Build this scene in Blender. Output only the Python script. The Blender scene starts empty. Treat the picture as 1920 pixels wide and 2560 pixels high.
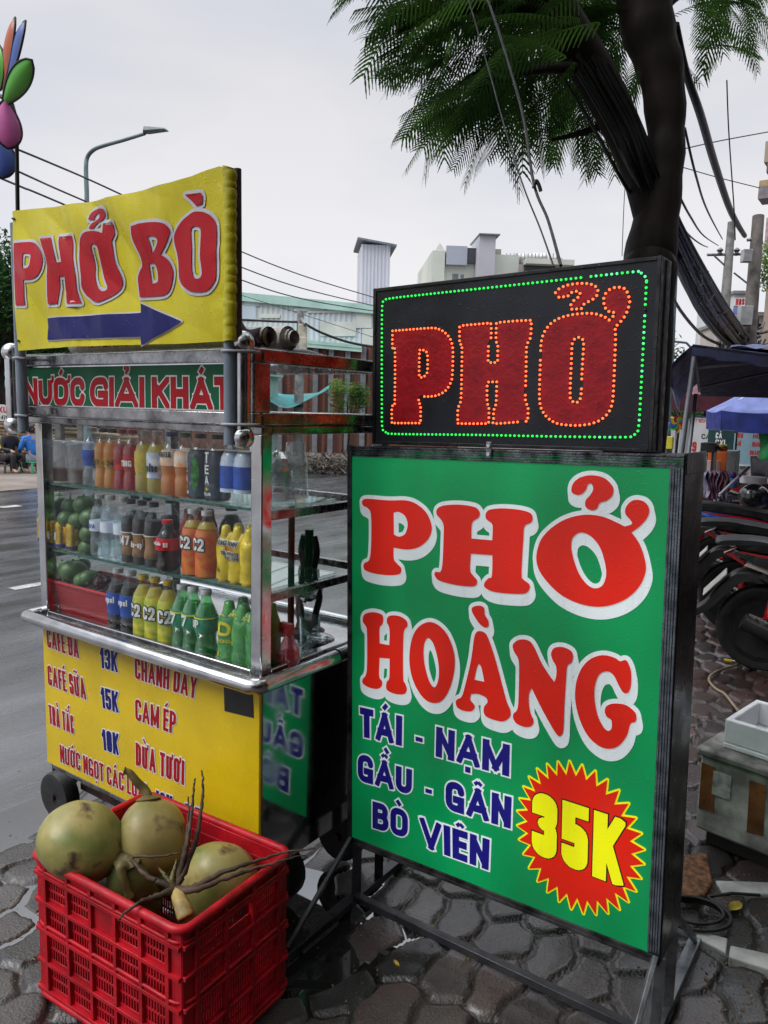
import bpy, math, random, unicodedata
import numpy as np
from mathutils import Vector, Matrix, noise
from mathutils.geometry import delaunay_2d_cdt
R = math.radians
S = bpy.context.scene
COL = S.collection
random.seed(7)
rng = np.random.default_rng(7)

# ------------------------------------------------------------------ camera
FPX, CX, CY, EYE = 1930.0, 960.0, 1280.0, 1.5
pitch, roll = R(7.55), R(1.4)
FW = Vector((0, math.cos(pitch), -math.sin(pitch)))
_r = Vector((1, 0, 0)); _u = _r.cross(FW)
RT = _r * math.cos(roll) + _u * math.sin(roll)
UP = -_r * math.sin(roll) + _u * math.cos(roll)
EYEP = Vector((0, 0, EYE))
cam_data = bpy.data.cameras.new('camera')
cam_data.sensor_fit = 'VERTICAL'; cam_data.sensor_height = 36.0
cam_data.lens = 36.0 * FPX / 2560.0
cam_data.clip_start = 0.05; cam_data.clip_end = 3000
cam = bpy.data.objects.new('camera', cam_data); COL.objects.link(cam)
cam.matrix_world = Matrix(((RT.x, UP.x, -FW.x, 0), (RT.y, UP.y, -FW.y, 0), (RT.z, UP.z, -FW.z, EYE), (0, 0, 0, 1)))
S.camera = cam

# ------------------------------------------------------------------ sky, sun, exposure
SUN_EL, SUN_AZ = R(48), R(-112)
world = bpy.data.worlds.new('World'); S.world = world; world.use_nodes = True
nt = world.node_tree; N = nt.nodes; L = nt.links
bg = N['Background']
sky = N.new('ShaderNodeTexSky'); sky.sky_type = 'NISHITA'; sky.sun_disc = False
sky.sun_elevation = SUN_EL; sky.sun_rotation = SUN_AZ
tc = N.new('ShaderNodeTexCoord')
mp = N.new('ShaderNodeMapping'); mp.inputs['Scale'].default_value = (1.0, 1.0, 2.6)
nz = N.new('ShaderNodeTexNoise'); nz.inputs['Scale'].default_value = 1.7; nz.inputs['Detail'].default_value = 5; nz.inputs['Roughness'].default_value = .5
rp = N.new('ShaderNodeValToRGB')
rp.color_ramp.elements[0].position = .34; rp.color_ramp.elements[0].color = (.54, .585, .675, 1)
rp.color_ramp.elements[1].position = .66; rp.color_ramp.elements[1].color = (.745, .735, .755, 1)
sx = N.new('ShaderNodeSeparateXYZ')
zr = N.new('ShaderNodeMapRange'); zr.inputs['From Min'].default_value = .45; zr.inputs['From Max'].default_value = .95
zr.inputs['To Min'].default_value = 1.0; zr.inputs['To Max'].default_value = 5.0
hr = N.new('ShaderNodeMapRange'); hr.inputs['From Min'].default_value = .0; hr.inputs['From Max'].default_value = .35
hr.inputs['To Min'].default_value = 1.2; hr.inputs['To Max'].default_value = 0.98
ml = N.new('ShaderNodeMath'); ml.operation = 'MULTIPLY'
sc1 = N.new('ShaderNodeVectorMath'); sc1.operation = 'SCALE'
sc2 = N.new('ShaderNodeVectorMath'); sc2.operation = 'SCALE'; sc2.inputs['Scale'].default_value = 10.0
mx = N.new('ShaderNodeMix'); mx.data_type = 'RGBA'; mx.inputs['Factor'].default_value = .96
L.new(tc.outputs['Generated'], mp.inputs['Vector']); L.new(mp.outputs['Vector'], nz.inputs['Vector'])
L.new(nz.outputs['Fac'], rp.inputs['Fac']); L.new(tc.outputs['Generated'], sx.inputs['Vector'])
L.new(sx.outputs['Z'], zr.inputs['Value']); L.new(sx.outputs['Z'], hr.inputs['Value'])
L.new(zr.outputs['Result'], ml.inputs[0]); L.new(hr.outputs['Result'], ml.inputs[1])
L.new(rp.outputs['Color'], sc1.inputs[0]); L.new(ml.outputs[0], sc1.inputs['Scale'])
L.new(sc1.outputs['Vector'], sc2.inputs[0])
L.new(sky.outputs['Color'], mx.inputs['A']); L.new(sc2.outputs['Vector'], mx.inputs['B'])
L.new(mx.outputs['Result'], bg.inputs['Color'])
bg.inputs['Strength'].default_value = 0.1
sl = bpy.data.lights.new('sun', 'SUN'); sl.energy = 1.5; sl.angle = R(30); sl.color = (1, .97, .93)
so = bpy.data.objects.new('sun', sl); COL.objects.link(so)
sd = Vector((math.sin(SUN_AZ) * math.cos(SUN_EL), math.cos(SUN_AZ) * math.cos(SUN_EL), math.sin(SUN_EL)))
so.rotation_euler = sd.to_track_quat('Z', 'Y').to_euler()
S.view_settings.view_transform = 'Standard'; S.view_settings.look = 'None'
S.view_settings.exposure = 0.15; S.view_settings.gamma = 1.0
try:
    S.cycles.max_bounces = 14; S.cycles.transparent_max_bounces = 40; S.cycles.transmission_bounces = 10
    S.cycles.sample_clamp_indirect = 6.0; S.cycles.use_denoising = True
    S.cycles.caustics_reflective = False; S.cycles.caustics_refractive = False
except Exception: pass

# ------------------------------------------------------------------ helpers: pixels of the photograph to points of the place
def ray(u, v): return FW + RT * ((u - CX) / FPX) - UP * ((v - CY) / FPX)
def gnd(u, v, z=0.0):
    d = ray(u, v); return EYEP + d * ((z - EYE) / d.z)
def at(u, v, depth): return EYEP + ray(u, v) * depth              # depth along the view axis
def frame(o, yaw): return Matrix.Translation(Vector(o)) @ Matrix.Rotation(yaw, 4, 'Z')
def loc(M, u, v, y=0.0):                                            # where a sight line meets the plane y of a frame
    I = M.inverted(); o = I @ EYEP; d = I.to_3x3() @ ray(u, v)
    p = o + d * ((y - o.y) / d.y); return p
def locx(M, u, v, x=0.0):
    I = M.inverted(); o = I @ EYEP; d = I.to_3x3() @ ray(u, v)
    return o + d * ((x - o.x) / d.x)

WM = {}
def thing(name, label, cat, M=None, group=None):
    o = bpy.data.objects.new(name, None); COL.objects.link(o); o.empty_display_size = .1
    M = M or Matrix(); o.location = M.to_translation(); o.rotation_euler = M.to_euler()
    WM[o.name] = M.copy(); o['label'] = label; o['category'] = cat
    if group: o['group'] = group
    return o
def tag(o, label, cat, group=None):
    o['label'] = label; o['category'] = cat
    if group: o['group'] = group
    return o
def struct(o): o['kind'] = 'structure'; return o
def stuff(o): o['kind'] = 'stuff'; return o
KIDS = {}
def dup(root, M, label, group=None, mats=None):
    def cp(o, par):
        c = o.copy(); COL.objects.link(c)
        if par: c.parent = par; KIDS.setdefault(par.name, []).append(c)
        if mats and c.data and c.data.materials and c.data.materials[0].name in mats:
            c.material_slots[0].link = 'OBJECT'; c.material_slots[0].material = mats[c.data.materials[0].name]
        for k in KIDS.get(o.name, []): cp(k, c)
        return c
    r = cp(root, None); r.location = M.to_translation(); r.rotation_euler = M.to_euler()
    WM[r.name] = M.copy(); r['label'] = label
    if group: r['group'] = group
    return r

class MB:
    def __init__(s): s.v = []; s.f = []
    def add(s, vs, fs):
        b = len(s.v); s.v += [tuple(p) for p in vs]; s.f += [tuple(i + b for i in f) for f in fs]; return s
    def box(s, c, d, M=None):
        x, y, z = d[0] / 2, d[1] / 2, d[2] / 2
        vs = [Vector((i * x, j * y, k * z)) for i in (-1, 1) for j in (-1, 1) for k in (-1, 1)]
        if M is not None: vs = [M @ p for p in vs]
        vs = [p + Vector(c) for p in vs]
        return s.add(vs, [(0, 1, 3, 2), (4, 6, 7, 5), (0, 4, 5, 1), (2, 3, 7, 6), (0, 2, 6, 4), (1, 5, 7, 3)])
    def bx(s, x0, x1, y0, y1, z0, z1): return s.box(((x0 + x1) / 2, (y0 + y1) / 2, (z0 + z1) / 2), (x1 - x0, y1 - y0, z1 - z0))
    def bar(s, a, b, w, h, up=(0, 0, 1)):                            # square bar from a to b
        a = Vector(a); b = Vector(b); d = (b - a); l = d.length; d.normalize()
        x = d.cross(Vector(up))
        if x.length < 1e-4: x = d.cross(Vector((1, 0, 0)))
        x.normalize(); z = x.cross(d)
        M = Matrix((x, d, z)).transposed()
        return s.box((a + b) / 2, (w, l, h), M)
    def tube(s, pts, r, seg=8, cap=True, closed=False, sq=None):
        P = [Vector(p) for p in pts]; n = len(P)
        rr = list(r) if isinstance(r, (list, tuple)) else [r] * n
        up = None; vs = []; fs = []
        for i in range(n):
            if closed: t = P[(i + 1) % n] - P[i - 1]
            else: t = P[min(i + 1, n - 1)] - P[max(i - 1, 0)]
            if t.length < 1e-9: t = Vector((0, 0, 1))
            t.normalize()
            if up is None:
                up = t.orthogonal().normalized()
                if abs(t.z) < .9: up = (Vector((0, 0, 1)) - t * t.z).normalized()
            else:
                up = up - t * up.dot(t)
                up = up.normalized() if up.length > 1e-6 else t.orthogonal().normalized()
            bn = t.cross(up)
            for k in range(seg):
                a = 2 * math.pi * k / seg
                q = up * math.cos(a) + bn * math.sin(a)
                if sq: q = up * math.cos(a) * sq + bn * math.sin(a)
                vs.append(P[i] + q * rr[i])
        for i in range(n if closed else n - 1):
            j = (i + 1) % n
            for k in range(seg):
                l = (k + 1) % seg
                fs.append((i * seg + k, i * seg + l, j * seg + l, j * seg + k))
        if cap and not closed:
            fs.append(tuple(range(seg - 1, -1, -1))); fs.append(tuple((n - 1) * seg + k for k in range(seg)))
        return s.add(vs, fs)
    def lathe(s, prof, seg=20, o=(0, 0, 0), M=None, fn=None):
        vs = []; fs = []; n = len(prof)
        for (r, z) in prof:
            for k in range(seg):
                a = 2 * math.pi * k / seg; q = r
                if fn: q = r * fn(a, z)
                vs.append(Vector((q * math.cos(a), q * math.sin(a), z)))
        if M is not None: vs = [M @ p for p in vs]
        vs = [p + Vector(o) for p in vs]
        for i in range(n - 1):
            for k in range(seg):
                l = (k + 1) % seg
                fs.append((i * seg + k, i * seg + l, (i + 1) * seg + l, (i + 1) * seg + k))
        if prof[0][0] > 1e-5: fs.append(tuple(range(seg - 1, -1, -1)))
        if prof[-1][0] > 1e-5: fs.append(tuple((n - 1) * seg + k for k in range(seg)))
        return s.add(vs, fs)
    def ball(s, c, r, seg=16, rings=10, M=None, fn=None):
        rx = r if isinstance(r, (tuple, list)) else (r, r, r)
        vs = []; fs = []
        for i in range(rings + 1):
            t = math.pi * i / rings
            for k in range(seg):
                a = 2 * math.pi * k / seg
                d = Vector((math.sin(t) * math.cos(a), math.sin(t) * math.sin(a), -math.cos(t)))
                q = fn(d) if fn else 1.0
                vs.append(Vector((d.x * rx[0], d.y * rx[1], d.z * rx[2])) * q)
        if M is not None: vs = [M @ p for p in vs]
        vs = [p + Vector(c) for p in vs]
        for i in range(rings):
            for k in range(seg):
                l = (k + 1) % seg
                fs.append((i * seg + k, i * seg + l, (i + 1) * seg + l, (i + 1) * seg + k))
        return s.add(vs, fs)
    def sheet(s, nx, ny, fn, thick=0.0, nrm=None):
        vs = [Vector(fn(i / nx, j / ny)) for j in range(ny + 1) for i in range(nx + 1)]
        fs = [(j * (nx + 1) + i, j * (nx + 1) + i + 1, (j + 1) * (nx + 1) + i + 1, (j + 1) * (nx + 1) + i) for j in range(ny) for i in range(nx)]
        if thick:
            n = Vector(nrm).normalized() * thick; m = len(vs)
            vs = vs + [p + n for p in vs]; fs = fs + [tuple(k + m for k in f[::-1]) for f in fs]
            bd = [i for i in range(nx + 1)] + [j * (nx + 1) + nx for j in range(1, ny + 1)] + [ny * (nx + 1) + i for i in range(nx - 1, -1, -1)] + [j * (nx + 1) for j in range(ny - 1, 0, -1)]
            for a, b in zip(bd, bd[1:] + bd[:1]): fs.append((b, a, a + m, b + m))
        return s.add(vs, fs)
    def build(s, name, mat, parent=None, smooth=None, bevel=0, world=False, origin=None, bseg=2):
        vs = s.v
        if world and parent is not None:
            I = WM[parent.name].inverted(); vs = [I @ Vector(p) for p in vs]
        if origin is not None:
            og = Vector(origin); vs = [Vector(p) - og for p in vs]
        me = bpy.data.meshes.new(name); me.from_pydata([tuple(p) for p in vs], [], s.f); me.update()
        o = bpy.data.objects.new(name, me); COL.objects.link(o); me.materials.append(mat)
        if origin is not None: o.location = origin
        if parent is not None: o.parent = parent; KIDS.setdefault(parent.name, []).append(o)
        if smooth:
            me.polygons.foreach_set('use_smooth', [True] * len(me.polygons))
            me.set_sharp_from_angle(angle=R(smooth))
        if bevel:
            b = o.modifiers.new('edge', 'BEVEL'); b.width = bevel; b.segments = bseg; b.limit_method = 'ANGLE'; b.angle_limit = R(40)
            if not smooth: me.polygons.foreach_set('use_smooth', [True] * len(me.polygons)); me.set_sharp_from_angle(angle=R(35))
        return o

def cr(pts, n=6, closed=False):
    """points; a third element True marks a corner; Catmull-Rom between the rest"""
    P = [(p[0], p[1], (len(p) > 2 and p[2])) for p in pts]; m = len(P); out = []
    for i in range(m if closed else m - 1):
        p1 = P[i]; p2 = P[(i + 1) % m]
        p0 = P[i - 1] if (closed or i > 0) else p1
        p3 = P[(i + 2) % m] if (closed or i + 2 < m) else p2
        if p1[2]: p0 = p1
        if p2[2]: p3 = p2
        k = 1 if (p1[2] and p2[2]) else n
        for j in range(k):
            t = j / k
            out.append(tuple(.5 * (2 * p1[a] + (p2[a] - p0[a]) * t + (2 * p0[a] - 5 * p1[a] + 4 * p2[a] - p3[a]) * t * t + (3 * p1[a] - p0[a] - 3 * p2[a] + p3[a]) * t ** 3) for a in (0, 1)))
    if not closed: out.append(P[-1][:2])
    return out
def cr3(pts, n=6):
    out = []; m = len(pts); P = [Vector(p) for p in pts]
    for i in range(m - 1):
        p1 = P[i]; p2 = P[i + 1]; p0 = P[max(i - 1, 0)]; p3 = P[min(i + 2, m - 1)]
        for j in range(n):
            t = j / n
            out.append(.5 * (2 * p1 + (p2 - p0) * t + (2 * p0 - 5 * p1 + 4 * p2 - p3) * t * t + (3 * p1 - p0 - 3 * p2 + p3) * t ** 3))
    out.append(P[-1]); return out
def parse(s):
    o = []
    for t in s.split():
        c = t.endswith('*'); x, y = t.rstrip('*').split(',')[:2]; o.append((float(x), float(y), c))
    return o
def trace(M, view, s, y=0.0, n=5):
    ox, oy, k = view; out = []
    for (x, v) in cr(parse(s), n, True):
        p = loc(M, ox + x * k, oy + v * k, y); out.append((p.x, p.z))
    return out
def inside(p, poly):
    x, y = p; c = False; j = len(poly) - 1
    for i in range(len(poly)):
        xi, yi = poly[i]; xj, yj = poly[j]
        if (yi > y) != (yj > y) and x < (xj - xi) * (y - yi) / (yj - yi) + xi: c = not c
        j = i
    return c
def fill(mb, loops, f, grid=0.0):
    """triangulated flat shape with holes, mapped through f(x, z)"""
    co = []; ed = []
    for l in loops:
        b = len(co); co += [Vector(p) for p in l]; ed += [(b + i, b + (i + 1) % len(l)) for i in range(len(l))]
    if grid:
        xs = [p[0] for p in loops[0]]; zs = [p[1] for p in loops[0]]
        x = min(xs)
        while x < max(xs):
            z = min(zs)
            while z < max(zs):
                if sum(inside((x, z), l) for l in loops) % 2: co.append(Vector((x, z)))
                z += grid
            x += grid
    r = delaunay_2d_cdt(co, ed, [], 0, 1e-6); vs = r[0]; fs = []
    for t in r[2]:
        c = sum((vs[i] for i in t), Vector((0, 0))) / len(t)
        if sum(inside(c, l) for l in loops) % 2: fs.append(tuple(t))
    mb.add([f(p.x, p.y, 0.0) for p in vs], fs)
def border(mb, loops, w, f, dx=0.0, dz=0.0):
    """a rim of width w round the loops: one quad per edge, one disc per corner, each a hair above the last"""
    k = 0
    for l in loops:
        n = len(l)
        for i in range(n):
            a = Vector(l[i]); b = Vector(l[(i + 1) % n]); d = b - a
            if d.length < 1e-7: continue
            d.normalize(); q = Vector((-d.y, d.x)) * w; o = Vector((dx, dz))
            k += 1; h = 1e-6 * (k % 97)
            mb.add([f(*(p + o), h) for p in (a - q, b - q, b + q, a + q)], [(0, 1, 2, 3)])
            k += 1; h = 1e-6 * (k % 97)
            mb.add([f(a.x + o.x + w * math.cos(t * math.pi / 6), a.y + o.y + w * math.sin(t * math.pi / 6), h) for t in range(12)], [tuple(range(12))])
def face(y):                                                        # lettering on the plane y of a part, lifted towards the viewer
    return lambda x, z, h=0.0: (x, y - h, z)

# stroke lettering -------------------------------------------------------------
GL = {
'A': "1.0|0,0 .5,1|.5,1 1,0|.18,.27 .82,.27", 'B': ".8|0,0 0,1|r0,1 .93,1 .93,.53 0,.53|r0,.53 1,.53 1,0 0,0", 'C': ".8|r1,.72 1,1 0,1 0,0 1,0 1,.28",
'D': ".82|0,0 0,1|r0,1 1,1 1,0 0,0", 'E': ".66|0,0 0,1|0,1 1,1|0,.53 .9,.53|0,0 1,0", 'F': ".64|0,0 0,1|0,1 1,1|0,.52 .88,.52",
'G': ".84|r1,.74 1,1 0,1 0,0 1,0 1,.2|1,0 1,.40|1,.40 .6,.40", 'H': ".82|0,0 0,1|1,0 1,1|0,.5 1,.5", 'I': ".0|0,0 0,1", 'J': ".6|r1,1 1,0 0,0 0,.3",
'K': ".84|0,0 0,1|1,1 .04,.36|.36,.6 1,0", 'L': ".62|0,1 0,0|0,0 1,0", 'M': "1.1|0,0 0,1|0,1 .5,.1|.5,.1 1,1|1,1 1,0", 'N': ".82|0,0 0,1|0,1 1,0|1,0 1,1",
'O': ".84|r0,.5 0,1 1,1 1,0 0,0 0,.5", 'P': ".78|0,0 0,1|r0,1 1,1 1,.45 0,.45", 'Q': ".84|r0,.5 0,1 1,1 1,0 0,0 0,.5|.6,.2 1,-.1", 'R': ".8|0,0 0,1|r0,1 1,1 1,.5 0,.5|.5,.5 1,0",
'S': ".78|r1,.7 1,1 0,1 0,.53 1,.47 1,0 0,0 0,.3", 'T': ".74|.5,0 .5,1|-.05,1 1.05,1", 'U': ".82|r0,1 0,0 1,0 1,1", 'V': "1.0|0,1 .5,0|.5,0 1,1",
'W': "1.2|0,1 .26,0|.26,0 .5,.9|.5,.9 .74,0|.74,0 1,1", 'X': ".84|0,0 1,1|0,1 1,0", 'Y': ".96|0,1 .5,.42|1,1 .5,.42|.5,.45 .5,0", 'Z': ".76|0,1 1,1|1,1 0,0|0,0 1,0",
'0': ".74|r0,.5 0,1 1,1 1,0 0,0 0,.5", '1': ".34|1,0 1,1|1,.95 0,.78", '2': ".74|r0,.7 0,1 1,1 1,.55|1,.58 0,0|0,0 1,0", '3': ".74|r0,.72 0,1 1,1 1,.53 .45,.53|r.45,.53 1,.53 1,0 0,0 0,.28",
'4': ".78|.78,0 .78,1|.78,1 0,.28|0,.28 1,.28", '5': ".74|0,1 1,1|0,1 0,.5|r0,.42 0,.62 1,.62 1,0 0,0 0,.26", '6': ".74|r1,.75 1,1 0,1 0,0 1,0 1,.55 0,.55", '7': ".72|0,1 1,1|1,1 .3,0",
'8': ".74|r.5,.53 0,.53 0,1 1,1 1,.53 0,.53 0,0 1,0 1,.53 .5,.53", '9': ".74|r0,.25 0,0 1,0 1,1 0,1 0,.45 1,.45", '-': ".4|0,.42 1,.42", '+': ".7|0,.45 1,.45|.5,.1 .5,.8", '.': ".0|0,-.02 0,.06", "'": ".0|0,.8 0,1",
'a': ".66|r0,.62 .95,.62 .95,.0|r.95,.35 0,.35 0,0 .95,0", 'c': ".58|r1,.42 1,.62 0,.62 0,0 1,0 1,.2", 'e': ".64|r0,.3 1,.3 1,.62 0,.62 0,0 .95,0", 'i': ".0|0,0 0,.62|0,.84 0,.96", 'k': ".6|0,0 0,1|.9,.62 .05,.22|.35,.4 1,0", 'l': ".0|0,0 0,1",
'n': ".6|0,0 0,.62|r0,.62 1,.62 1,0", 'o': ".66|r0,.3 0,.62 1,.62 1,0 0,0 0,.3", 'p': ".62|0,-.3 0,.62|r0,.62 1,.62 1,0 0,0", 's': ".54|r1,.5 1,.62 0,.62 0,.31 1,.31 1,0 0,0 0,.12", 'u': ".6|r0,.62 0,0 1,0|1,0 1,.62",
'v': ".62|0,.62 .5,0|.5,0 1,.62", 'w': ".9|0,.62 .26,0|.26,0 .5,.55|.5,.55 .74,0|.74,0 1,.62", ' ': ".22|"}
def fillet(P, r):
    out = [P[0]]; n = len(P); cl = (P[0] - P[-1]).length < 1e-6
    for i in range(1, n - 1):
        a = P[i - 1]; b = P[i]; c = P[i + 1]
        la = (a - b).length * (1 if (i == 1 and not cl) else .5); lc = (c - b).length * (1 if (i == n - 2 and not cl) else .5)
        q = min(r, la * .98, lc * .98)
        p0 = b + (a - b).normalized() * q; p2 = b + (c - b).normalized() * q
        for j in range(7):
            t = j / 6; t2 = t
            e = p0 * (1 - t) ** 2 + b * 2 * t * (1 - t) + p2 * t * t
            ar = b + ((p0 - b) + (p2 - b)) * 1.0
            # blend the parabola towards a true arc
            d = (e - ar); 
            if d.length > 1e-6: e = e * .4 + (ar + d.normalized() * q) * .6
            out.append(e)
    out.append(P[-1]); return out
def glyphs(text, t, cond):
    """centre lines of the strokes: list of (points, thickness, y range), and the width"""
    x = 0.0; out = []; gap = .075
    for ch in text:
        bar = ch in 'Đđ'
        base = 'D' if bar else ch
        dec = unicodedata.normalize('NFD', base); b = dec[0]; marks = dec[1:]
        sp = GL[b].split('|'); w = float(sp[0]) * cond
        if b == ' ': x += w + .1; continue
        x0 = x + t / 2; inw = max(0.0, w - t) if float(sp[0]) > .2 else w
        if float(sp[0]) > .2 and inw < t * .5: inw = t * .5
        up = .62 if b.islower() else 1.0
        for p in sp[1:]:
            if not p: continue
            rd = p[0] == 'r'; q = p[1:] if rd else p
            P = [Vector((x0 + float(a.split(',')[0]) * inw, t / 2 + float(a.split(',')[1]) * (1 - t))) for a in q.split()]
            if rd: P = fillet(P, max(.5 * inw, .16))
            out.append((P, t, -.4 if b in 'pQ' else 0.0, 1.0, x0 - t / 2, x0 + inw + t / 2))
        if b in 'AVWXYKMN':
            for q_ in range(1, 1 + sum(1 for p in sp[1:] if p)):
                g_ = out[-q_]; P_ = g_[0]
                if abs(P_[0].x - P_[-1].x) > .01 and abs(P_[0].y - P_[-1].y) > .01: out[-q_] = (P_, t * .84) + g_[2:]
        cx = x0 + inw / 2; m = t * .62; k = 0
        if bar: out.append(([Vector((x0 - t * .9, .5)), Vector((x0 + inw * .45, .5))], t * .55, 0, 1))
        for mk in marks:
            o = k * .1; u = up + .1 + k * .17
            if mk == '\u0301': out.append(([Vector((cx - .05 + o, u)), Vector((cx + .09 + o, u + .17))], m, -1, 2))
            if mk == '\u0300': out.append(([Vector((cx + .05 + o, u)), Vector((cx - .09 + o, u + .17))], m, -1, 2))
            if mk == '\u0309': out.append((fillet([Vector((cx - .08, u + .16)), Vector((cx - .06, u + .24)), Vector((cx + .09, u + .24)), Vector((cx + .09, u + .12)), Vector((cx, u + .08)), Vector((cx, u))], .06), m * .8, -1, 2))
            if mk == '\u0303': out.append((fillet([Vector((cx - .14, u + .02)), Vector((cx - .08, u + .12)), Vector((cx + .06, u + .02)), Vector((cx + .14, u + .12))], .06), m * .8, -1, 2))
            if mk == '\u0302': out.append(([Vector((cx - .12, u)), Vector((cx, u + .1))], m * .8, -1, 2)); out.append(([Vector((cx, u + .1)), Vector((cx + .12, u))], m * .8, -1, 2)); k += 1
            if mk == '\u0306': out.append((fillet([Vector((cx - .12, u + .12)), Vector((cx - .09, u)), Vector((cx + .09, u)), Vector((cx + .12, u + .12))], .08), m * .8, -1, 2)); k += 1
            if mk == '\u0323': out.append(([Vector((cx, -.24)), Vector((cx, -.24 + t * .8))], t * .8, -1, 2))
            if mk == '\u031b': out.append((fillet([Vector((x0 + inw, .84)), Vector((x0 + inw + t * .75, .88)), Vector((x0 + inw + t * .75, 1.08))], .06), t * .55, -1, 2))
        x += inw + t + gap * (1 if '\u031b' not in marks else 1.6)
    return out, x - gap
def clip(poly, lo, hi):
    for (s, k) in ((1, lo), (-1, -hi)):
        o = []
        for i in range(len(poly)):
            a = poly[i]; b = poly[(i + 1) % len(poly)]; da = s * a.y - k; db = s * b.y - k
            if da >= 0: o.append(a)
            if (da >= 0) != (db >= 0): o.append(a + (b - a) * (da / (da - db)))
        poly = o
        if len(poly) < 3: return []
    return poly
def clipx(p, lo, hi): return [Vector((q.y, q.x)) for q in clip([Vector((q.y, q.x)) for q in p], lo, hi)] if p else p
def textpolys(text, t=.2, cond=.62, b=0.0):
    gl, W = glyphs(text, t, cond); out = []
    for g_ in gl:
        P, th, lo, hi = g_[:4]; xl, xh = g_[4:6] if len(g_) > 4 else (-9e9, 9e9); xl -= b; xh += b
        h = th / 2 + b; n = len(P); lo2 = lo - b; hi2 = hi + b
        cl = (P[0] - P[-1]).length < 1e-6
        for i in range(n - 1):
            a = P[i]; c = P[i + 1]; d = c - a
            if d.length < 1e-6: continue
            d.normalize(); q = Vector((-d.y, d.x)) * h
            e0 = (th / 2 if lo > -.5 else 0) + b if (i == 0 and not cl) else 0; e1 = (th / 2 if lo > -.5 else 0) + b if (i == n - 2 and not cl) else 0
            if n == 2 and lo > -.5 and abs(d.x) > .1 and abs(d.y) > .1: e0 += h * abs(d.x / d.y) * .9 - th * .1; e1 += h * abs(d.x / d.y) * .9 - th * .1
            if n > 2 and not cl and lo > -.5: e0 -= th * .35 if i == 0 else 0; e1 -= th * .35 if i == n - 2 else 0
            a2 = a - d * e0; c2 = c + d * e1
            pl = clipx(clip([a2 - q, c2 - q, c2 + q, a2 + q], lo2, hi2), xl, xh)
            if pl: out.append(pl)
            if 0 < i or cl:
                pl = clip([a + Vector((math.cos(k * math.pi / 5), math.sin(k * math.pi / 5))) * h for k in range(10)], lo2, hi2)
                if pl: out.append(pl)
    return out, W
def textmesh(mb, text, f, t=.2, cond=.62, b=0.0, fit=None, sub=0):
    """fit maps (s in 0..1, cap heights) to the plane; f lifts the plane into the part"""
    pl, W = textpolys(text, t, cond, b); k = 0
    for p in pl:
        k += 1; h = 1e-6 * (k % 89)
        mb.add([f(*fit(q.x / W, q.y), h) for q in p], [tuple(range(len(p)))])
def quadfit(M, view, q, y=0.0):
    ox, oy, k = view; c = [loc(M, ox + a * k, oy + b * k, y) for a, b in q]; c = [Vector((p.x, p.z)) for p in c]  # TL TR BR BL
    return lambda s, h: (lambda a, b: tuple(a + (b - a) * h))(c[3].lerp(c[2], s) if 0 <= s <= 1 else c[3] + (c[2] - c[3]) * s, c[0].lerp(c[1], s) if 0 <= s <= 1 else c[0] + (c[1] - c[0]) * s)
def rectfit(x0, x1, z0, z1): return lambda s, h: (x0 + (x1 - x0) * s, z0 + (z1 - z0) * h)

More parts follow.
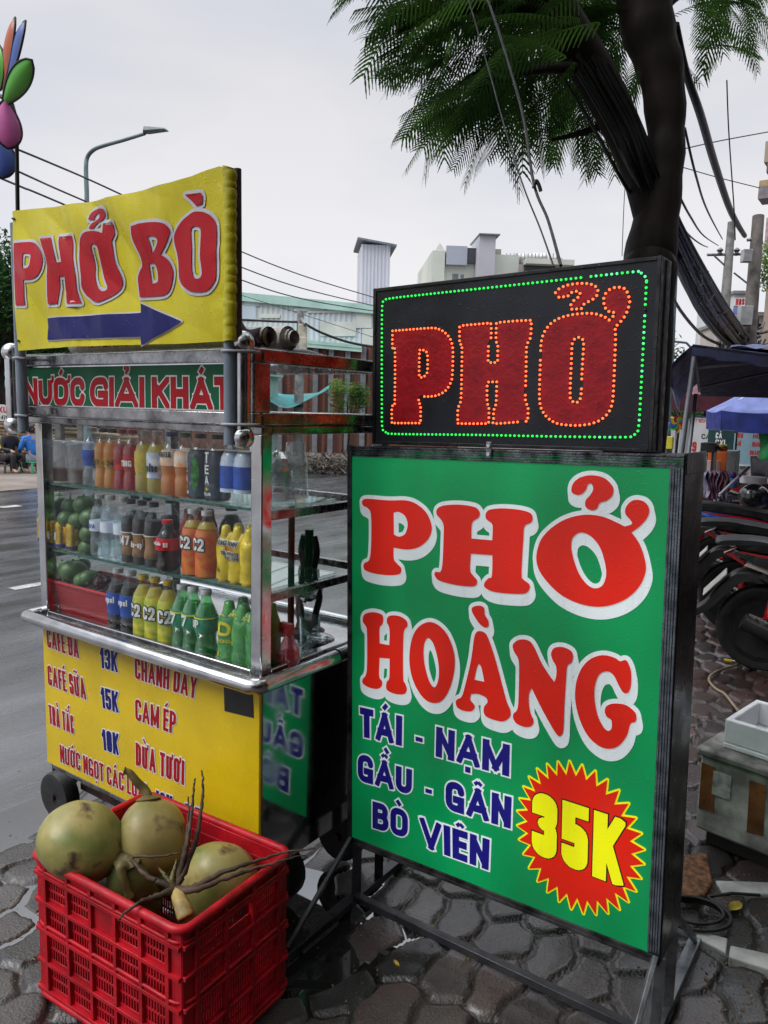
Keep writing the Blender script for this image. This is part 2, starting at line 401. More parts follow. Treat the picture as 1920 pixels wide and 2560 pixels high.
# ------------------------------------------------------------------ materials
MATS = {}
def pm(name, col, rough=.5, metal=0.0, var=.15, vs=6.0, bump=0.0, bs=60.0, coat=0.0, emit=None, es=0.0, rvar=.12, trans=0.0, ior=1.45, col2=None, spec=.5, alpha=1.0, stretch=None, drops=0.0):
    if name in MATS: return MATS[name]
    m = bpy.data.materials.new(name); m.use_nodes = True; nt = m.node_tree; N = nt.nodes; L = nt.links
    p = N['Principled BSDF']; tc = N.new('ShaderNodeTexCoord'); src = tc.outputs['Object']
    if stretch:
        mpn = N.new('ShaderNodeMapping'); mpn.inputs['Scale'].default_value = stretch; L.new(src, mpn.inputs['Vector']); src = mpn.outputs['Vector']
    nz = N.new('ShaderNodeTexNoise'); nz.inputs['Scale'].default_value = vs; nz.inputs['Detail'].default_value = 6; L.new(src, nz.inputs['Vector'])
    rp = N.new('ShaderNodeValToRGB'); c2 = col2 or tuple(c * (1 - var * 2) for c in col)
    c1 = col if col2 else tuple(min(1, c * (1 + var * .6)) for c in col)
    rp.color_ramp.elements[0].color = (*c2, 1); rp.color_ramp.elements[1].color = (*c1, 1)
    rp.color_ramp.elements[0].position = .33; rp.color_ramp.elements[1].position = .62
    L.new(nz.outputs['Fac'], rp.inputs['Fac']); L.new(rp.outputs['Color'], p.inputs['Base Color'])
    mr = N.new('ShaderNodeMapRange'); mr.inputs['From Min'].default_value = .3; mr.inputs['From Max'].default_value = .7
    mr.inputs['To Min'].default_value = max(.02, rough - rvar); mr.inputs['To Max'].default_value = min(1, rough + rvar)
    n2 = N.new('ShaderNodeTexNoise'); n2.inputs['Scale'].default_value = vs * 2.7; n2.inputs['Detail'].default_value = 4; L.new(src, n2.inputs['Vector'])
    L.new(n2.outputs['Fac'], mr.inputs['Value']); L.new(mr.outputs['Result'], p.inputs['Roughness'])
    p.inputs['Metallic'].default_value = metal; p.inputs['IOR'].default_value = ior
    p.inputs['Specular IOR Level'].default_value = spec; p.inputs['Coat Weight'].default_value = coat; p.inputs['Coat Roughness'].default_value = .08
    p.inputs['Transmission Weight'].default_value = trans; p.inputs['Alpha'].default_value = alpha
    nrm = None
    if bump:
        n3 = N.new('ShaderNodeTexNoise'); n3.inputs['Scale'].default_value = bs; n3.inputs['Detail'].default_value = 5; L.new(src, n3.inputs['Vector'])
        bp = N.new('ShaderNodeBump'); bp.inputs['Strength'].default_value = bump; bp.inputs['Distance'].default_value = .004; L.new(n3.outputs['Fac'], bp.inputs['Height']); nrm = bp
    if drops:
        vo = N.new('ShaderNodeTexVoronoi'); vo.inputs['Scale'].default_value = drops; L.new(tc.outputs['Object'], vo.inputs['Vector'])
        mr2 = N.new('ShaderNodeMapRange'); mr2.inputs['From Min'].default_value = .0; mr2.inputs['From Max'].default_value = .28; mr2.inputs['To Min'].default_value = 1; mr2.inputs['To Max'].default_value = 0
        L.new(vo.outputs['Distance'], mr2.inputs['Value'])
        s2 = N.new('ShaderNodeSeparateColor'); L.new(vo.outputs['Color'], s2.inputs['Color']); g2_ = N.new('ShaderNodeMath'); g2_.operation = 'GREATER_THAN'; g2_.inputs[1].default_value = .62; L.new(s2.outputs['Red'], g2_.inputs[0])
        ml2 = N.new('ShaderNodeMath'); ml2.operation = 'MULTIPLY'; L.new(mr2.outputs['Result'], ml2.inputs[0]); L.new(g2_.outputs[0], ml2.inputs[1])
        b2 = N.new('ShaderNodeBump'); b2.inputs['Strength'].default_value = .6; b2.inputs['Distance'].default_value = .0015; L.new(ml2.outputs[0], b2.inputs['Height'])
        if nrm: L.new(nrm.outputs['Normal'], b2.inputs['Normal'])
        nrm = b2
    if nrm: L.new(nrm.outputs['Normal'], p.inputs['Normal'])
    if emit:
        p.inputs['Emission Color'].default_value = (*emit, 1); p.inputs['Emission Strength'].default_value = es
    MATS[name] = m; return m
def thin(name, tint=(1, 1, 1), gloss=.09, rough=.02, body=0.0, bodycol=(.8, .8, .8), streak=0.0):
    """a thin clear sheet: lets light straight through and mirrors a little, more at grazing angles"""
    if name in MATS: return MATS[name]
    m = bpy.data.materials.new(name); m.use_nodes = True; nt = m.node_tree; N = nt.nodes; L = nt.links
    for n in list(N): N.remove(n)
    out = N.new('ShaderNodeOutputMaterial'); tr = N.new('ShaderNodeBsdfTransparent'); tr.inputs['Color'].default_value = (*tint, 1)
    gl = N.new('ShaderNodeBsdfGlossy'); gl.inputs['Roughness'].default_value = rough; gl.inputs['Color'].default_value = (.9, .95, .95, 1)
    lw = N.new('ShaderNodeLayerWeight'); lw.inputs['Blend'].default_value = .28
    mr = N.new('ShaderNodeMapRange'); mr.inputs['To Min'].default_value = gloss * .5; mr.inputs['To Max'].default_value = min(.9, gloss * 5.5)
    L.new(lw.outputs['Facing'], mr.inputs['Value'])
    mix = N.new('ShaderNodeMixShader'); L.new(mr.outputs['Result'], mix.inputs['Fac'])
    a = tr.outputs[0]
    if body:
        df = N.new('ShaderNodeBsdfDiffuse'); df.inputs['Color'].default_value = (*bodycol, 1); tl = N.new('ShaderNodeBsdfTranslucent'); tl.inputs['Color'].default_value = (*bodycol, 1)
        m3 = N.new('ShaderNodeMixShader'); m3.inputs['Fac'].default_value = .55; L.new(df.outputs[0], m3.inputs[1]); L.new(tl.outputs[0], m3.inputs[2])
        m2 = N.new('ShaderNodeMixShader'); m2.inputs['Fac'].default_value = body; L.new(a, m2.inputs[1]); L.new(m3.outputs[0], m2.inputs[2]); a = m2.outputs[0]
        if streak:
            tc = N.new('ShaderNodeTexCoord'); nz = N.new('ShaderNodeTexNoise'); nz.inputs['Scale'].default_value = 9; nz.inputs['Detail'].default_value = 6; L.new(tc.outputs['Object'], nz.inputs['Vector'])
            r2 = N.new('ShaderNodeMapRange'); r2.inputs['From Min'].default_value = .45; r2.inputs['From Max'].default_value = .8; r2.inputs['To Min'].default_value = body * .3; r2.inputs['To Max'].default_value = body + streak; L.new(nz.outputs['Fac'], r2.inputs['Value']); L.new(r2.outputs['Result'], m2.inputs['Fac'])
    L.new(a, mix.inputs[1]); L.new(gl.outputs[0], mix.inputs[2]); L.new(mix.outputs[0], out.inputs['Surface'])
    MATS[name] = m; return m
def backlit(name, col, es, lo=.55):
    """printed sheet of a light box: tubes behind it glow through"""
    m = pm(name, col, .42, var=.06, vs=3, coat=.03, bump=.15, bs=500, drops=120); nt = m.node_tree; N = nt.nodes; L = nt.links; p = N['Principled BSDF']
    tc = N.new('ShaderNodeTexCoord'); mpn = N.new('ShaderNodeMapping'); mpn.inputs['Scale'].default_value = (1.9, .3, 1.0); L.new(tc.outputs['Object'], mpn.inputs['Vector'])
    nz = N.new('ShaderNodeTexNoise'); nz.inputs['Scale'].default_value = 2.1; nz.inputs['Detail'].default_value = 1; L.new(mpn.outputs['Vector'], nz.inputs['Vector'])
    mr = N.new('ShaderNodeMapRange'); mr.inputs['From Min'].default_value = .36; mr.inputs['From Max'].default_value = .68; mr.inputs['To Min'].default_value = es * lo; mr.inputs['To Max'].default_value = es * 1.7
    L.new(nz.outputs['Fac'], mr.inputs['Value']); L.new(mr.outputs['Result'], p.inputs['Emission Strength'])
    src = p.inputs['Base Color'].links[0].from_socket; gn = N.new('ShaderNodeTexNoise'); gn.inputs['Scale'].default_value = 5; gn.inputs['Detail'].default_value = 9; gn.inputs['Roughness'].default_value = .75; mp2 = N.new('ShaderNodeMapping'); mp2.inputs['Scale'].default_value = (3, 1, .5); L.new(tc.outputs['Object'], mp2.inputs['Vector']); L.new(mp2.outputs['Vector'], gn.inputs['Vector'])
    gr = N.new('ShaderNodeMapRange'); gr.inputs['From Min'].default_value = .52; gr.inputs['From Max'].default_value = .78; gr.inputs['To Max'].default_value = .35; L.new(gn.outputs['Fac'], gr.inputs['Value'])
    gm = N.new('ShaderNodeMix'); gm.data_type = 'RGBA'; gm.inputs['B'].default_value = (.05, .048, .04, 1); L.new(gr.outputs['Result'], gm.inputs['Factor']); L.new(src, gm.inputs['A']); L.new(gm.outputs['Result'], p.inputs['Base Color'])
    p.inputs['Emission Color'].default_value = (*col, 1)
    return m
steel = pm('stainless', (.55, .55, .56), .2, 1.0, var=.12, vs=9, rvar=.1, bump=.04, bs=90)
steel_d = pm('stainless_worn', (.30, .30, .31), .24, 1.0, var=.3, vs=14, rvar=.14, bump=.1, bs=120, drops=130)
mirror = pm('stainless_sheet', (.42, .42, .43), .10, 1.0, var=.12, vs=3, rvar=.06, bump=.03, bs=14)
pvc = pm('grey_pvc', (.17, .21, .26), .42, var=.12, vs=12)
black_m = pm('black_metal', (.028, .028, .032), .36, var=.3, vs=12, bump=.1, bs=150, drops=90)
gal = pm('weathered_metal', (.20, .21, .22), .42, .6, var=.3, vs=18)
rubber = pm('rubber', (.022, .022, .024), .6, var=.25, vs=25, bump=.25, bs=160)
glass = thin('clear_pane', (.97, .985, .985), .013, .015)
white_p = pm('white_plastic', (.75, .75, .76), .4, var=.06)
# ================================================================== ground, road, verge
RAZ = R(55.5)
KP = gnd(100, 1972); KF = frame((KP.x, KP.y, 0), RAZ); KI = KF.inverted()
def kl(u, v, z=0.0): return KI @ gnd(u, v, z)
def paved_material(name):
    m = bpy.data.materials.new(name); m.use_nodes = True; nt = m.node_tree; N = nt.nodes; L = nt.links; p = N['Principled BSDF']
    at_ = N.new('ShaderNodeAttribute'); at_.attribute_name = 'stone'
    sp = N.new('ShaderNodeSeparateColor'); L.new(at_.outputs['Color'], sp.inputs['Color'])
    tc = N.new('ShaderNodeTexCoord')
    g = N.new('ShaderNodeValToRGB'); g.color_ramp.elements[0].color = (.013, .0115, .010, 1); g.color_ramp.elements[1].color = (.062, .053, .046, 1)
    r_ = N.new('ShaderNodeValToRGB'); r_.color_ramp.elements[0].color = (.03, .019, .017, 1); r_.color_ramp.elements[1].color = (.10, .052, .046, 1)
    L.new(sp.outputs['Red'], g.inputs['Fac']); L.new(sp.outputs['Red'], r_.inputs['Fac'])
    m1 = N.new('ShaderNodeMix'); m1.data_type = 'RGBA'; L.new(sp.outputs['Blue'], m1.inputs['Factor']); L.new(g.outputs['Color'], m1.inputs['A']); L.new(r_.outputs['Color'], m1.inputs['B'])
    n1 = N.new('ShaderNodeTexNoise'); n1.inputs['Scale'].default_value = 7; n1.inputs['Detail'].default_value = 8; n1.inputs['Roughness'].default_value = .7; L.new(tc.outputs['Object'], n1.inputs['Vector'])
    k1 = N.new('ShaderNodeMapRange'); k1.inputs['From Min'].default_value = .3; k1.inputs['From Max'].default_value = .7; k1.inputs['To Min'].default_value = .45; k1.inputs['To Max'].default_value = 1.45; L.new(n1.outputs['Fac'], k1.inputs['Value'])
    vm = N.new('ShaderNodeVectorMath'); vm.operation = 'SCALE'; L.new(m1.outputs['Result'], vm.inputs[0]); L.new(k1.outputs['Result'], vm.inputs['Scale'])
    m2 = N.new('ShaderNodeMix'); m2.data_type = 'RGBA'; m2.inputs['B'].default_value = (.020, .0155, .0115, 1); L.new(sp.outputs['Green'], m2.inputs['Factor']); L.new(vm.outputs['Vector'], m2.inputs['A'])
    L.new(m2.outputs['Result'], p.inputs['Base Color'])
    n2 = N.new('ShaderNodeTexNoise'); n2.inputs['Scale'].default_value = 3.2; n2.inputs['Detail'].default_value = 5; L.new(tc.outputs['Object'], n2.inputs['Vector'])
    k2 = N.new('ShaderNodeMapRange'); k2.inputs['From Min'].default_value = .35; k2.inputs['From Max'].default_value = .65; k2.inputs['To Min'].default_value = .2; k2.inputs['To Max'].default_value = .55; L.new(n2.outputs['Fac'], k2.inputs['Value']); L.new(k2.outputs['Result'], p.inputs['Roughness'])
    n3 = N.new('ShaderNodeTexNoise'); n3.inputs['Scale'].default_value = 130; n3.inputs['Detail'].default_value = 7; L.new(tc.outputs['Object'], n3.inputs['Vector'])
    n4 = N.new('ShaderNodeTexNoise'); n4.inputs['Scale'].default_value = 28; n4.inputs['Detail'].default_value = 5; L.new(tc.outputs['Object'], n4.inputs['Vector'])
    ad = N.new('ShaderNodeMath'); ad.operation = 'ADD'; L.new(n3.outputs['Fac'], ad.inputs[0]); ad.inputs[1].default_value = 0
    p.inputs['Coat Weight'].default_value = .45; p.inputs['Coat IOR'].default_value = 1.5; p.inputs['Coat Roughness'].default_value = .18
    bp = N.new('ShaderNodeBump'); bp.inputs['Strength'].default_value = .8; bp.inputs['Distance'].default_value = .006; L.new(ad.outputs[0], bp.inputs['Height']); L.new(bp.outputs['Normal'], p.inputs['Normal'])
    return m
PUD = [(kl(30, 2290), .26, .022), (kl(60, 2105), .13, .016), (kl(745, 2215), .26, .03), (kl(690, 2330), .18, .016), (kl(990, 2330), .16, .012), (kl(880, 2420), .16, .010), (kl(700, 2420), .2, .016), (kl(100, 2010), .12, .01)]
def pave(name, x0, x1, y0, y1, step, cell):
    nx = int((x1 - x0) / step); ny = int((y1 - y0) / step)
    X, Y = np.meshgrid(np.linspace(x0, x1, nx + 1), np.linspace(y0, y1, ny + 1))
    cxs, cys = cell; cm = min(cell)
    wx = X + .008 * np.sin(Y * 43 + 2 * np.sin(X * 17)) + .009 * np.sin(Y * 19 + X * 13); wy = Y + .006 * np.sin(X * 47 + 1.3 * np.sin(Y * 31)) + .007 * np.sin(X * 16 - Y * 11)
    gi = np.floor(wx / cxs).astype(int); f1 = np.full(X.shape, 9.); f2 = np.full(X.shape, 9.); idr = np.zeros(X.shape)
    tx = np.zeros(X.shape); ty = np.zeros(X.shape); p1x = np.zeros(X.shape); p1y = np.zeros(X.shape)
    def hsh(i, j, k):
        h = np.sin(i * 127.1 + j * 311.7 + k * 74.7) * 43758.5453; return h - np.floor(h)
    cand = []
    for di in (-1, 0, 1):
        ii = gi + di; off = np.where(ii % 2 == 0, 0, .5)
        gj = np.floor(wy / cys - off).astype(int)
        for dj in (-1, 0, 1):
            jj = gj + dj
            px = (ii + .5 + .34 * (hsh(ii, jj, 1) - .5)) * cxs; py = (jj + off + .5 + .34 * (hsh(ii, jj, 2) - .5)) * cys
            d = np.hypot((wx - px) * cm / cxs, (wy - py) * cm / cys)
            cand.append((d, px, py, hsh(ii, jj, 3), hsh(ii, jj, 4)))
    D = np.stack([c[0] for c in cand]); k = np.argmin(D, 0)
    pick = lambda q: np.take_along_axis(np.stack([c[q] for c in cand]), k[None], 0)[0]
    f1 = D.min(0); p1x = pick(1); p1y = pick(2); idr = pick(3); id2 = pick(4)
    edge = np.full(X.shape, 9.)
    for (d, px, py, a, b_) in cand:
        sep = np.hypot((px - p1x) * cm / cxs, (py - p1y) * cm / cys)
        e = np.where(sep > 1e-6, (d ** 2 - f1 ** 2) / (2 * np.maximum(sep, 1e-6)), 9.)
        edge = np.minimum(edge, e)
    s = np.clip((edge - .004) / .0065, 0, 1); s = s * s * (3 - 2 * s)
    z = -.014 * (1 - s) + .0015 * np.clip(edge / .05, 0, 1) + (idr - .5) * .006 + ((wx - p1x) * (id2 - .5) + (wy - p1y) * (idr - .5)) * .085
    z += .006 * np.sin(X * 3.1 + 1) * np.sin(Y * 2.7)
    for (c, r_, dp) in PUD: z -= dp * np.exp(-((X - c.x) ** 2 + (Y - c.y) ** 2) / r_ ** 2)
    z -= .064 * np.clip((Y + .3) / .2, 0, 1) ** 1.5
    me = bpy.data.meshes.new(name)
    vs = np.stack([X.ravel(), Y.ravel(), z.ravel()], 1); n1 = nx + 1
    a = (np.arange(ny)[:, None] * n1 + np.arange(nx)[None]).ravel()
    fs = np.stack([a, a + 1, a + n1 + 1, a + n1], 1)
    me.vertices.add(len(vs)); me.vertices.foreach_set('co', vs.astype(np.float32).ravel())
    me.loops.add(fs.size); me.loops.foreach_set('vertex_index', fs.astype(np.int32).ravel())
    me.polygons.add(len(fs)); me.polygons.foreach_set('loop_start', (np.arange(len(fs)) * 4).astype(np.int32))
    me.polygons.foreach_set('use_smooth', np.ones(len(fs), bool)); me.update(calc_edges=True)
    ca = me.attributes.new('stone', 'FLOAT_COLOR', 'POINT')
    red = np.clip((X - 1.05) / .9, 0, 1) * .9 + .45 * np.clip(id2 * 2.2 - 1.1, 0, 1)
    ca.data.foreach_set('color', np.stack([idr, 1 - np.clip((edge - .002) / .010, 0, 1), np.clip(red, 0, 1), np.ones_like(idr)], -1).astype(np.float32).ravel())
    o = bpy.data.objects.new(name, me); COL.objects.link(o); o.matrix_world = KF; me.materials.append(PAVM)
    return struct(o)
PAVM = paved_material('wet_paving')
pave('pavement', -1.75, 1.9, -3.5, 0.0, .0078, (.20, .132)); pave('pavement', 1.9, 5.4, -3.5, 0.0, .0115, (.20, .132))
water = pm('puddle_water', (.018, .018, .017), .03, var=.1, rvar=.01, ior=2.6)
w = MB(); w.sheet(1, 1, lambda a, b: (-1.74 + 7.1 * a, -3.45 + 3.44 * b, -.0225)); o = struct(w.build('puddle', water)); o.matrix_world = KF
# pavement further on: small red pavers
pav2 = pm('red_pavers', (.075, .045, .04), .32, var=.3, vs=3, bump=.6, bs=26)
w = MB(); w.sheet(1, 1, lambda a, b: (5.3 + 90 * a, -30 + 30 * b, -.022)); w.sheet(1, 1, lambda a, b: (-9 + 14.4 * a, -30 + 26.55 * b, -.03)); w.sheet(1, 1, lambda a, b: (-12 + 10.3 * a, -3.45 + 3.45 * b, -.026))
o = struct(w.build('pavement', pav2)); o.matrix_world = KF
FARE = (KI @ gnd(400, 1195, -.06)).y
asph = pm('wet_asphalt', (.07, .071, .075), .26, var=.42, vs=2.2, bump=.9, bs=48, rvar=.16, coat=.7, stretch=(.3, 1.2, 1))
w = MB(); w.sheet(1, 1, lambda a, b: (-40 + 200 * a, .05 + (FARE - .05) * b, -.06)); o = struct(w.build('road', asph)); o.matrix_world = KF; asph.node_tree.nodes['Principled BSDF'].inputs['Coat IOR'].default_value = 2.0; asph.node_tree.nodes['Principled BSDF'].inputs['Coat Roughness'].default_value = .2
kerbm = pm('kerb_concrete', (.13, .125, .115), .3, var=.35, vs=9, bump=.5, bs=50)
w = MB(); w.bx(-14, 60, -.001, .085, -.2, -.085); o = struct(w.build('kerb', kerbm, bevel=.02)); o.matrix_world = KF
# broken gutter water beside the kerb
w = MB(); n = 60
q = [(-3.2 + i * .09, -.26 + .03 * math.sin(i * .8), .10 + .05 * math.sin(i * .5) + .05 * noise.noise((i * .31, 0, 0)) - .004 * max(0, i - 25)) for i in range(n)]
w.add([(a, b, -.0545) for a, b, c in q] + [(a, c, -.0545) for a, b, c in q], [(i, i + 1, n + i + 1, n + i) for i in range(n - 1)])
o = struct(w.build('puddle', water)); o.matrix_world = KF
paint = pm('road_paint', (.42, .42, .40), .35, var=.25, vs=8)
for (a, b, c, d) in ((0, 1268, 50, 1264), (25, 1471, 160, 1450), (-260, 1515, -120, 1492)):
    p0 = kl(a, b, -.056); p1 = kl(c, d, -.056); y = (p0.y + p1.y) / 2; ww = .055 if b > 1300 else .09
    w = MB(); w.sheet(1, 1, lambda s, t: (min(p0.x, p1.x) + abs(p1.x - p0.x) * s, y - ww + 2 * ww * t, -.056)); o = struct(w.build('road_marking', paint)); o.matrix_world = KF
dirt = pm('bare_verge', (.13, .098, .075), .6, var=.4, vs=.9, bump=.7, bs=9, col2=(.22, .19, .165))
w = MB(); w.sheet(60, 4, lambda a, b: (-60 + 240 * a, FARE + .1 * math.sin(a * 140) - .2 + 60 * b, -.06 + .02 * math.sin(a * 90) * b)); o = struct(w.build('verge', dirt)); o.matrix_world = KF
land = pm('far_ground', (.11, .10, .09), .7)
w = MB(); w.sheet(1, 1, lambda a, b: (-900 + 1800 * a, -900 + 1800 * b, -.32)); o = struct(w.build('ground', land)); o.matrix_world = KF

# unseen shop houses added behind and right of the viewer to shade the pavement
for k, (xa, xb, hz__, c) in enumerate(((-16, -8.2, 10.5, (.30, .25, .20)), (-8, -.6, 9.0, (.22, .18, .15)), (-.4, 7.4, 11.5, (.26, .22, .19)), (7.6, 17, 9.5, (.28, .21, .19)))):
    t = thing('unseen_shop_house', ('tall beige', 'low brown', 'tallest grey-brown', 'reddish-beige')[k] + ' shop house with a dark open front, unseen, added to shade the pavement', 'building', KF)
    hm = pm('shop_wall_%d' % k, c, .7, var=.15, vs=.5); w = MB(); w.bx(xa, xb, -14, -6.0, 3.3, hz__); w.bx(xa, xa + .4, -14, -6.0, -.02, 3.3); w.bx(xb - .4, xb, -14, -6.0, -.02, 3.3); w.build('house_wall', hm, t)
    w = MB(); w.bx(xa + .4, xb - .4, -9.0, -8.8, -.02, 3.299); w.build('shop_back_wall', pm('dark_shop', (.05, .045, .04), .7), t)
    w = MB(); w.bx(xa + .1, xb - .1, -5.995, -4.4, 3.25, 3.38); w.build('awning', pm('awning_sheet', (.10, .10, .11), .6, var=.2), t)
    for j in range(2):
        w = MB(); x = xa + (xb - xa) * (.28 + .44 * j); w.bx(x - .8, x + .8, -5.999, -5.97, 4.6, 6.2); w.build('window', pm('house_window', (.04, .05, .06), .15), t)
# ================================================================== drinks cart
def wh(z, s=1.0): return z
P0 = Vector((-1.162, 2.66, 0)) + Vector((-.573576, -.819152, 0)) * .08
CM = frame(P0, R(-35))
cart = thing('drink_cart', 'stainless drinks cart with a yellow price board, glass case and green header', 'food cart', CM)
yellow = pm('yellow_print', (.70, .50, .008), .32, var=.07, vs=5, coat=.15, drops=150)
redp = pm('red_print', (.36, .006, .012), .4, spec=.2, var=.08, drops=150); navyp = pm('navy_print', (.012, .014, .14), .4, spec=.2, var=.08); whitep = pm('white_print', (.74, .73, .74), .4, var=.05)
greenp = pm('green_print', (.003, .115, .045), .42, spec=.2, var=.06, vs=4)
blackp = pm('black_tape', (.012, .012, .013), .45)
def text_on(parent, name, M, lines, y, mat, rim, t=.2, b=.07, part=None, rname=None, f=None, zero=0.0):
    F = f or face(y); o = None
    for (s, view, q) in lines:
        a = MB(); c = MB()
        fit = quadfit(M, view, q, y) if view else rectfit(*q)
        w = (Vector(fit(1, 0)) - Vector(fit(0, 0))).length; h = (Vector(fit(.5, 1)) - Vector(fit(.5, 0))).length
        lo, hi = .2, 2.5
        for _ in range(30):
            mid = (lo + hi) / 2
            if glyphs(s, t, mid)[1] > w / h: hi = mid
            else: lo = mid
        textmesh(a, s, (lambda x, z, k=0.0: F(x, z, .0022 + k)), t, lo, 0.0, fit)
        o = a.build(name, mat, parent)
        if rim is not None:
            textmesh(c, s, (lambda x, z, k=0.0: F(x, z, .001 + k)), t, lo, b, fit); c.build(rname or 'letter_outline', rim, o)
    return o
def B(name, mat, parent, boxes, bevel=.003, smooth=None):
    w = MB()
    for b in boxes: w.bx(*b)
    return w.build(name, mat, parent, bevel=bevel)
fp = B('front_panel', yellow, cart, [(.063, 1.084, 0, .01, .25, .745)], .002)
YV = (90, 1540, .25919)
text_on(fp, 'menu_text', CM, [('CAFÉ ĐÁ', YV, ((103, 112), (405, 217), (422, 412), (115, 298))), ('CHANH DÂY', YV, ((955, 395), (1568, 575), (1548, 800), (960, 600))), ('CAFÉ SỮA', YV, ((113, 470), (470, 600), (492, 810), (122, 660))),
    ('CAM ÉP', YV, ((960, 795), (1355, 925), (1348, 1142), (965, 1000))), ('TRÀ TẮC', YV, ((125, 850), (362, 960), (370, 1140), (135, 1035))), ('DỪA TƯƠI', YV, ((965, 1215), (1435, 1395), (1430, 1630), (968, 1435))),
    ('NƯỚC NGỌT CÁC LOẠI', YV, ((232, 1235), (1070, 1615), (1072, 1795), (240, 1405)))], 0, redp, whitep, t=.145, b=.05)
text_on(fp, 'price_text', CM, [('13K', YV, ((618, 300), (792, 345), (792, 545), (630, 495))), ('15K', YV, ((622, 680), (795, 728), (800, 935), (640, 880))), ('10K', YV, ((632, 1085), (800, 1132), (803, 1345), (650, 1285))),
    ('10K', YV, ((1150, 1670), (1320, 1735), (1320, 1950), (1155, 1880))), ('12K', YV, ((1430, 1795), (1590, 1855), (1590, 2080), (1435, 2000)))], 0, navyp, whitep, t=.17, b=.05)
tp = [loc(CM, u, v, 0) for u, v in ((560, 1712), (632, 1727), (635, 1795), (562, 1777))]
MB().add([(p.x, -.0015, p.z) for p in tp] + [(p.x, -.0005, p.z) for p in tp], [(0, 1, 2, 3), (4, 5, 1, 0), (5, 6, 2, 1), (6, 7, 3, 2), (7, 4, 0, 3)]).build('tape_patch', blackp, fp)
B('side_panel', mirror, cart, [(1.076, 1.084, .0125, .57, .212, .745)], .002)
B('side_panel', mirror, cart, [(.063, .071, .0125, .57, .212, .745)], .002)
B('back_panel', mirror, cart, [(.073, 1.074, .56, .568, .25, .745)], .002)
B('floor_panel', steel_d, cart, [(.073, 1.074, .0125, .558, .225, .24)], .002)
B('worktop', steel, cart, [(.0, 1.10, -.03, .585, .752, .776)], .003)
w = MB(); z = .781; xl_ = loc(CM, 60, 1545, -.05).x
w.tube([(xl_, .60, z), (xl_, -.03, z), (xl_ + .005, -.04, z), (xl_ + .02, -.05, z), (1.10, -.05, z), (1.117, -.04, z), (1.122, -.02, z), (1.122, .275, z)], .021, 12)
w.build('counter_rail', steel, cart, smooth=50)
w = MB(); w.tube([(1.118, .285, z), (1.118, .60, z)], .022, 12); w.tube([(1.118, .60, z - .001), (xl_, .60, z - .001)], .022, 12); w.build('counter_rail', steel, cart, smooth=50)
# case
for (x, y) in ((.058, 0), (1.05, 0), (.058, .53), (1.05, .53)):
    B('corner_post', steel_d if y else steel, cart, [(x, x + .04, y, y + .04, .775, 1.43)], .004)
B('glass_pane', glass, cart, [(.099, 1.049, .012, .016, .80, 1.425)], 0)
B('glass_pane', thin('side_pane', (.97, .985, .985), .010, .015), cart, [(1.078, 1.082, .041, .529, .80, 1.425)], 0)
B('glass_pane', glass, cart, [(.064, .068, .041, .529, .80, 1.425)], 0)
B('sill', steel, cart, [(.099, 1.049, .0, .03, .775, .80), (1.06, 1.089, .041, .529, .775, .80), (.06, .089, .041, .529, .775, .80)], .003)
shelfm = thin('shelf_glass', (.86, .93, .90), .12, .02, .05, (.3, .6, .5)); edgem = pm('glass_edge', (.03, .14, .11), .15, var=.3, vs=60, bump=.3, bs=200, trans=.3)
for zz in (1.233, 1.01):
    s_ = B('shelf', shelfm, cart, [(.1, 1.05, .0225, .36, zz - .006, zz)], 0)
    w = MB(); w.sheet(60, 1, lambda a, b: (.1 + .95 * a, .0225 + .003 * (b - .0) - .0008 * math.sin(a * 300), zz - .0065 + .007 * b)); w.bx(.1, 1.05, .0185, .0222, zz - .0066, zz + .0004); w.build('shelf_edge', edgem, s_)
    B('shelf_bracket', steel_d, cart, [(1.052, 1.074, .041, .529, zz - .032, zz - .008), (.064, .086, .041, .529, zz - .032, zz - .008), (.099, 1.049, .535, .555, zz - .032, zz - .008)], .002)
# header
hb = [(-.005, 1.092, -.03, .0, 1.61, 1.645), (-.005, 1.092, -.03, .0, 1.452, 1.485), (-.005, 1.092, .0, .04, 1.428, 1.451), (1.052, 1.092, .0005, .57, 1.61, 1.645), (1.052, 1.092, .0005, .57, 1.452, 1.485), (1.055, 1.089, .0405, .57, 1.428, 1.4515),
      (-.005, .035, .0005, .57, 1.61, 1.645), (-.005, .035, .0005, .57, 1.452, 1.485), (.0355, 1.0515, .535, .57, 1.61, 1.645), (.0355, 1.0515, .535, .57, 1.452, 1.485), (.0355, 1.0515, .535, .57, 1.428, 1.4515)]
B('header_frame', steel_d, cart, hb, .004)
B('header_post', steel_d, cart, [(1.066, 1.0915, -.0295, .03, 1.4852, 1.6098)], .003)
B('header_post', steel_d, cart, [(1.06, 1.0915, .535, .5695, 1.4852, 1.6098)], .003)
B('header_post', steel_d, cart, [(-.0045, .03, .535, .5695, 1.4852, 1.6098)], .003)
B('header_glass', glass, cart, [(1.076, 1.08, .0305, .5345, 1.486, 1.609)], 0)
B('header_glass', glass, cart, [(.036, 1.05, .55, .554, 1.486, 1.609)], 0)
B('roof', thin('roof_pane', (.93, .96, .96), .06, .03, .12, (.8, .82, .84)), cart, [(.0, 1.051, .0, .3, 1.646, 1.652)], 0)  # unseen roof made a translucent pane to brighten the top shelf
hp = B('header_panel', greenp, cart, [(-.004, 1.065, -.024, -.018, 1.486, 1.609)], 0)
HV = (40, 880, .33755)
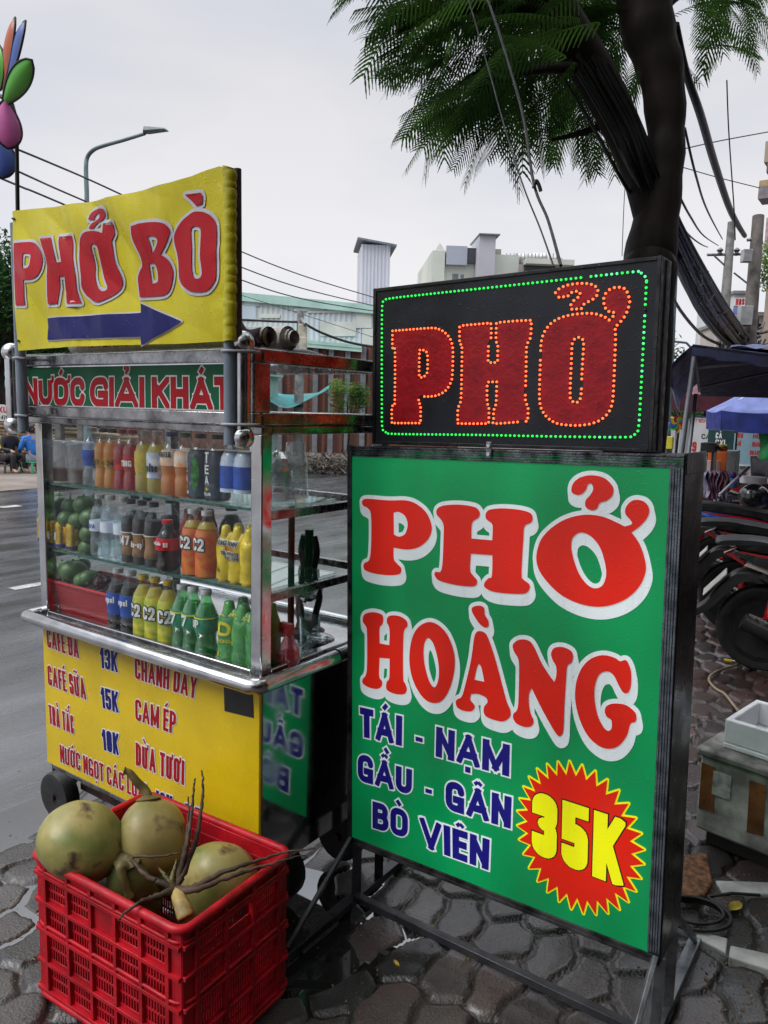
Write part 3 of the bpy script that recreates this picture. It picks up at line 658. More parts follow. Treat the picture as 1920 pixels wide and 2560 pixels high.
text_on(hp, 'header_text', CM, [('NƯỚC', HV, ((62, 193), (510, 188), (512, 402), (70, 390))), ('GIẢI', HV, ((552, 187), (952, 184), (954, 412), (550, 402))), ('KHÁT', HV, ((1008, 184), (1600, 182), (1604, 440), (1010, 412)))], -.024, redp, whitep, t=.25, b=.05)
B('header_trim', steel, hp, [(-.004, 1.065, -.0275, -.0242, 1.4853, 1.489), (-.004, 1.065, -.0275, -.0242, 1.606, 1.6097)], 0)
# corner tubes with ball finials
def finial(x, y, z0=1.44, z1=1.635, r=.021):
    w = MB(); w.lathe([(r, z0), (r, z1)], 18, (x, y, 0)); o = w.build('corner_tube', steel, cart, smooth=40)
    for zz in (z0 - .018, z1 + .018): MB().ball((x, y, zz), .030, 18, 12).build('ball_finial', steel, o, smooth=80)
pr = loc(CM, 606, 980, -.06); pl = loc(CM, 32, 975, -.06)
finial(pr.x, -.06); finial(pl.x, -.06); finial(1.085, .60); finial(-.0, .60)
# wheels
tread = pm('tyre_rubber', (.016, .016, .017), .55, var=.25, vs=20)
rimb = pm('blue_rim', (.10, .15, .34), .5, var=.3, vs=14); rust = pm('rusty_steel', (.06, .028, .018), .6, var=.4, vs=16, bump=.3)
def cart_wheel(x, y, r=.086):
    M = Matrix.Rotation(R(90), 4, 'X'); w = MB()
    w.lathe([(r * .55, -.026), (r * .8, -.03), (r * .95, -.026), (r, -.014), (r, .014), (r * .95, .026), (r * .8, .03), (r * .55, .026)], 40, (x, y, r), M.to_3x3(), fn=lambda a, z: 1 + (.012 if (round(a * 40 / 2 / math.pi) % 2 and abs(z) < .027) else 0))
    t = w.build('wheel', tread, cart, smooth=50)
    w = MB(); w.lathe([(.0, -.018), (r * .3, -.02), (r * .34, -.012), (r * .5, -.012), (r * .56, -.024), (r * .56, .024), (0, .02)], 28, (x, y, r), M.to_3x3()); w.build('rim', rimb, t, smooth=40)
    w = MB(); w.lathe([(0, -.036), (.012, -.036), (.014, .036), (0, .036)], 12, (x, y, r), M.to_3x3()); w.build('hub', rust, t, smooth=40)
    w = MB(); w.bar((x + .004, y + .038, r), (x - .03, y + .045, .226), .02, .006); w.bar((x + .004, y + .04, r), (x + .09, y + .05, .226), .02, .006); w.build('wheel_fork', rust, cart)
wl = CM.inverted() @ gnd(150, 1985, .086); wr = CM.inverted() @ gnd(700, 2172, .086); wb = CM.inverted() @ gnd(866, 2088, .086)
cart_wheel(wl.x, wl.y); cart_wheel(wr.x, wr.y); cart_wheel(wb.x - .02, wb.y); cart_wheel(wl.x, wl.y + .42)
B('axle_bar', rust, cart, [(wl.x + .05, wr.x - .05, wl.y + .05, wl.y + .075, .1, .125)], .002)

# ---------------------------------------------------------------- PHO BO banner on two plastic pipes
bx0 = loc(CM, 52, 900, -.085).x; bx1 = loc(CM, 576, 900, -.085).x
BM = CM @ Matrix.Translation((0, -.085, 0))
ban = thing('banner', 'creased yellow vinyl banner with red letters and a blue arrow above the cart', 'banner', BM)
top = [(loc(BM, u * .40687, v * .40687, -.02).x, loc(BM, u * .40687, v * .40687, -.02).z) for u, v in ((78, 1297), (380, 1264), (720, 1212), (1000, 1150), (1200, 1090), (1350, 1022), (1412, 1036))]
bot = [(loc(BM, u, v, -.02).x, loc(BM, u, v, -.02).z) for u, v in ((38, 877), (180, 868), (340, 862), (480, 858), (560, 853), (576, 850))]
def ip(T, x):
    if x <= T[0][0]: return T[0][1]
    for a, b in zip(T, T[1:]):
        if x <= b[0]: return a[1] + (b[1] - a[1]) * (x - a[0]) / (b[0] - a[0])
    return T[-1][1]
bL, bR = top[0][0], bx1 + .016
def bd(x, z):                                                       # creases of the vinyl
    u = (x - bL) / (bR - bL); s = math.sin(math.pi * min(1, max(0, u)))
    d = .009 * math.sin(7 * (x + .9 * z) + 1) + .005 * math.sin(15 * (x * .7 - z) + 2 * math.sin(5 * x)) + .002 * math.sin(34 * (x + z * .35) + 3 * math.sin(6 * z))
    d += .005 * noise.noise((x * 11, z * 5, 3.0)) + .004 * abs(noise.noise((x * 24 + z * 6, z * 3, 8.0))) + .014 * abs(noise.noise((x * 5 + z * 6, (z - x) * 1.4, 1.0)))
    e = max(0, (u - .93) / .07); d += .010 * e * noise.noise((x * 8, z * 26, 5.0))
    return -.02 - d * min(1, .35 + s)
def bf(x, z, h=0.0):
    return (x, bd(x, z) - h * 1.6, z)
vinyl = pm('yellow_vinyl', (.62, .54, .010), .36, var=.07, vs=4, coat=.1, spec=.3, drops=70, bump=.25, bs=420)
w = MB(); w.sheet(220, 120, lambda a, b: (lambda x: bf(x, ip(bot, x) + (ip(top, x) - ip(bot, x)) * b))(bL + (bR - bL) * a), .0012, (0, 1, 0))
sh = w.build('banner_sheet', vinyl, ban, smooth=60)
redv = pm('red_vinyl', (.44, .006, .014), .42, var=.08, spec=.2, coat=.04, drops=75, bump=.2, bs=420); navyv = pm('navy_vinyl', (.010, .011, .11), .42, var=.08, spec=.2, coat=.02, drops=75); greyv = pm('pale_vinyl', (.56, .56, .60), .38, var=.06, drops=75)
VA = (20, 500, .18083); VB = (310, 460, .18987); V0 = (0, 0, .40687)
LET = [(VA, ["118,605* 250,590 350,588 430,615 490,680 525,760 533,850 520,960 490,1040 440,1090 370,1110 285,1112* 285,1200 290,1340 305,1460* 158,1462* 150,1300 140,1150 125,960 120,800", "267,750* 330,748 362,765 370,810 365,900 345,945 318,958 278,957* 272,880"]),
 (VA, ["517,550* 650,530* 690,680 720,800 735,877* 800,868* 775,730 745,600 740,515* 888,495* 905,620 920,780 950,940 975,1080 985,1230 1000,1310 1040,1430* 850,1440* 835,1350 830,1200 835,1065* 760,1065* 757,1200 755,1330 752,1445* 620,1450* 615,1330 610,1200 600,1050 597,850 575,740 545,650"]),
 (VA, ["1318,460* 1260,440 1170,440 1090,465 1030,530 1000,620 992,700 1000,820 1020,950 1040,1080 1050,1210 1100,1310 1160,1365 1210,1405 1270,1415 1340,1390 1430,1330 1510,1240 1540,1150 1540,1080 1510,980 1475,890 1455,780 1445,680 1430,560* 1470,460* 1448,312* 1318,325*", "1215,615 1255,640 1270,690 1280,800 1290,930 1300,1010 1330,1110 1365,1190 1360,1245 1310,1260 1260,1220 1220,1140 1195,1030 1190,900 1180,760 1170,660 1185,625"]),
 (VA, ["1145,278* 1160,210 1200,150 1260,120 1320,125 1348,155 1345,220 1310,275 1260,320 1215,405* 1160,410* 1190,340 1240,290 1270,240 1265,195 1240,190 1220,230 1215,285*"]),
 (VB, ["160,575* 280,535 400,518 530,522 610,550 655,620 630,720 580,840 515,940* 590,980 640,1050 668,1150 655,1270 610,1380 540,1450 430,1475 180,1485* 170,1350 165,1240 195,1140 230,1060 225,960 190,860 155,750 150,660", "362,705* 430,700 480,720 495,765 470,830 430,890 398,920* 392,820", "335,1055* 390,1045 425,1070 445,1160 440,1270 410,1300 348,1308* 340,1180"]),
 (VB, ["1000,372 1100,385 1190,440 1240,530 1252,650 1250,1000 1250,1230 1210,1330 1140,1410 1040,1432 920,1420 810,1350 755,1260 748,1160 750,1050 735,930 710,820 700,720 730,630 800,510 880,430 940,385", "985,565 1030,585 1050,640 1048,800 1045,960 1060,1080 1068,1190 1045,1245 1000,1257 960,1225 940,1140 935,1000 935,850 925,720 922,620 940,580"]),
 (VB, ["855,158* 1060,128* 1080,180 1070,272* 992,302* 940,240"])]
a = MB(); c = MB()
for v, ls in LET:
    lp = [trace(BM, v, s, -.02) for s in ls]
    fill(a, lp, lambda x, z, h=0: bf(x, z, .0030), .007); border(c, lp, .0085, lambda x, z, h: bf(x, z, .0014 + h))
o = a.build('banner_letters', redv, sh, smooth=60); c.build('letter_outline', greyv, o)
a = MB(); c = MB(); lp = [trace(BM, V0, "312,1958* 855,1920* 848,1862* 1118,1975* 872,2122* 865,2068* 312,2090*", -.02)]
lp = [[(p[0] + (q[0] - p[0]) * t / 14, p[1] + (q[1] - p[1]) * t / 14) for p, q in zip(lp[0], lp[0][1:] + lp[0][:1]) for t in range(14)]]
fill(a, lp, lambda x, z, h=0: bf(x, z, .0030), .007); border(c, lp, .0035, lambda x, z, h: bf(x, z, .0014 + h))
o = a.build('arrow', navyv, sh, smooth=60); c.build('arrow_outline', greyv, o)
hem = pm('hem_fold', (.5, .45, .015), .4, var=.15, drops=80)
w = MB(); n = 90
w.tube([(bx1 + .012 + .004 * noise.noise((i * .31, 0, 2)), -.012, ip(bot, bx1) + .0 + (ip(top, bx1) - ip(bot, bx1)) * i / n) for i in range(n + 1)], [.0165 + .002 * noise.noise((i * .23, 3, 0)) + .001 * noise.noise((i * .7, 0, 7)) for i in range(n + 1)], 14); w.build('hem', hem, ban, smooth=60)
brown = pm('brown_wood', (.055, .04, .038), .6, var=.3, vs=14, bump=.3)
for (x, zt, hid) in ((bx0, ip(top, bL) - .03, 0), (bx1, ip(top, bR) + .004, 1)):
    w = MB(); w.lathe([(.0165, 1.405), (.0165, 1.69 if hid else zt)], 18, (x, .0, 0)); w.lathe([(.014, 1.41), (.0165, 1.4049)], 18, (x, 0, 0)); w.build('pipe', pvc, ban, smooth=40)
    for zz in (1.455, 1.632):
        w = MB(); w.tube([(x - .019, 0, zz), (x - .012, -.018, zz), (x + .012, -.019, zz), (x + .03, -.005, zz), (x + (.06 if hid else -.05), .02, zz), (x + (.05 if hid else -.06), .05, zz), (x, .03, zz)], .0035, 6, closed=True); w.build('tie', pm('grey_tie', (.36, .37, .4), .4), ban, smooth=60)
w = MB(); w.tube([(bx1 + .022, .006, 1.63), (bx1 + .019, .006, ip(top, bR) + .005)], .009, 10); w.build('pole', brown, ban, smooth=50)
for zz in (.06, .3, .62, .93):
    zq = ip(bot, bL) + (ip(top, bL) - ip(bot, bL)) * (1 - zz)
    w = MB(); w.tube([(bL + .012, -.026, zq), (bL - .004, -.02, zq + .004), (bL - .012, .0, zq + .002), (bL + .0, .012, zq - .004), (bL + .012, .0, zq - .002)], .003, 6, closed=True); w.build('lacing', pm('dark_cord', (.03, .03, .035), .6), ban, smooth=60)
# ================================================================== light box sign on its stand
def rigid(TL, TR, BL, s):
    tl, tr, bl = [EYEP + (Vector(p) - EYEP) * s for p in (TL, TR, BL)]
    ex = (tr - tl).normalized(); ez = (tl - bl); hgt = ez.length; ez.normalize(); ey = ez.cross(ex)
    return Matrix(((ex.x, ey.x, ez.x, bl.x), (ex.y, ey.y, ez.y, bl.y), (ex.z, ey.z, ez.z, bl.z), (0, 0, 0, 1))), (tr - tl).length, hgt
GM, GW, GH = rigid((-0.11592709, 2.38981272, 1.38802543), (0.70392773, 1.81778934, 1.41307182), (-0.09066789, 2.36920809, 0.0906245), .92)
GT = .178
sign = thing('lightbox_sign', 'tall green light box with red lettering and a 35K burst, on a metal stand', 'light box', GM)
alu = pm('ribbed_aluminium', (.15, .17, .20), .38, .7, var=.3, vs=30, bump=.3, bs=200)
dirty = pm('dirty_dark_frame', (.055, .055, .058), .45, .4, var=.5, vs=18, bump=.3, bs=90)
boxm = pm('dark_side_sheet', (.010, .0105, .011), .3, .0, var=.4, vs=5, coat=.05, rvar=.12, drops=60, bump=.08, bs=8, spec=.3)
sgreen = backlit('green_lightbox_print', (.0, .19, .055), .4)
sred = backlit('red_lightbox_print', (.52, .011, .003), .34); swhite = backlit('white_lightbox_print', (.62, .69, .70), .25); snavy = backlit('navy_lightbox_print', (.006, .005, .14), .3); syel = backlit('yellow_lightbox_print', (.66, .66, .004), .35)
EB = .028
fc = MB().bx(EB * .5, GW - EB, -.001, .003, EB * .6, GH - EB * 1.1).build('sign_face', sgreen, sign)
def fr(name, mat, boxes, bevel=.0015): 
    w = MB()
    for b in boxes: w.bx(*b)
    return w.build(name, mat, sign, bevel=bevel)
fr('side_sheet', boxm, [(GW - .004, GW + .001, .004, GT, .004, GH - .004)]); fr('side_sheet', boxm, [(0, .004, .004, GT, .004, GH - .004)])
fr('back_face', sgreen, [(.006, GW - .006, GT - .004, GT, .006, GH - .006)], 0)
fr('top_sheet', boxm, [(.006, GW - .006, .004, GT - .006, GH - .01, GH - .004)]); fr('bottom_sheet', boxm, [(.006, GW - .006, .004, GT - .006, .004, .01)])
rib = [(0, EB * .55, -.005, .003, 0, GH)]
fr('frame_rail', dirty, rib); w = MB()
for i in range(5): w.bx(GW - EB - .002 + i * .006, GW - EB + .0028 + i * .006, -.004 - .001 * (i % 2), .003, .028, GH - .03)
w.build('frame_rail', alu, sign, bevel=.0006)
w = MB()
for i in range(5): w.bx(EB * .56, GW - .0005, -.004 - .0013 * (i % 2), .003, GH - .031 + i * .0062, GH - .0262 + i * .0062)
w.build('frame_rail', pm('wet_ribbed_rail', (.1, .105, .115), .3, .7, var=.5, vs=22, bump=.5, bs=140), sign, bevel=.0006)
w = MB()
for i in range(4): w.bx(EB * .56, GW - .0005, -.004 - .0013 * (i % 2), .003, i * .006, .0048 + i * .006)
w.build('frame_rail', dirty, sign, bevel=.0006)
fr('corner_cap', boxm, [(GW - .0035, GW + .004, .0045, GT + .003, GH - .045, GH + .002)])
# lettering of the sign
GA = (890, 1160, .46414); GB = (890, 1490, .45208); GC = (870, 1750, .25919); GD = (1270, 1870, .22303)
gl = [(GA, ["45,190 80,187 180,195 270,195 330,215 385,265 412,340 395,400 345,445 280,460 207,450* 208,510 225,535 247,560 240,590 190,598 120,592 60,575 45,555 50,532 75,515 85,440 85,280 70,240 45,225 36,207", "207,262* 235,258 268,280 282,325 268,375 235,390 208,378*"]),
 (GA, ["480,222 560,218 640,230 668,255 665,285 632,310 625,350 625,400* 737,410* 740,350 735,320 705,295 703,265 725,245 790,238 880,245 940,262 955,290 945,315 912,335 905,400 895,590 905,620 935,645 938,670 915,695 850,698 750,688 700,665 695,640 715,615 735,600 738,490* 622,482* 618,570 635,600 655,625 650,650 620,658 540,650 455,628 428,600 432,580 465,565 475,400 475,330 462,300 438,270 442,240"]),
 (GA, ["975,490 1000,405 1060,340 1140,293 1240,272 1340,285 1450,335* 1488,322 1480,300 1455,270 1455,235 1480,203 1515,192 1560,205 1582,245 1570,290 1530,335 1487,367* 1530,430 1560,520 1560,590 1520,670 1440,735 1330,767 1220,755 1110,705 1030,630 985,560", "1220,368 1270,390 1320,455 1350,570 1335,645 1290,668 1240,640 1195,570 1165,470 1165,410 1185,380"]),
 (GA, ["1275,60 1340,75 1385,120 1385,165 1355,195 1315,210 1300,240 1270,248 1240,230 1240,195 1265,165 1280,135 1272,107 1252,110 1240,140 1210,165 1175,160 1163,140 1175,100 1215,70"]),
 (GB, ["60,95 100,88 145,100 155,125 150,155 135,175 135,260* 188,270* 190,200 185,165 175,145 178,118 200,106 245,110 283,135 288,165 270,190 265,260 265,450 275,480 285,515 270,540 225,540 180,522 170,500 175,470 188,450 190,345* 135,340* 132,440 148,470 145,498 120,512 80,505 45,485 40,460 58,435 65,380 65,200 58,165 42,140 45,110"]),
 (GB, ["408,142 460,160 510,215 545,310 548,400 525,500 485,570 435,590 380,565 330,490 303,400 300,310 318,220 355,165", "407,232 435,270 458,360 462,440 448,492 430,500 405,460 382,370 378,290 388,245"]),
 (GB, ["685,192 720,205 745,260 780,370 825,540 840,590 857,630 855,665 820,690 775,685 725,665 710,640 712,610 730,585 722,560 680,540 640,540* 635,570 655,595 660,615 640,635 600,632 565,615 555,585 565,568 590,550 615,460 640,350 655,240 665,205", "683,372* 697,395 713,472* 658,460* 672,395"]),
 (GB, ["690,52 712,65 715,100 735,135 735,165 715,172 685,150 655,105 643,75 655,57"]),
 (GB, ["905,240 955,243 985,275 1030,370 1075,440 1100,472* 1110,440 1110,390 1090,350 1082,315 1100,285 1145,280 1190,300 1203,330 1195,365 1172,385 1165,450 1155,620 1150,740 1135,770 1115,765 1080,710 1030,620 975,508* 960,540 960,600 970,650 985,685 975,715 940,722 895,705 875,680 873,650 895,625 902,560 905,400 900,345 875,300 872,265"]),
 (GB, ["1375,325 1435,340 1462,358 1495,352 1515,385 1525,430 1522,500 1505,533 1480,530 1455,490 1430,440 1395,415 1350,430 1325,490 1322,570 1340,660 1370,720 1395,742 1415,730 1415,685 1390,665 1378,635 1390,605 1430,592 1495,600 1545,640 1553,675 1545,695 1520,705 1500,770 1455,825 1400,842 1345,825 1285,770 1240,680 1215,570 1222,470 1255,390 1310,340"])]
for i, (v, ls) in enumerate(gl):
    lp = [trace(GM, v, s, -.001) for s in ls]
    a = MB(); c = MB(); fill(a, lp, lambda x, z, h=0: (x, -.0048, z))
    o = a.build('red_letter', sred, fc)
    for k in range(4): border(c, lp, .0105 + .0004 * k, lambda x, z, h: (x, -.0022 - .0002 * k - h * 2, z), .0012 * k, -.0062 * k)
    fill(c, lp[:1], lambda x, z, h=0: (x, -.0018, z)) if len(lp) == 1 else None
    c.build('letter_outline', swhite, o)
gf = lambda x, z, h=0.0: (x, -.001 - h, z)
for s, q in (('TÁI', ((118, 65), (527, 155), (523, 442), (122, 348))), ('-', ((655, 210), (725, 230), (722, 505), (655, 490))), ('NẠM', ((855, 252), (1565, 432), (1557, 738), (848, 540))), ('GẦU', ((98, 510), (622, 648), (617, 915), (98, 775))),
             ('-', ((750, 715), (812, 735), (812, 1000), (750, 985))), ('GÂN', ((945, 765), (1582, 935), (1572, 1240), (945, 1050))), ('BÒ', ((240, 972), (582, 1065), (580, 1335), (240, 1230))), ('VIÊN', ((690, 1120), (1370, 1345), (1358, 1640), (705, 1408)))):
    text_on(fc, 'dish_text', GM, [(s, GC, q)], -.001, snavy, swhite, t=.235 if s != '-' else .15, b=.055, f=gf)
st = [parse(k) for k in ("690,105* 765,280* 838,150* 885,325* 992,220* 1005,400* 1135,320* 1115,495* 1270,445* 1215,610* 1385,600* 1295,745* 1470,770* 1360,890* 1535,950* 1400,1040* 1570,1140* 1415,1188* 1565,1310* 1400,1330* 1530,1480* 1360,1455* 1470,1630* 1310,1570* 1380,1755* 1220,1645* 1275,1845* 1120,1705* 1140,1890* 1010,1735* 1000,1905* 895,1735* 852,1895* 780,1705* 708,1840* 660,1650* 565,1750* 550,1570* 430,1640* 450,1470* 315,1515* 362,1355* 215,1360* 290,1225* 150,1195* 240,1085* 100,1025* 208,950* 78,860* 200,812* 78,690* 205,680* 105,545* 240,565* 150,405* 290,460* 215,290* 355,375* 310,195* 445,312* 428,140* 545,275* 555,112* 653,268*",)][0]
full = [(lambda p: (p.x, p.z))(loc(GM, 1270 + x * .22303, 1870 + y * .22303, -.001)) for x, y, _ in st]
cc = Vector((sum(p[0] for p in full) / len(full), sum(p[1] for p in full) / len(full)))
inn = [tuple(cc + (Vector(p) - cc) * .955) for p in full]
a = MB(); fill(a, [inn], lambda x, z, h=0: (x, -.0042, z)); brs = a.build('price_burst', sred, fc)
a = MB(); border(a, [inn], .0042, lambda x, z, h: (x, -.0025 - h, z)); a.build('burst_outline', syel, brs)
text_on(brs, 'price_text', GM, [('35K', GD, ((283, 462), (1325, 800), (1298, 1560), (272, 1165)))], -.001, syel, pm('sign_black', (.01, .01, .008), .4), t=.2, b=.018, f=lambda x, z, h=0.0: (x, -.0035 - h, z))
w = MB(); q = loc(GM, 1224, 1126, -.006); w.bx(q.x - .008, q.x + .008, -.012, -.006, q.z - .02, q.z + .022); br = w.build('latch', gal, sign, bevel=.002)
w = MB(); w.lathe([(0, -.004), (.005, -.004), (.005, .002), (0, .002)], 10, (q.x, -.0135, q.z + .012), Matrix.Rotation(R(90), 3, 'X')); w.build('screw', steel, br); w = MB(); w.lathe([(0, -.004), (.005, -.004), (.005, .002), (0, .002)], 10, (q.x, -.0135, q.z - .009), Matrix.Rotation(R(90), 3, 'X')); w.build('screw', steel, br)
# stand: legs, feet, braces, cross bars (built upright on the ground)
GI = GM.inverted()
def gp(x, y, z): p = GM @ Vector((x, y, 0)); return (p.x, p.y, z)
for (x, hid) in ((.012, 0), (GW - .012, 1)):
    t = GM @ Vector((x, .03, .002)); t2 = GM @ Vector((x, GT - .03, .002))
    w = MB(); w.bar(t, gp(x, .03, .026), .028, .028, (1, 0, 0)); w.bar(t2, gp(x, GT - .03, .026), .028, .028, (1, 0, 0)); w.build('leg', black_m if not hid else gal, sign, world=True, bevel=.002)
    w = MB(); w.bar(gp(x, -.30, .014), gp(x, .46, .014), .032, .024); w.build('foot', black_m if not hid else gal, sign, world=True, bevel=.002)
    w = MB(); w.bar(GM @ Vector((x + .001, -.004, .02)), gp(x + .001, -.285, .03), .024, .012, (1, 0, 0)); w.build('brace', black_m if not hid else gal, sign, world=True, bevel=.002)
    w = MB(); w.bar(GM @ Vector((x + .001, GT + .004, .02)), gp(x + .001, .44, .03), .024, .012, (1, 0, 0)); w.build('brace', gal, sign, world=True, bevel=.002)
w = MB(); w.bar(gp(.03, .0, .038), gp(GW - .03, .0, .038), .024, .022); w.build('cross_bar', black_m, sign, world=True, bevel=.002)

# ================================================================== LED sign on top of it
LM, LW, LH = rigid((-0.05372405, 2.80941309, 1.92280317), (0.75709274, 2.22447357, 1.94334283), (-0.04603581, 2.80086244, 1.37579427), .829)
LT = .075
led = thing('led_sign', 'black box sign with red and green light dots, standing on the green light box', 'LED sign', LM)
ledface = pm('led_board', (.016, .018, .026), .45, spec=.3, var=.25, vs=7, drops=85, bump=.1, bs=220, coat=.1)
bxm = pm('led_case', (.022, .021, .024), .4, .2, var=.5, vs=20, bump=.3, bs=60, drops=70)
lf = MB().bx(.010, LW - .010, -.002, .003, .010, LH - .010).build('led_board', ledface, led)
w = MB(); w.bx(0, .010, -.006, LT, 0, LH); w.bx(LW - .010, LW, -.006, LT, 0, LH); w.bx(.0101, LW - .0101, -.0055, LT, LH - .010, LH - .0005); w.bx(.0101, LW - .0101, -.0055, LT, .0005, .010); w.bx(.0101, LW - .0101, LT - .006, LT - .001, .0101, LH - .0101); w.build('case', bxm, led, bevel=.0015)
w = MB(); w.bx(LW - .0005, LW + .002, LT * .45, LT * .6, .004, LH - .004); w.build('case_seam', pm('brown_edge', (.05, .04, .035), .5, var=.4, vs=30), led)
LA = (960, 690, .24111); LB = (1330, 690, .17635); L5 = (900, 560, .49427)
ll = [(LA, ["92,570* 350,550 500,540 580,555 645,597 693,660 715,740 718,840 715,960 708,1060 690,1115 645,1185 575,1230 500,1248 390,1250* 365,1275 365,1320 382,1345 382,1525* 85,1525* 85,1365 108,1330 115,1280 117,780 92,745", "375,768 415,770 447,795 455,840 455,960 447,1010 415,1045 380,1050 368,1020 370,800"]),
 (LA, ["787,530* 815,515 940,503 1108,488* 1115,530 1110,670 1087,715 1083,860 1090,895 1175,893 1180,850 1183,710 1165,670 1168,490* 1215,480 1400,465 1530,460* 1525,610 1515,655 1490,700 1480,745 1475,1000 1468,1230 1468,1280 1480,1325 1497,1365 1492,1505* 1165,1530 1140,1510* 1140,1400 1163,1330 1170,1190 1172,1098* 1090,1098* 1073,1130 1073,1310 1090,1355 1090,1490 1085,1530* 795,1530 768,1515* 770,1380 797,1300 805,1160 812,750 795,710 787,670"]),
 (LB, ["1097,625* 1040,585 915,540 780,530 645,540 510,562 380,605 265,680 180,793 137,925 127,1060 118,1330 110,1600 110,1730 128,1860 190,1972 285,2055 400,2100 590,2118 730,2112 860,2088 990,2030 1090,1930 1140,1800 1155,1660 1168,1380 1180,1090 1187,880 1180,720* 1240,670 1330,550 1380,410 1385,335 1340,205 1285,170 1215,160 1140,175 1078,215 1030,278 1020,345 1028,415 1058,475 1110,512 1175,523 1140,590", "665,870 715,895 735,945 725,1150 710,1420 702,1640 690,1730 665,1780 605,1792 555,1752 543,1690 548,1500 558,1280 570,1000 585,930 620,882"]),
 (LB, ["320,308* 335,240 385,185 445,152 510,130 645,108 780,108 850,122 907,152 938,213 920,280 867,330 738,402 705,462* 640,468 570,472* 550,432 575,370 630,322 687,275 665,222 600,222 538,250 505,290 430,297"])]
redpaint = pm('red_relief_paint', (.36, .008, .016), .45, var=.12, spec=.25, vs=22, bump=.5, bs=70, coat=.12, drops=110)
def along(lp, step, closed=True):
    P = [Vector(p) for p in lp] + ([Vector(lp[0])] if closed else []); tot = sum((b - a).length for a, b in zip(P, P[1:])); n = max(2, round(tot / step)); st_ = tot / n
    out = []; d = 0.0; nx = 0.0
    for a, b in zip(P, P[1:]):
        l = (b - a).length
        while nx <= d + l - 1e-9 and len(out) < n: out.append(a + (b - a) * ((nx - d) / max(l, 1e-9))); nx += st_
        d += l
    return out
dots = []
for v, ls in ll:
    lp = [trace(LM, v, s, -.003) for s in ls]
    for l in lp: dots += [(p, 'r') for p in along(l, .0122)]
    ins = []
    for k, l in enumerate(lp):
        n = len(l); ar = sum(l[i][0] * l[(i + 1) % n][1] - l[(i + 1) % n][0] * l[i][1] for i in range(n)); sg = (1 if ar > 0 else -1) * (1 if k == 0 else -1); o = []
        for i in range(n):
            t = (Vector(l[(i + 1) % n]) - Vector(l[i - 1])); t = t.normalized() if t.length > 1e-9 else Vector((1, 0)); o.append(tuple(Vector(l[i]) + Vector((-t.y, t.x)) * .0042 * sg))
        ins.append(o)
    a = MB(); fill(a, ins, lambda x, z, h=0: (x, -.0034, z)); a.build('painted_letter', redpaint, lf)
gb = trace(LM, L5, "112,620 114,420 125,390 155,377 330,357 660,322 1000,285 1380,243 1415,245 1440,262 1450,290 1448,330 1420,880 1408,1040 1390,1065 1345,1078 1000,1075 600,1067 180,1062 130,1050 114,1025 112,900", -.003)
dots += [(p, 'g') for p in along(gb, .0128)]
def lamp(name, base, em, es):
    return pm(name, base, .3, var=.02, emit=em, es=es)
lmr = lamp('red_led', (.5, .04, .02), (1, .115, .03), 2.9); lmg = lamp('green_led', (.05, .4, .1), (.02, .95, .09), 1.25); lmm = lamp('mint_led', (.1, .5, .3), (.10, .98, .32), 1.25); dead = pm('dead_led', (.04, .045, .05), .25)
protos = {}
for nm, m_ in (('r', lmr), ('g', lmg), ('m', lmm), ('d', dead)):
    me = MB().lathe([(0, -.0045), (.0018, -.004), (.0029, -.0026), (.0032, 0)], 8, (0, 0, 0), Matrix.Rotation(R(-90), 3, 'X')); protos[nm] = me
random.seed(3); order = sorted(dots, key=lambda d: -d[0].x); rest = {'r': MB(), 'g': MB()}
meshes = {}
for i, (p, c) in enumerate(order):
    q = random.random(); kk = 'd' if q < .022 else ('m' if c == 'g' and q > .8 else c)
    if i < 100:
        if kk not in meshes:
            o = protos[kk].build('light_dot', {'r': lmr, 'g': lmg, 'm': lmm, 'd': dead}[kk], led, smooth=60); meshes[kk] = o
        else:
            o = meshes[kk].copy(); COL.objects.link(o); KIDS.setdefault(led.name, []).append(o)
        o.location = (p.x, -.0036, p.y)
    elif kk != 'd':
        rest[c].add([(v.x + p.x, v.y - .0036, v.z + p.y) for v in map(Vector, protos[c].v)], protos[c].f)
stuff(rest['r'].build('light_dots', lmr, led, smooth=60)); stuff(rest['g'].build('light_dots', lmg, led, smooth=60))
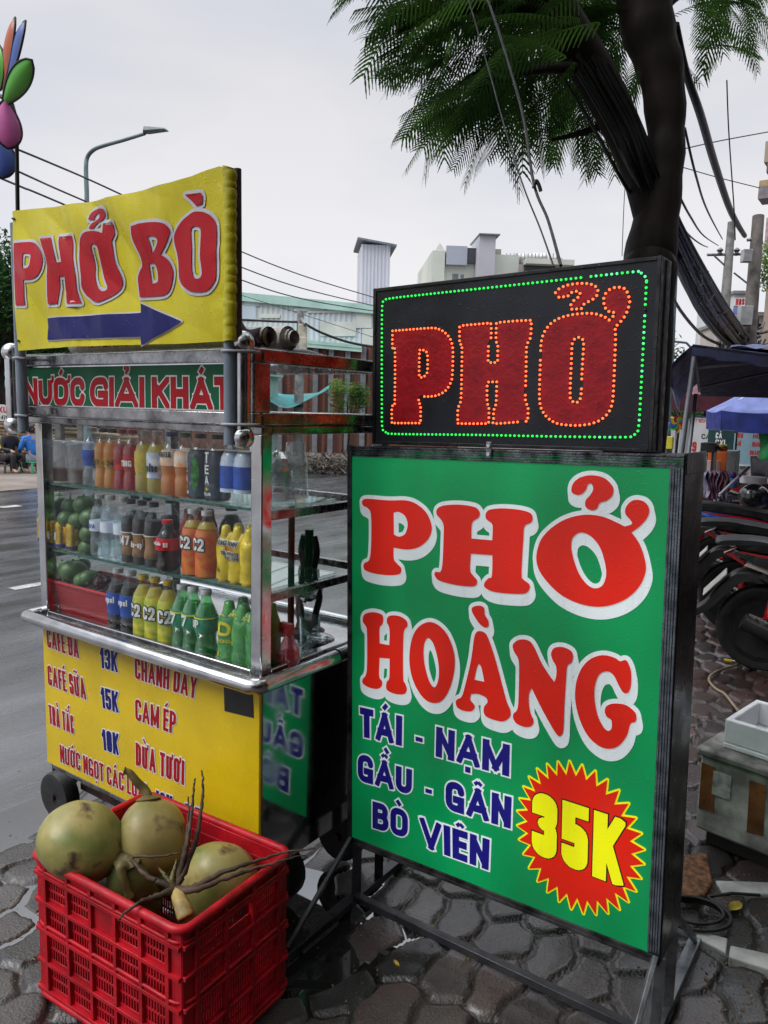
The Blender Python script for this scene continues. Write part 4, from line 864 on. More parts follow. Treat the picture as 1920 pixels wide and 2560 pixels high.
# ================================================================== red crate of coconuts
q = {k: gnd(*p, .385) for k, p in dict(L=(92, 2127), F=(458, 2320), R=(721, 2129)).items()}
yaw = math.atan2((q['F'] - q['L']).y, (q['F'] - q['L']).x)
cl, cw, chh = .512, .352, .385
KM = frame((q['L'].x, q['L'].y, 0), yaw)                              # x along the long near side, y into the depth
crate = thing('crate', 'red perforated plastic crate full of green coconuts in front of the cart', 'crate', KM)
cred = pm('red_plastic', (.44, .007, .016), .42, var=.2, vs=14, coat=.04, bump=.12, bs=120, rvar=.2, spec=.35)
def wall(w, a, b, nrm, ncol, hz=(0.0, chh), handle=False, blank=()):
    a = Vector(a); b = Vector(b); d = (b - a); l = d.length; d.normalize(); n = Vector(nrm); z0, z1 = hz
    M = Matrix((d, n, Vector((0, 0, 1)))).transposed()
    def bb(s0, s1, t0, t1, n0, n1): w.box(a + d * ((s0 + s1) / 2) + n * ((n0 + n1) / 2) + Vector((0, 0, (t0 + t1) / 2)), (s1 - s0, n1 - n0, t1 - t0), M)
    m = .038; rows = [.02, .098, .185, .262, .335]
    cw_ = (l - 2 * m) / ncol
    bb(0, m, .0, z1 - .01, -.003, .002); bb(l - m, l, .0, z1 - .01, -.003, .002)
    for k, r in enumerate(rows): bb(0, l, r - .005, r + .005, -.004 - .0006 * (k % 2), .0105)
    bb(m, l - m, .0, .0148, -.003, .004); bb(m, l - m, .3402, z1 - .01, -.003, .002)
    for c in range(ncol + 1): bb(m + c * cw_ - .0055, m + c * cw_ + .0055, .0, z1 - .012, -.0035, .0098)
    for c in range(ncol):
        for k in range(4):
            s0 = m + c * cw_ + .0058; s1 = m + (c + 1) * cw_ - .0058; t0 = rows[k] + .0052; t1 = rows[k + 1] - .0052
            if (c, k) in blank: bb(s0, s1, t0, t1, -.0024, .0012); continue
            if handle and c == ncol // 2 and k == 3: bb(s0, s1, t0, t1 - .036, -.0024, .0012); continue
            ml_ = (t0 + t1) / 2; bb(s0, s1, ml_ - .0032, ml_ + .0032, -.0028, .001)
            bb(s0, s1, t0, t0 + .009, -.0027, .0011); bb(s0, s1, t1 - .009, t1, -.0027, .0011)
            nb = 8 if ncol == 5 else 10
            for i in range(nb + 1):
                s = s0 + (s1 - s0) * i / nb; bb(max(s0, s - .0025), min(s1, s + .0025), t0 + .0092, t1 - .0092, -.0022, .0009)
w = MB()
wall(w, (0, 0, 0), (cl, 0, 0), (0, -1, 0), 5, blank=((2, 3),)); wall(w, (cl, 0, 0), (cl, cw, 0), (1, 0, 0), 3, handle=True)
wall(w, (cl, cw, 0), (0, cw, 0), (0, 1, 0), 5, blank=((2, 3), (2, 2))); wall(w, (0, cw, 0), (0, 0, 0), (-1, 0, 0), 3, handle=True)
w.bx(.004, cl - .004, .004, cw - .004, .012, .02)
w.build('crate_wall', cred, crate, bevel=.0008, bseg=1)
def ring(z, off, rad, r):
    pts = []
    for (cx_, cy_, a0) in ((cl - rad + off, cw - rad + off, 0), (rad - off, cw - rad + off, 90), (rad - off, rad - off, 180), (cl - rad + off, rad - off, 270)):
        for k in range(7): a = R(a0 + 15 * k); pts.append((cx_ + rad * math.cos(a), cy_ + rad * math.sin(a), z))
    return pts
w = MB(); w.tube(ring(chh - .006, .009, .032, 0), .0105, 10, closed=True, sq=1.0); w.build('crate_rim', cred, crate, smooth=60)
w = MB(); w.tube(ring(.345, .006, .032, 0), .0045, 8, closed=True); w.tube(ring(.2, .006, .034, 0), .0045, 8, closed=True); w.tube(ring(.008, .006, .034, 0), .008, 8, closed=True); w.build('crate_band', cred, crate, smooth=60)
for (x, y, a0) in ((.028, .028, 180), (cl - .028, .028, 270), (cl - .028, cw - .028, 0), (.028, cw - .028, 90)):
    w = MB(); P = [(x + .031 * math.cos(R(a0 + 15 * k)), y + .031 * math.sin(R(a0 + 15 * k))) for k in range(7)]
    w.add([(a, b, 0.004) for a, b in P] + [(a, b, chh - .01) for a, b in P], [(i, i + 1, i + 8, i + 7) for i in range(6)]); w.build('corner_column', cred, crate, smooth=60)
# coconuts
def coco_mat(name, c1, c2):
    m = pm(name, c1, .42, var=.2, vs=9, col2=c2, bump=.15, bs=70, coat=.05)
    nt = m.node_tree; N = nt.nodes; L = nt.links; p = N['Principled BSDF']; src = p.inputs['Base Color'].links[0].from_socket
    tc = N.new('ShaderNodeTexCoord'); n = N.new('ShaderNodeTexNoise'); n.inputs['Scale'].default_value = 17; n.inputs['Detail'].default_value = 4; L.new(tc.outputs['Object'], n.inputs['Vector'])
    mr = N.new('ShaderNodeMapRange'); mr.inputs['From Min'].default_value = .58; mr.inputs['From Max'].default_value = .72; L.new(n.outputs['Fac'], mr.inputs['Value'])
    mx = N.new('ShaderNodeMix'); mx.data_type = 'RGBA'; mx.inputs['B'].default_value = (.06, .035, .022, 1); L.new(mr.outputs['Result'], mx.inputs['Factor']); L.new(src, mx.inputs['A']); L.new(mx.outputs['Result'], p.inputs['Base Color']); return m
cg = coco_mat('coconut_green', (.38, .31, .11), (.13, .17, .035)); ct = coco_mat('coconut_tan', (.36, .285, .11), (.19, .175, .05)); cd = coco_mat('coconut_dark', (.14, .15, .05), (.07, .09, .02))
stemm = pm('coconut_stem', (.15, .12, .04), .55, var=.35, vs=20, bump=.4); dryst = pm('dry_twig', (.075, .045, .028), .7, var=.4, vs=30, bump=.5)
def coconut(u, v, z, rr, mat, label, tilt, stem=None):
    c = gnd(u, v, z); t = thing('coconut', label, 'coconut', Matrix.Translation(c) @ Matrix.Rotation(tilt[1], 4, 'Z') @ Matrix.Rotation(tilt[0], 4, 'X'), 'coconuts in the red crate')
    def fn(d):
        a = math.atan2(d.y, d.x); return 1 + .06 * math.cos(3 * a) * (1 - d.z * d.z) + (.06 * max(0, -d.z - .5)) + .02 * noise.noise(d * 2.4 + Vector((u * .01, 0, 0)))
    w = MB(); w.ball((0, 0, 0), rr, 36, 24, fn=fn); w.build('husk', mat, t, smooth=80)
    if stem:
        w = MB(); P = cr3(stem, 5); w.tube(P, [.016 - .008 * i / len(P) + (.004 if i > len(P) - 3 else 0) for i in range(len(P))], 9, sq=.75); w.build('stalk', stemm, t, smooth=60)
        w = MB(); w.lathe([(.0, -.004), (.03, -.006), (.033, .0), (.02, .006), (.0, .01)], 12, (0, 0, rr[2] * .99)); w.build('cap', stemm, t, smooth=60)
    return t
coconut(202, 2108, .405, (.096, .094, .108), cg, 'big green-tan coconut with a brown scar, highest at the left of the crate', (R(55), R(-70)))
coconut(375, 2092, .385, (.088, .086, .096), ct, 'tan coconut with a thick upright stalk at the back of the crate', (R(-22), R(20)), [(0, 0, .088), (-.008, .002, .115), (-.028, .0, .14), (-.045, -.005, .165), (-.06, -.004, .172)])
coconut(545, 2195, .305, (.092, .09, .10), cg, 'green coconut lying on its side at the right of the crate beside the palm stalk', (R(80), R(60)))
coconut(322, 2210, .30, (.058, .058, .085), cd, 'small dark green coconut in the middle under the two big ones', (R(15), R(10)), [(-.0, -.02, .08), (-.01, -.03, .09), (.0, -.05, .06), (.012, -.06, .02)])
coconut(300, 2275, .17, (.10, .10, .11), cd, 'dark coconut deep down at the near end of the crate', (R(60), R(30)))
coconut(520, 2230, .16, (.10, .10, .105), ct, 'tan coconut deep down under the palm stalk', (R(70), R(0)))
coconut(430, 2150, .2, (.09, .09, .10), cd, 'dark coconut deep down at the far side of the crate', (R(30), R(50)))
# flower stalk of the palm with its twigs
hub = gnd(438, 2222, .375)
stk = thing('palm_stalk', 'cut palm fruit stalk with long thin dry twigs lying over the coconuts', 'palm stalk', Matrix.Translation(hub))
def hb(u, v, z): return gnd(u, v, z) - hub
w = MB(); P = cr3([(0, 0, 0), hb(455, 2265, .37), hb(466, 2295, .355)], 5); w.tube(P, [.013, .0145, .016, .0175, .018, .0185, .019, .0195, .02, .02, .017][:len(P)], 10, sq=.7); w.build('stalk_butt', pm('cut_stalk', (.36, .26, .085), .5, var=.3, vs=25, bump=.4), stk, smooth=60)
for k, pts in enumerate(([(450, 2190, .40), (468, 2110, .47), (480, 2030, .53), (485, 1975, .57), (488, 1945, .59)], [(455, 2190, .40), (490, 2100, .47), (505, 2010, .54), (508, 1950, .58), (504, 1927, .60)], [(447, 2190, .40), (463, 2110, .46), (472, 2040, .51), (470, 1990, .545)],
                         [(480, 2220, .385), (560, 2180, .40), (650, 2150, .41), (720, 2130, .415), (790, 2120, .42)], [(485, 2225, .385), (580, 2190, .395), (660, 2165, .405), (730, 2145, .41), (765, 2138, .41)],
                         [(400, 2240, .385), (350, 2255, .40), (315, 2280, .395), (297, 2300, .385)], [(410, 2235, .385), (370, 2245, .39), (340, 2262, .39)], [(420, 2200, .39), (405, 2180, .40), (395, 2165, .41)], [(430, 2195, .40), (436, 2170, .41), (442, 2150, .42)], [(400, 2205, .39), (370, 2190, .40), (330, 2145, .42), (400, 2140, .43), (450, 2133, .43)])):
    P = cr3([Vector((0, 0, 0))] + [hb(*p) for p in pts], 7); n = len(P)
    P = [p + Vector((random.uniform(-1, 1), random.uniform(-1, 1), random.uniform(-1, 1))) * .0016 for p in P]
    w = MB(); w.tube(P, [max(.0016, .0085 * (1 - i / n) ** 1.6 + .0018 + .0007 * math.sin(i * 2.5)) for i in range(n)], 6); w.build('twig', stemm if k in (7, 8) else dryst, stk, smooth=70)
# ================================================================== goods in and on the cart
ZA, ZB, ZC = 1.2335, 1.0105, .7765
def zx(x, v, y): return loc(CM, 80 + x * .3617, 1040 + v * .3617, y).x
def on(x, y, z, rz=0.0): return CM @ Matrix.Translation((x, y, z)) @ Matrix.Rotation(rz, 4, 'Z')
PET = [(.55, 0), (.9, .012), (1, .04), (1, .27), (.93, .31), (.93, .36), (1, .41), (1, .6), (.97, .66), (.8, .75), (.52, .84), (.4, .88), (.4, .935)]
SLIM = [(.6, 0), (.95, .015), (1, .05), (.98, .2), (.86, .3), (.86, .42), (.97, .5), (1, .6), (.93, .7), (.7, .79), (.48, .85), (.42, .89), (.42, .935)]
COLA = [(.5, 0), (.85, .012), (.98, .06), (.95, .17), (.82, .28), (.88, .36), (1, .44), (1, .58), (.9, .67), (.62, .78), (.42, .86), (.4, .935)]
petm = thin('pet_shell', (.97, .985, .99), .045, .05, .025, (.8, .84, .88), .04)
petg = thin('pet_green', (.45, .85, .5), .13, .05, .2, (.1, .5, .2), .1)
def liq(n, c, b=.5): return thin(n, tuple(min(1, k * .9 + .08) for k in c), .03, .05, min(.92, b + .2), tuple(min(.95, k * 1.25) for k in c))
cyl = lambda r, x0=0.0: (lambda x, z, h=0.0: ((r + h) * math.sin((x - x0) / r), -(r + h) * math.cos((x - x0) / r), z))
def bottle(label, x, y, z, H, r, prof, capm, liqm=None, lv=.8, labm=None, lz=(.3, .62), text=None, textm=None, group=None, rz=0.0, shell=None, band=None, cat='bottle', vertical=False, rimm=None, fs=1.0):
    t = thing('drink_bottle', label, cat, on(x, y, z, rz), group)
    w = MB(); w.lathe([(a * r, b * H) for a, b in prof], 22); w.build('bottle_body', shell or petm, t, smooth=60)
    if liqm:
        P = [(a * r * .95, max(.003, b * H)) for a, b in prof if b < lv]; rl = np.interp(lv, [b for a, b in prof], [a for a, b in prof])
        w = MB(); w.lathe(P + [(rl * r * .95, lv * H)], 20); w.build('liquid', liqm, t, smooth=60)
    w = MB(); w.lathe([(.44 * r, .925 * H), (.46 * r, .93 * H), (.46 * r, .995 * H), (.42 * r, H)], 16, fn=lambda a, q: 1 + .02 * (round(a * 16 / 6.283) % 2)); w.build('cap', capm, t, smooth=40)
    if labm:
        rr = [(np.interp(q, [b for a, b in prof], [a for a, b in prof]) * r + .0006, q * H) for q in np.linspace(lz[0], lz[1], 7)]
        w = MB(); w.lathe([(.9 * r, rr[0][1])] + rr + [(.9 * r, rr[-1][1])], 24); lb = w.build('label_wrap', labm, t, smooth=60)
        rm = max(a for a, b in rr)
        if band: w = MB(); w.lathe([(rm * .97, rr[0][1] + band[1] * H), (rm + .0004, rr[0][1] + band[1] * H), (rm + .0004, rr[0][1] + (band[1] + band[2]) * H), (rm * .97, rr[0][1] + (band[1] + band[2]) * H)], 24); w.build('label_band', band[0], lb, smooth=40)
        if text:
            z0, z1 = rr[0][1], rr[-1][1]
            for (s, a, b, c, d) in text:                              # string, left, right (share of radius), bottom, top (share of label)
                zb = z0 + (z1 - z0) * c; zt = z0 + (z1 - z0) * d
                text_on(lb, 'label_text', None, [(s, None, (a * r, b * r, zb, zt))], 0, textm, rimm, t=.2, b=.08, f=cyl(rm + .0006))
    return t
cw_ = pm('white_cap', (.72, .73, .74), .4); ck = pm('black_cap', (.015, .015, .017), .4); crd = pm('red_cap', (.5, .01, .02), .4); cb = pm('blue_cap', (.03, .06, .25), .4); cgn = pm('green_cap', (.02, .16, .06), .4); cy = pm('yellow_cap', (.65, .45, .02), .4)
lw = pm('white_label', (.70, .72, .74), .4, var=.08, vs=30); lbl = pm('blue_label', (.02, .08, .42), .4, var=.2, vs=30); lpl = pm('pale_blue_label', (.34, .46, .66), .4, var=.3, vs=22, col2=(.62, .68, .75)); ldk = pm('slate_label', (.035, .05, .075), .4, var=.2, vs=30); lrd = pm('red_label', (.48, .012, .02), .4, var=.15, vs=30)
lor = pm('orange_label', (.62, .2, .02), .4, var=.2, vs=40, col2=(.55, .05, .02)); lye = pm('yellow_label', (.66, .56, .03), .4, var=.2, vs=40, col2=(.25, .4, .05)); lgr = pm('mint_label', (.02, .24, .12), .4, var=.2, vs=40); lgd = pm('gold_label', (.5, .26, .02), .35, var=.3, vs=60)
tw = pm('white_ink', (.75, .75, .75), .5, var=.02); tk = pm('dark_ink', (.02, .02, .03), .5); ty = pm('yellow_ink', (.7, .6, .02), .5, var=.02); tr = pm('red_ink', (.5, .02, .02), .5)
lam = liq('amber_drink', (.86, .36, .01)); lrq = liq('red_drink', (.55, .01, .03)); lyq = liq('pale_yellow_drink', (.72, .60, .12), .45); loq = liq('orange_drink', (.80, .30, .04), .6); ldq = liq('dark_tea', (.05, .02, .012), .85); lco = liq('cola', (.03, .012, .008), .9); lwq = thin('clear_water', (.88, .92, .95), .05, .05, .1, (.8, .85, .9)); lgq = liq('green_soda', (.06, .55, .2), .4); ltea = liq('brown_tea', (.22, .05, .015), .75); llm = liq('lemon_tea', (.62, .52, .06), .55); lpk = liq('pink_liquid', (.75, .08, .14), .5)
Y1 = .062
# top shelf
for k, (zc, lab) in enumerate(((225, 'plastic tub of brown tea with a small orange tag'), (322, 'plain plastic tub of brown tea beside the tagged one'))):
    x = zx(zc, 460 + 12 * k, .09); t = thing('drink_tub', lab, 'cup', on(x, .085 + .01 * k, ZA))
    w = MB(); w.lathe([(.036, 0), (.0365, .002), (.0475, .125), (.0475, .127)], 26); w.build('tub_wall', thin('frosted_cup', (.9, .92, .94), .08, .1, .8, (.9, .91, .93), .1), t, smooth=50)
    w = MB(); w.lathe([(.0355, .002), (.0395, .045)], 26); w.build('liquid', ltea, t, smooth=50)
    w = MB(); w.lathe([(.048, .125), (.051, .126), (.051, .132), (.047, .136), (.044, .133), (0, .134)], 26); w.build('lid', thin('clear_lid', (.9, .92, .94), .14, .08, .4, (.8, .83, .86)), t, smooth=40)
    if k == 0:
        w = MB(); F = cyl(.0462); w.add([F(a, b) for a, b in ((-.038, .095), (-.02, .094), (-.02, .112), (-.038, .113))], [(0, 1, 2, 3)]); w.build('tag', lgd, t)
H1, R1 = .188, .0305
D = bottle
g2 = None
D('clear water bottle with a blue label, first bottle after the tea tubs', zx(424, 500, Y1), Y1, ZA, H1, .033, SLIM, cw_, lwq, .78, lbl, (.35, .62))
D('amber energy drink bottle with black cap, left one of the pair', zx(503, 515, Y1), Y1, ZA, H1, R1, SLIM, ck, lam, .76, lgd, (.36, .5), [('247', -.5, .5, .2, .8)], tk)
D('amber energy drink bottle with black cap, right one of the pair', zx(566, 520, Y1), Y1, ZA, H1, R1, SLIM, ck, lam, .76, lgd, (.36, .5), [('247', -.5, .5, .2, .8)], tk, rz=.8)
D('red strawberry drink bottle with red cap, left one of the pair', zx(634, 530, Y1), Y1, ZA, H1, R1, SLIM, crd, lrq, .74, lrd, (.34, .5), rz=2)
D('red strawberry drink bottle with red cap and white lettering, right one of the pair', zx(702, 535, Y1), Y1, ZA, H1, R1, SLIM, crd, lrq, .74, lrd, (.34, .56), [('STING', -.8, .8, .3, .75)], tw)
D('pale yellow isotonic drink bottle with plain yellow label, white cap', zx(786, 545, Y1), Y1, ZA, H1, .031, PET, cw_, lyq, .78, pm('mustard_label', (.55, .42, .06), .4, var=.15, vs=30), (.32, .66))
D('isotonic drink bottle with white and blue splash label', zx(872, 555, Y1), Y1, ZA, H1, .032, PET, cw_, lyq, .78, pm('splash_label', (.68, .70, .72), .4, vs=34, col2=(.15, .3, .6)), (.26, .66), [('Revive'.replace('R', 'R'), -.9, .9, .25, .6)], tk)
D('orange juice drink bottle with white and orange label, blue cap', zx(972, 570, Y1), Y1, ZA, H1, .034, PET, cb, loq, .68, pm('orange_white_label', (.72, .66, .6), .4, vs=28, col2=(.75, .3, .05)), (.48, .72), [('TWISTER', -.8, .8, .55, .9)], tk)
D('orange juice drink bottle turned to its printed back, green cap', zx(1068, 580, Y1), Y1, ZA, H1, .034, PET, cgn, loq, .68, pm('orange_white_label', (.7, .7, .7)), (.48, .72), rz=2.2)
for k, (zc, lab) in enumerate(((1168, 'bottled tea with slate label showing a green pod, left one'), (1284, 'bottled tea with slate label and upright white lettering, right one'))):
    t = D(lab, zx(zc, 600, Y1), Y1, ZA, H1, .036, PET, ck, ldq, .7, ldk, (.06, .76))
    lb = [c for c in KIDS[t.name] if c.name.startswith('label')][0]
    cxo = -.02 if k == 0 else -.002
    for s, (z0, z1) in (('T', (.58, .74)), ('E', (.42, .55)), ('A', (.27, .39)), ('+', (.16, .24))):
        text_on(lb, 'label_text', None, [(s, None, (cxo - .0075, cxo + .0075, ZA * 0 + H1 * z0, H1 * z1))], 0, ty if s == '+' else tw, None, t=.16, f=cyl(.0368))
    text_on(lb, 'label_text', None, [('PLUS', None, (cxo - .013, cxo + .013, H1 * .1, H1 * .145))], 0, tw, None, t=.2, f=cyl(.0368))
    if k == 0:
        w = MB(); F = cyl(.0371); pts = [(.014 + .0125 * math.sin(math.pi * i / 12) * s_, H1 * (.1 + .62 * i / 12)) for s_ in (1, -1) for i in (range(13) if s_ == 1 else range(11, 0, -1))]
        fill(w, [pts], lambda x, z, h=0: F(x, z), .006); w.build('label_motif', pm('pod_green', (.03, .2, .04), .4, var=.4, vs=60), lb)
for k, (zc, lab) in enumerate(((1385, 'pale blue water bottle with dark blue label beside the tea'), (1478, 'pale blue water bottle squeezed against the right post'))):
    D(lab, zx(zc, 620, .065), .065, ZA, .18, .033, PET, cw_, None, .7, lpl, (.18, .8), band=(lbl, .06, .34), rz=.3 * k)
# middle shelf
limem = pm('green_citrus', (.035, .09, .022), .33, var=.35, vs=12, bump=.5, bs=260, col2=(.075, .155, .035), coat=.15)
def lime(x, y, z, r, label, stem=False, rx=1.0, M=None):
    t = thing('green_orange', label, 'fruit', on(x, y, z, random.uniform(0, 6)), 'green oranges in the glass case')
    w = MB(); w.ball((0, 0, 0), (r * rx, r, r * .95), 22, 14, fn=lambda d: 1 + .02 * noise.noise(d * 2 + Vector((x * 50, 0, 0))) - (.05 if d.z > .96 else 0)); w.build('peel', limem, t, smooth=80)
    w = MB(); w.lathe([(.0, .001), (.004, .0), (.003, .004), (0, .005)], 8, (0, 0, r * .92)); w.build('calyx', stemm, t)
    if stem: w = MB(); w.tube([(0, 0, r * .92), (.002, 0, r * 1.2), (.0, .003, r * 1.5)], .0016, 6); w.build('stem', dryst, t)
for k, (a, b, r, yy, st_, s) in enumerate(((190, 610, .031, .08, 1, 'top row of the pile, leftmost, with a stem'), (265, 625, .03, .08, 1, 'top row of the pile, second, with a stem'), (360, 617, .036, .085, 0, 'large one at the top of the pile'), (425, 600, .028, .13, 0, 'half hidden at the top right of the pile'), (165, 575, .03, .14, 0, 'behind the top row at the left'),
        (150, 703, .032, .06, 0, 'leftmost of the row above the gold cans'), (238, 717, .032, .06, 0, 'above the second gold can'), (318, 728, .032, .06, 0, 'above the third gold can'), (402, 708, .034, .06, 0, 'touching the first water bottle, upper'), (397, 815, .032, .06, 0, 'touching the first water bottle, middle'), (388, 915, .032, .06, 0, 'touching the first water bottle, lowest'), (95, 690, .032, .1, 0, 'pressed against the left post'))):
    p = loc(CM, 80 + a * .3617, 1040 + b * .3617, yy); lime(p.x, yy, p.z, r, 'green orange ' + s, st_)
canm = pm('gold_can', (.62, .40, .06), .25, .75, var=.2, vs=20); canb = pm('can_blue', (.03, .05, .25), .3, .4)
for k, (zc, lab) in enumerate(((98, 'gold drink can half behind the left post'), (147, 'gold drink can with a red emblem'), (213, 'gold drink can with a blue and white strip'), (292, 'gold drink can next to the green oranges, plain side out'))):
    t = thing('drink_can', lab, 'can', on(zx(zc, 935 + k * 4, .05 if k else .08), .05 if k else .08, ZB), 'gold cans on the middle shelf'); r = .0265
    w = MB(); w.lathe([(.8 * r, 0), (r, .005), (r, .082), (.82 * r, .09), (.8 * r, .092), (.76 * r, .089), (0, .089)], 24); w.build('can_body', canm, t, smooth=40)
    w = MB(); w.lathe([(r * .9, .004), (r + .0004, .006), (r + .0004, .017), (r * .9, .017)], 24); w.build('can_band', canb, t, smooth=40)
    F = cyl(r + .0008)
    if k == 1: w = MB(); [w.add([F(x0 * .001, z0 * .001) for x0, z0 in q], [(0, 1, 2, 3)]) for q in (((-12, 42), (-2, 38), (-3, 56), (-11, 60)), ((2, 38), (12, 42), (11, 60), (3, 56)))]; w.build('can_emblem', lrd, t)
    if k == 2: w = MB(); w.add([F(a, b) for a, b in ((-.005, .03), (.005, .03), (.005, .055), (-.005, .055))], [(0, 1, 2, 3)]); w.build('can_strip', lpl, t)
for k, (zc, v, lab) in enumerate(((478, 990, 'clear water bottle with pale blue label, leftmost of three'), (545, 1000, 'clear water bottle with pale blue label, middle of three'), (628, 1022, 'clear water bottle with the water level showing, rightmost of three'))):
    D(lab, zx(zc, v, .055), .055 + .004 * k, ZB, .200, .033, PET, cw_, lwq, .62 if k == 2 else .8, pm('faint_label', (.5, .58, .72), .4, var=.25, vs=25, col2=(.72, .76, .82)), (.42, .58), [('VIVA', -.5, .5, .3, .75)] if k == 0 else None, lbl, group='water bottles on the middle shelf')
for k, (zc, v, lab) in enumerate(((692, 1030, 'dark coffee energy drink with large 247 lettering, left of three'), (768, 1040, 'dark coffee energy drink with slanting wake-up lettering, middle of three'), (850, 1060, 'dark coffee energy drink turned aside, right of three'))):
    D(lab, zx(zc, v, .055), .055, ZB, .198, .0315, SLIM, ck, lco, .72, pm('coffee_label', (.035, .02, .015), .4, vs=14, col2=(.34, .17, .06)), (.14, .5), ([('247', -.75, .75, .45, .85)], [('wake-up', -.85, .85, .4, .68)], [('24', -1.2, -.5, .5, .8)])[k], tw, band=(tw, .345, .012))
for k, (zc, yy) in enumerate(((720, .14), (805, .14), (960, .15))):
    D('dark coffee energy drink in the back row, ' + ('behind the left one of three', 'behind the right pair', 'behind the red multipack')[k], zx(zc, 1010, yy), yy, ZB, .198, .0315, SLIM, ck, lco, .72, MATS['coffee_label'], (.14, .5))
def pack(label, name_, x0, x1, y0, z, H, n, mat, bmat, texts, rows=2):
    t = thing('drink_pack', label, 'multipack', on((x0 + x1) / 2, y0, z)); r = (x1 - x0) / n / 2
    P = [(.62, 0), (.95, .015), (1.02, .05), (1.0, .3), (1.02, .6), (.92, .72), (.66, .83), (.58, .9), (.5, .965), (.2, .985), (0, .985)]
    for j in range(rows):
        for i in range(n):
            w = MB(); w.lathe([(a * r, b * H) for a, b in P], 20, (-(x1 - x0) / 2 + r + i * 2 * r, r + 2 * r * j, 0), fn=lambda a, q: 1 + .02 * math.sin(a * 3 + q * 90 + i)); w.build('wrapped_bottle', bmat, t, smooth=60)
    w = MB(); X = (x1 - x0) / 2
    def ff(a, b):
        x = -X + 2 * X * a; s = abs(math.sin(a * n * math.pi)); zz = .012 + b * (H * .80); top_ = max(0, (b - .72) / .28)
        return (x * (1 - .04 * top_), -.002 + r * .42 * (1 - s ** .8) + top_ ** 1.5 * r * .9 + .0016 * math.sin(x * 140 + zz * 90), zz)
    w.sheet(60, 24, ff, .0006, (0, 1, 0)); fl = w.build('shrink_film', mat, t, smooth=70)
    for (s, a, b, c, d, m_, rm_, tt) in texts:
        text_on(fl, 'film_text', None, [(s, None, (-X + 2 * X * a, -X + 2 * X * b, H * c, H * d))], 0, m_, rm_, t=tt, b=.1, f=lambda x, zz, h=0.0: (x, ff((x + X) / (2 * X), (zz - .012) / (H * .8))[1] - h * .8 - .0006, zz))
    return t
film_y = pm('yellow_film', (.70, .52, .01), .24, var=.2, vs=20, coat=.5, bump=.4, bs=60); film_g = pm('green_film', (.03, .20, .06), .24, var=.4, vs=16, coat=.5, col2=(.08, .34, .06), bump=.4, bs=60); film_r = pm('red_film', (.34, .01, .02), .22, var=.3, vs=16, coat=.5, bump=.4, bs=60)
xq0, xq1 = zx(1262, 1170, .03), zx(1505, 1190, .03)
pack('yellow shrink-wrapped pack of energy drink bottles on the middle shelf', '', xq0, min(xq1, 1.047), .03, ZB, .165, 3, film_y, film_y, (('TĂNG MẠNH', .06, .62, .66, .74, tk, tw, .2), ('SỨC', .3, .55, .585, .645, tr, None, .2), ('TỈNH TÁO', .2, .66, .5, .565, tk, tw, .2), ('TỨC THÌ', .28, .66, .43, .49, tk, tw, .2), ('6', .1, .16, .2, .27, tk, None, .2)))
D('energy drink bottle with a pale cap standing dark behind the yellow pack', zx(1380, 1100, .2), .2, ZB, .19, .04, PET, ck, lco, .85)
xr0, xr1 = zx(905, 1080, .03), zx(1075, 1110, .03)
pack('red shrink-wrapped cola multipack on the middle shelf', '', xr0 + .012, xr1 - .006, .075, ZB, .188, 2, film_r, film_r, (('TÁI CHẾ TÔI', .05, .6, .88, .93, tw, None, .16),))
D('dark cola bottle showing its red label at the front of the red multipack', zx(938, 1090, .035), .036, ZB, .155, .035, COLA, crd, lco, .9, lrd, (.44, .66), [('Coca-Cola'.replace('C', 'C'), -1.0, .35, .45, .8), ('II', .55, .9, .3, .7)], tw)
for k, (zc, v, lab) in enumerate(((1118, 1115, 'peach tea bottle with orange label and C2 lettering, left one'), (1212, 1135, 'peach tea bottle with orange label and C2 lettering, right one'))):
    D(lab, zx(zc, v, .05), .05, ZB, .195, .034, PET, cw_, llm, .82, lor, (.05, .74), [('C2', -.65, .6, .55, .82)], tw, rimm=tk)
# bottom
for k, (zc, v, lab) in enumerate(((603, 1450, 'dark cola bottle with blue label, left of the pair by the basket'), (692, 1480, 'dark cola bottle with blue label and white lettering, right of the pair'))):
    D(lab, zx(zc, v, .055), .055, ZC, .205, .036, PET, cw_, lco, .76, lbl, (.3, .64), [('pepsi', -.75, .6, .55, .85)], tw)
for k, (zc, v) in enumerate(((778, 1520), (858, 1535), (948, 1560))):
    D('lemon tea bottle with yellow label and C2 lettering, ' + ('left', 'middle', 'right')[k] + ' of three', zx(zc, v, .05), .05, ZC, .203, .0335, PET, cy, llm, .84, lye, (.05, .72), [('C2', -.7 + .25 * k, .6 + .25 * k, .5, .8)], tw, rimm=tk)
for k, (zc, v) in enumerate(((1043, 1590), (1118, 1620), (1207, 1650))):
    D('green lemonade bottle with mint label, ' + ('left', 'middle', 'right')[k] + ' of three', zx(zc, v, .05), .05, ZC, .2, .0345, COLA, cw_, lgq, .78, lgr, (.4, .64), [('7', -.3, .3, .2, .85)] if k != 2 else [('UP', -.6, .2, .3, .8)], tw, shell=petg, band=(ty, .2, .016), group='lemonade bottles in a row')
pack('green shrink-wrapped pack of unsweetened tea at the bottom right', '', zx(1268, 1660, .03), 1.047, .03, ZC, .185, 3, film_g, film_g, (('GIẢI NHIỆT CUỘC SỐNG', .04, .9, .76, .81, ty, None, .16), ('0', .08, .34, .46, .68, ty, None, .22), ('KHÔNG ĐỘ', .05, .45, .36, .41, ty, None, .18), ('6', .05, .1, .14, .2, ty, None, .2)))
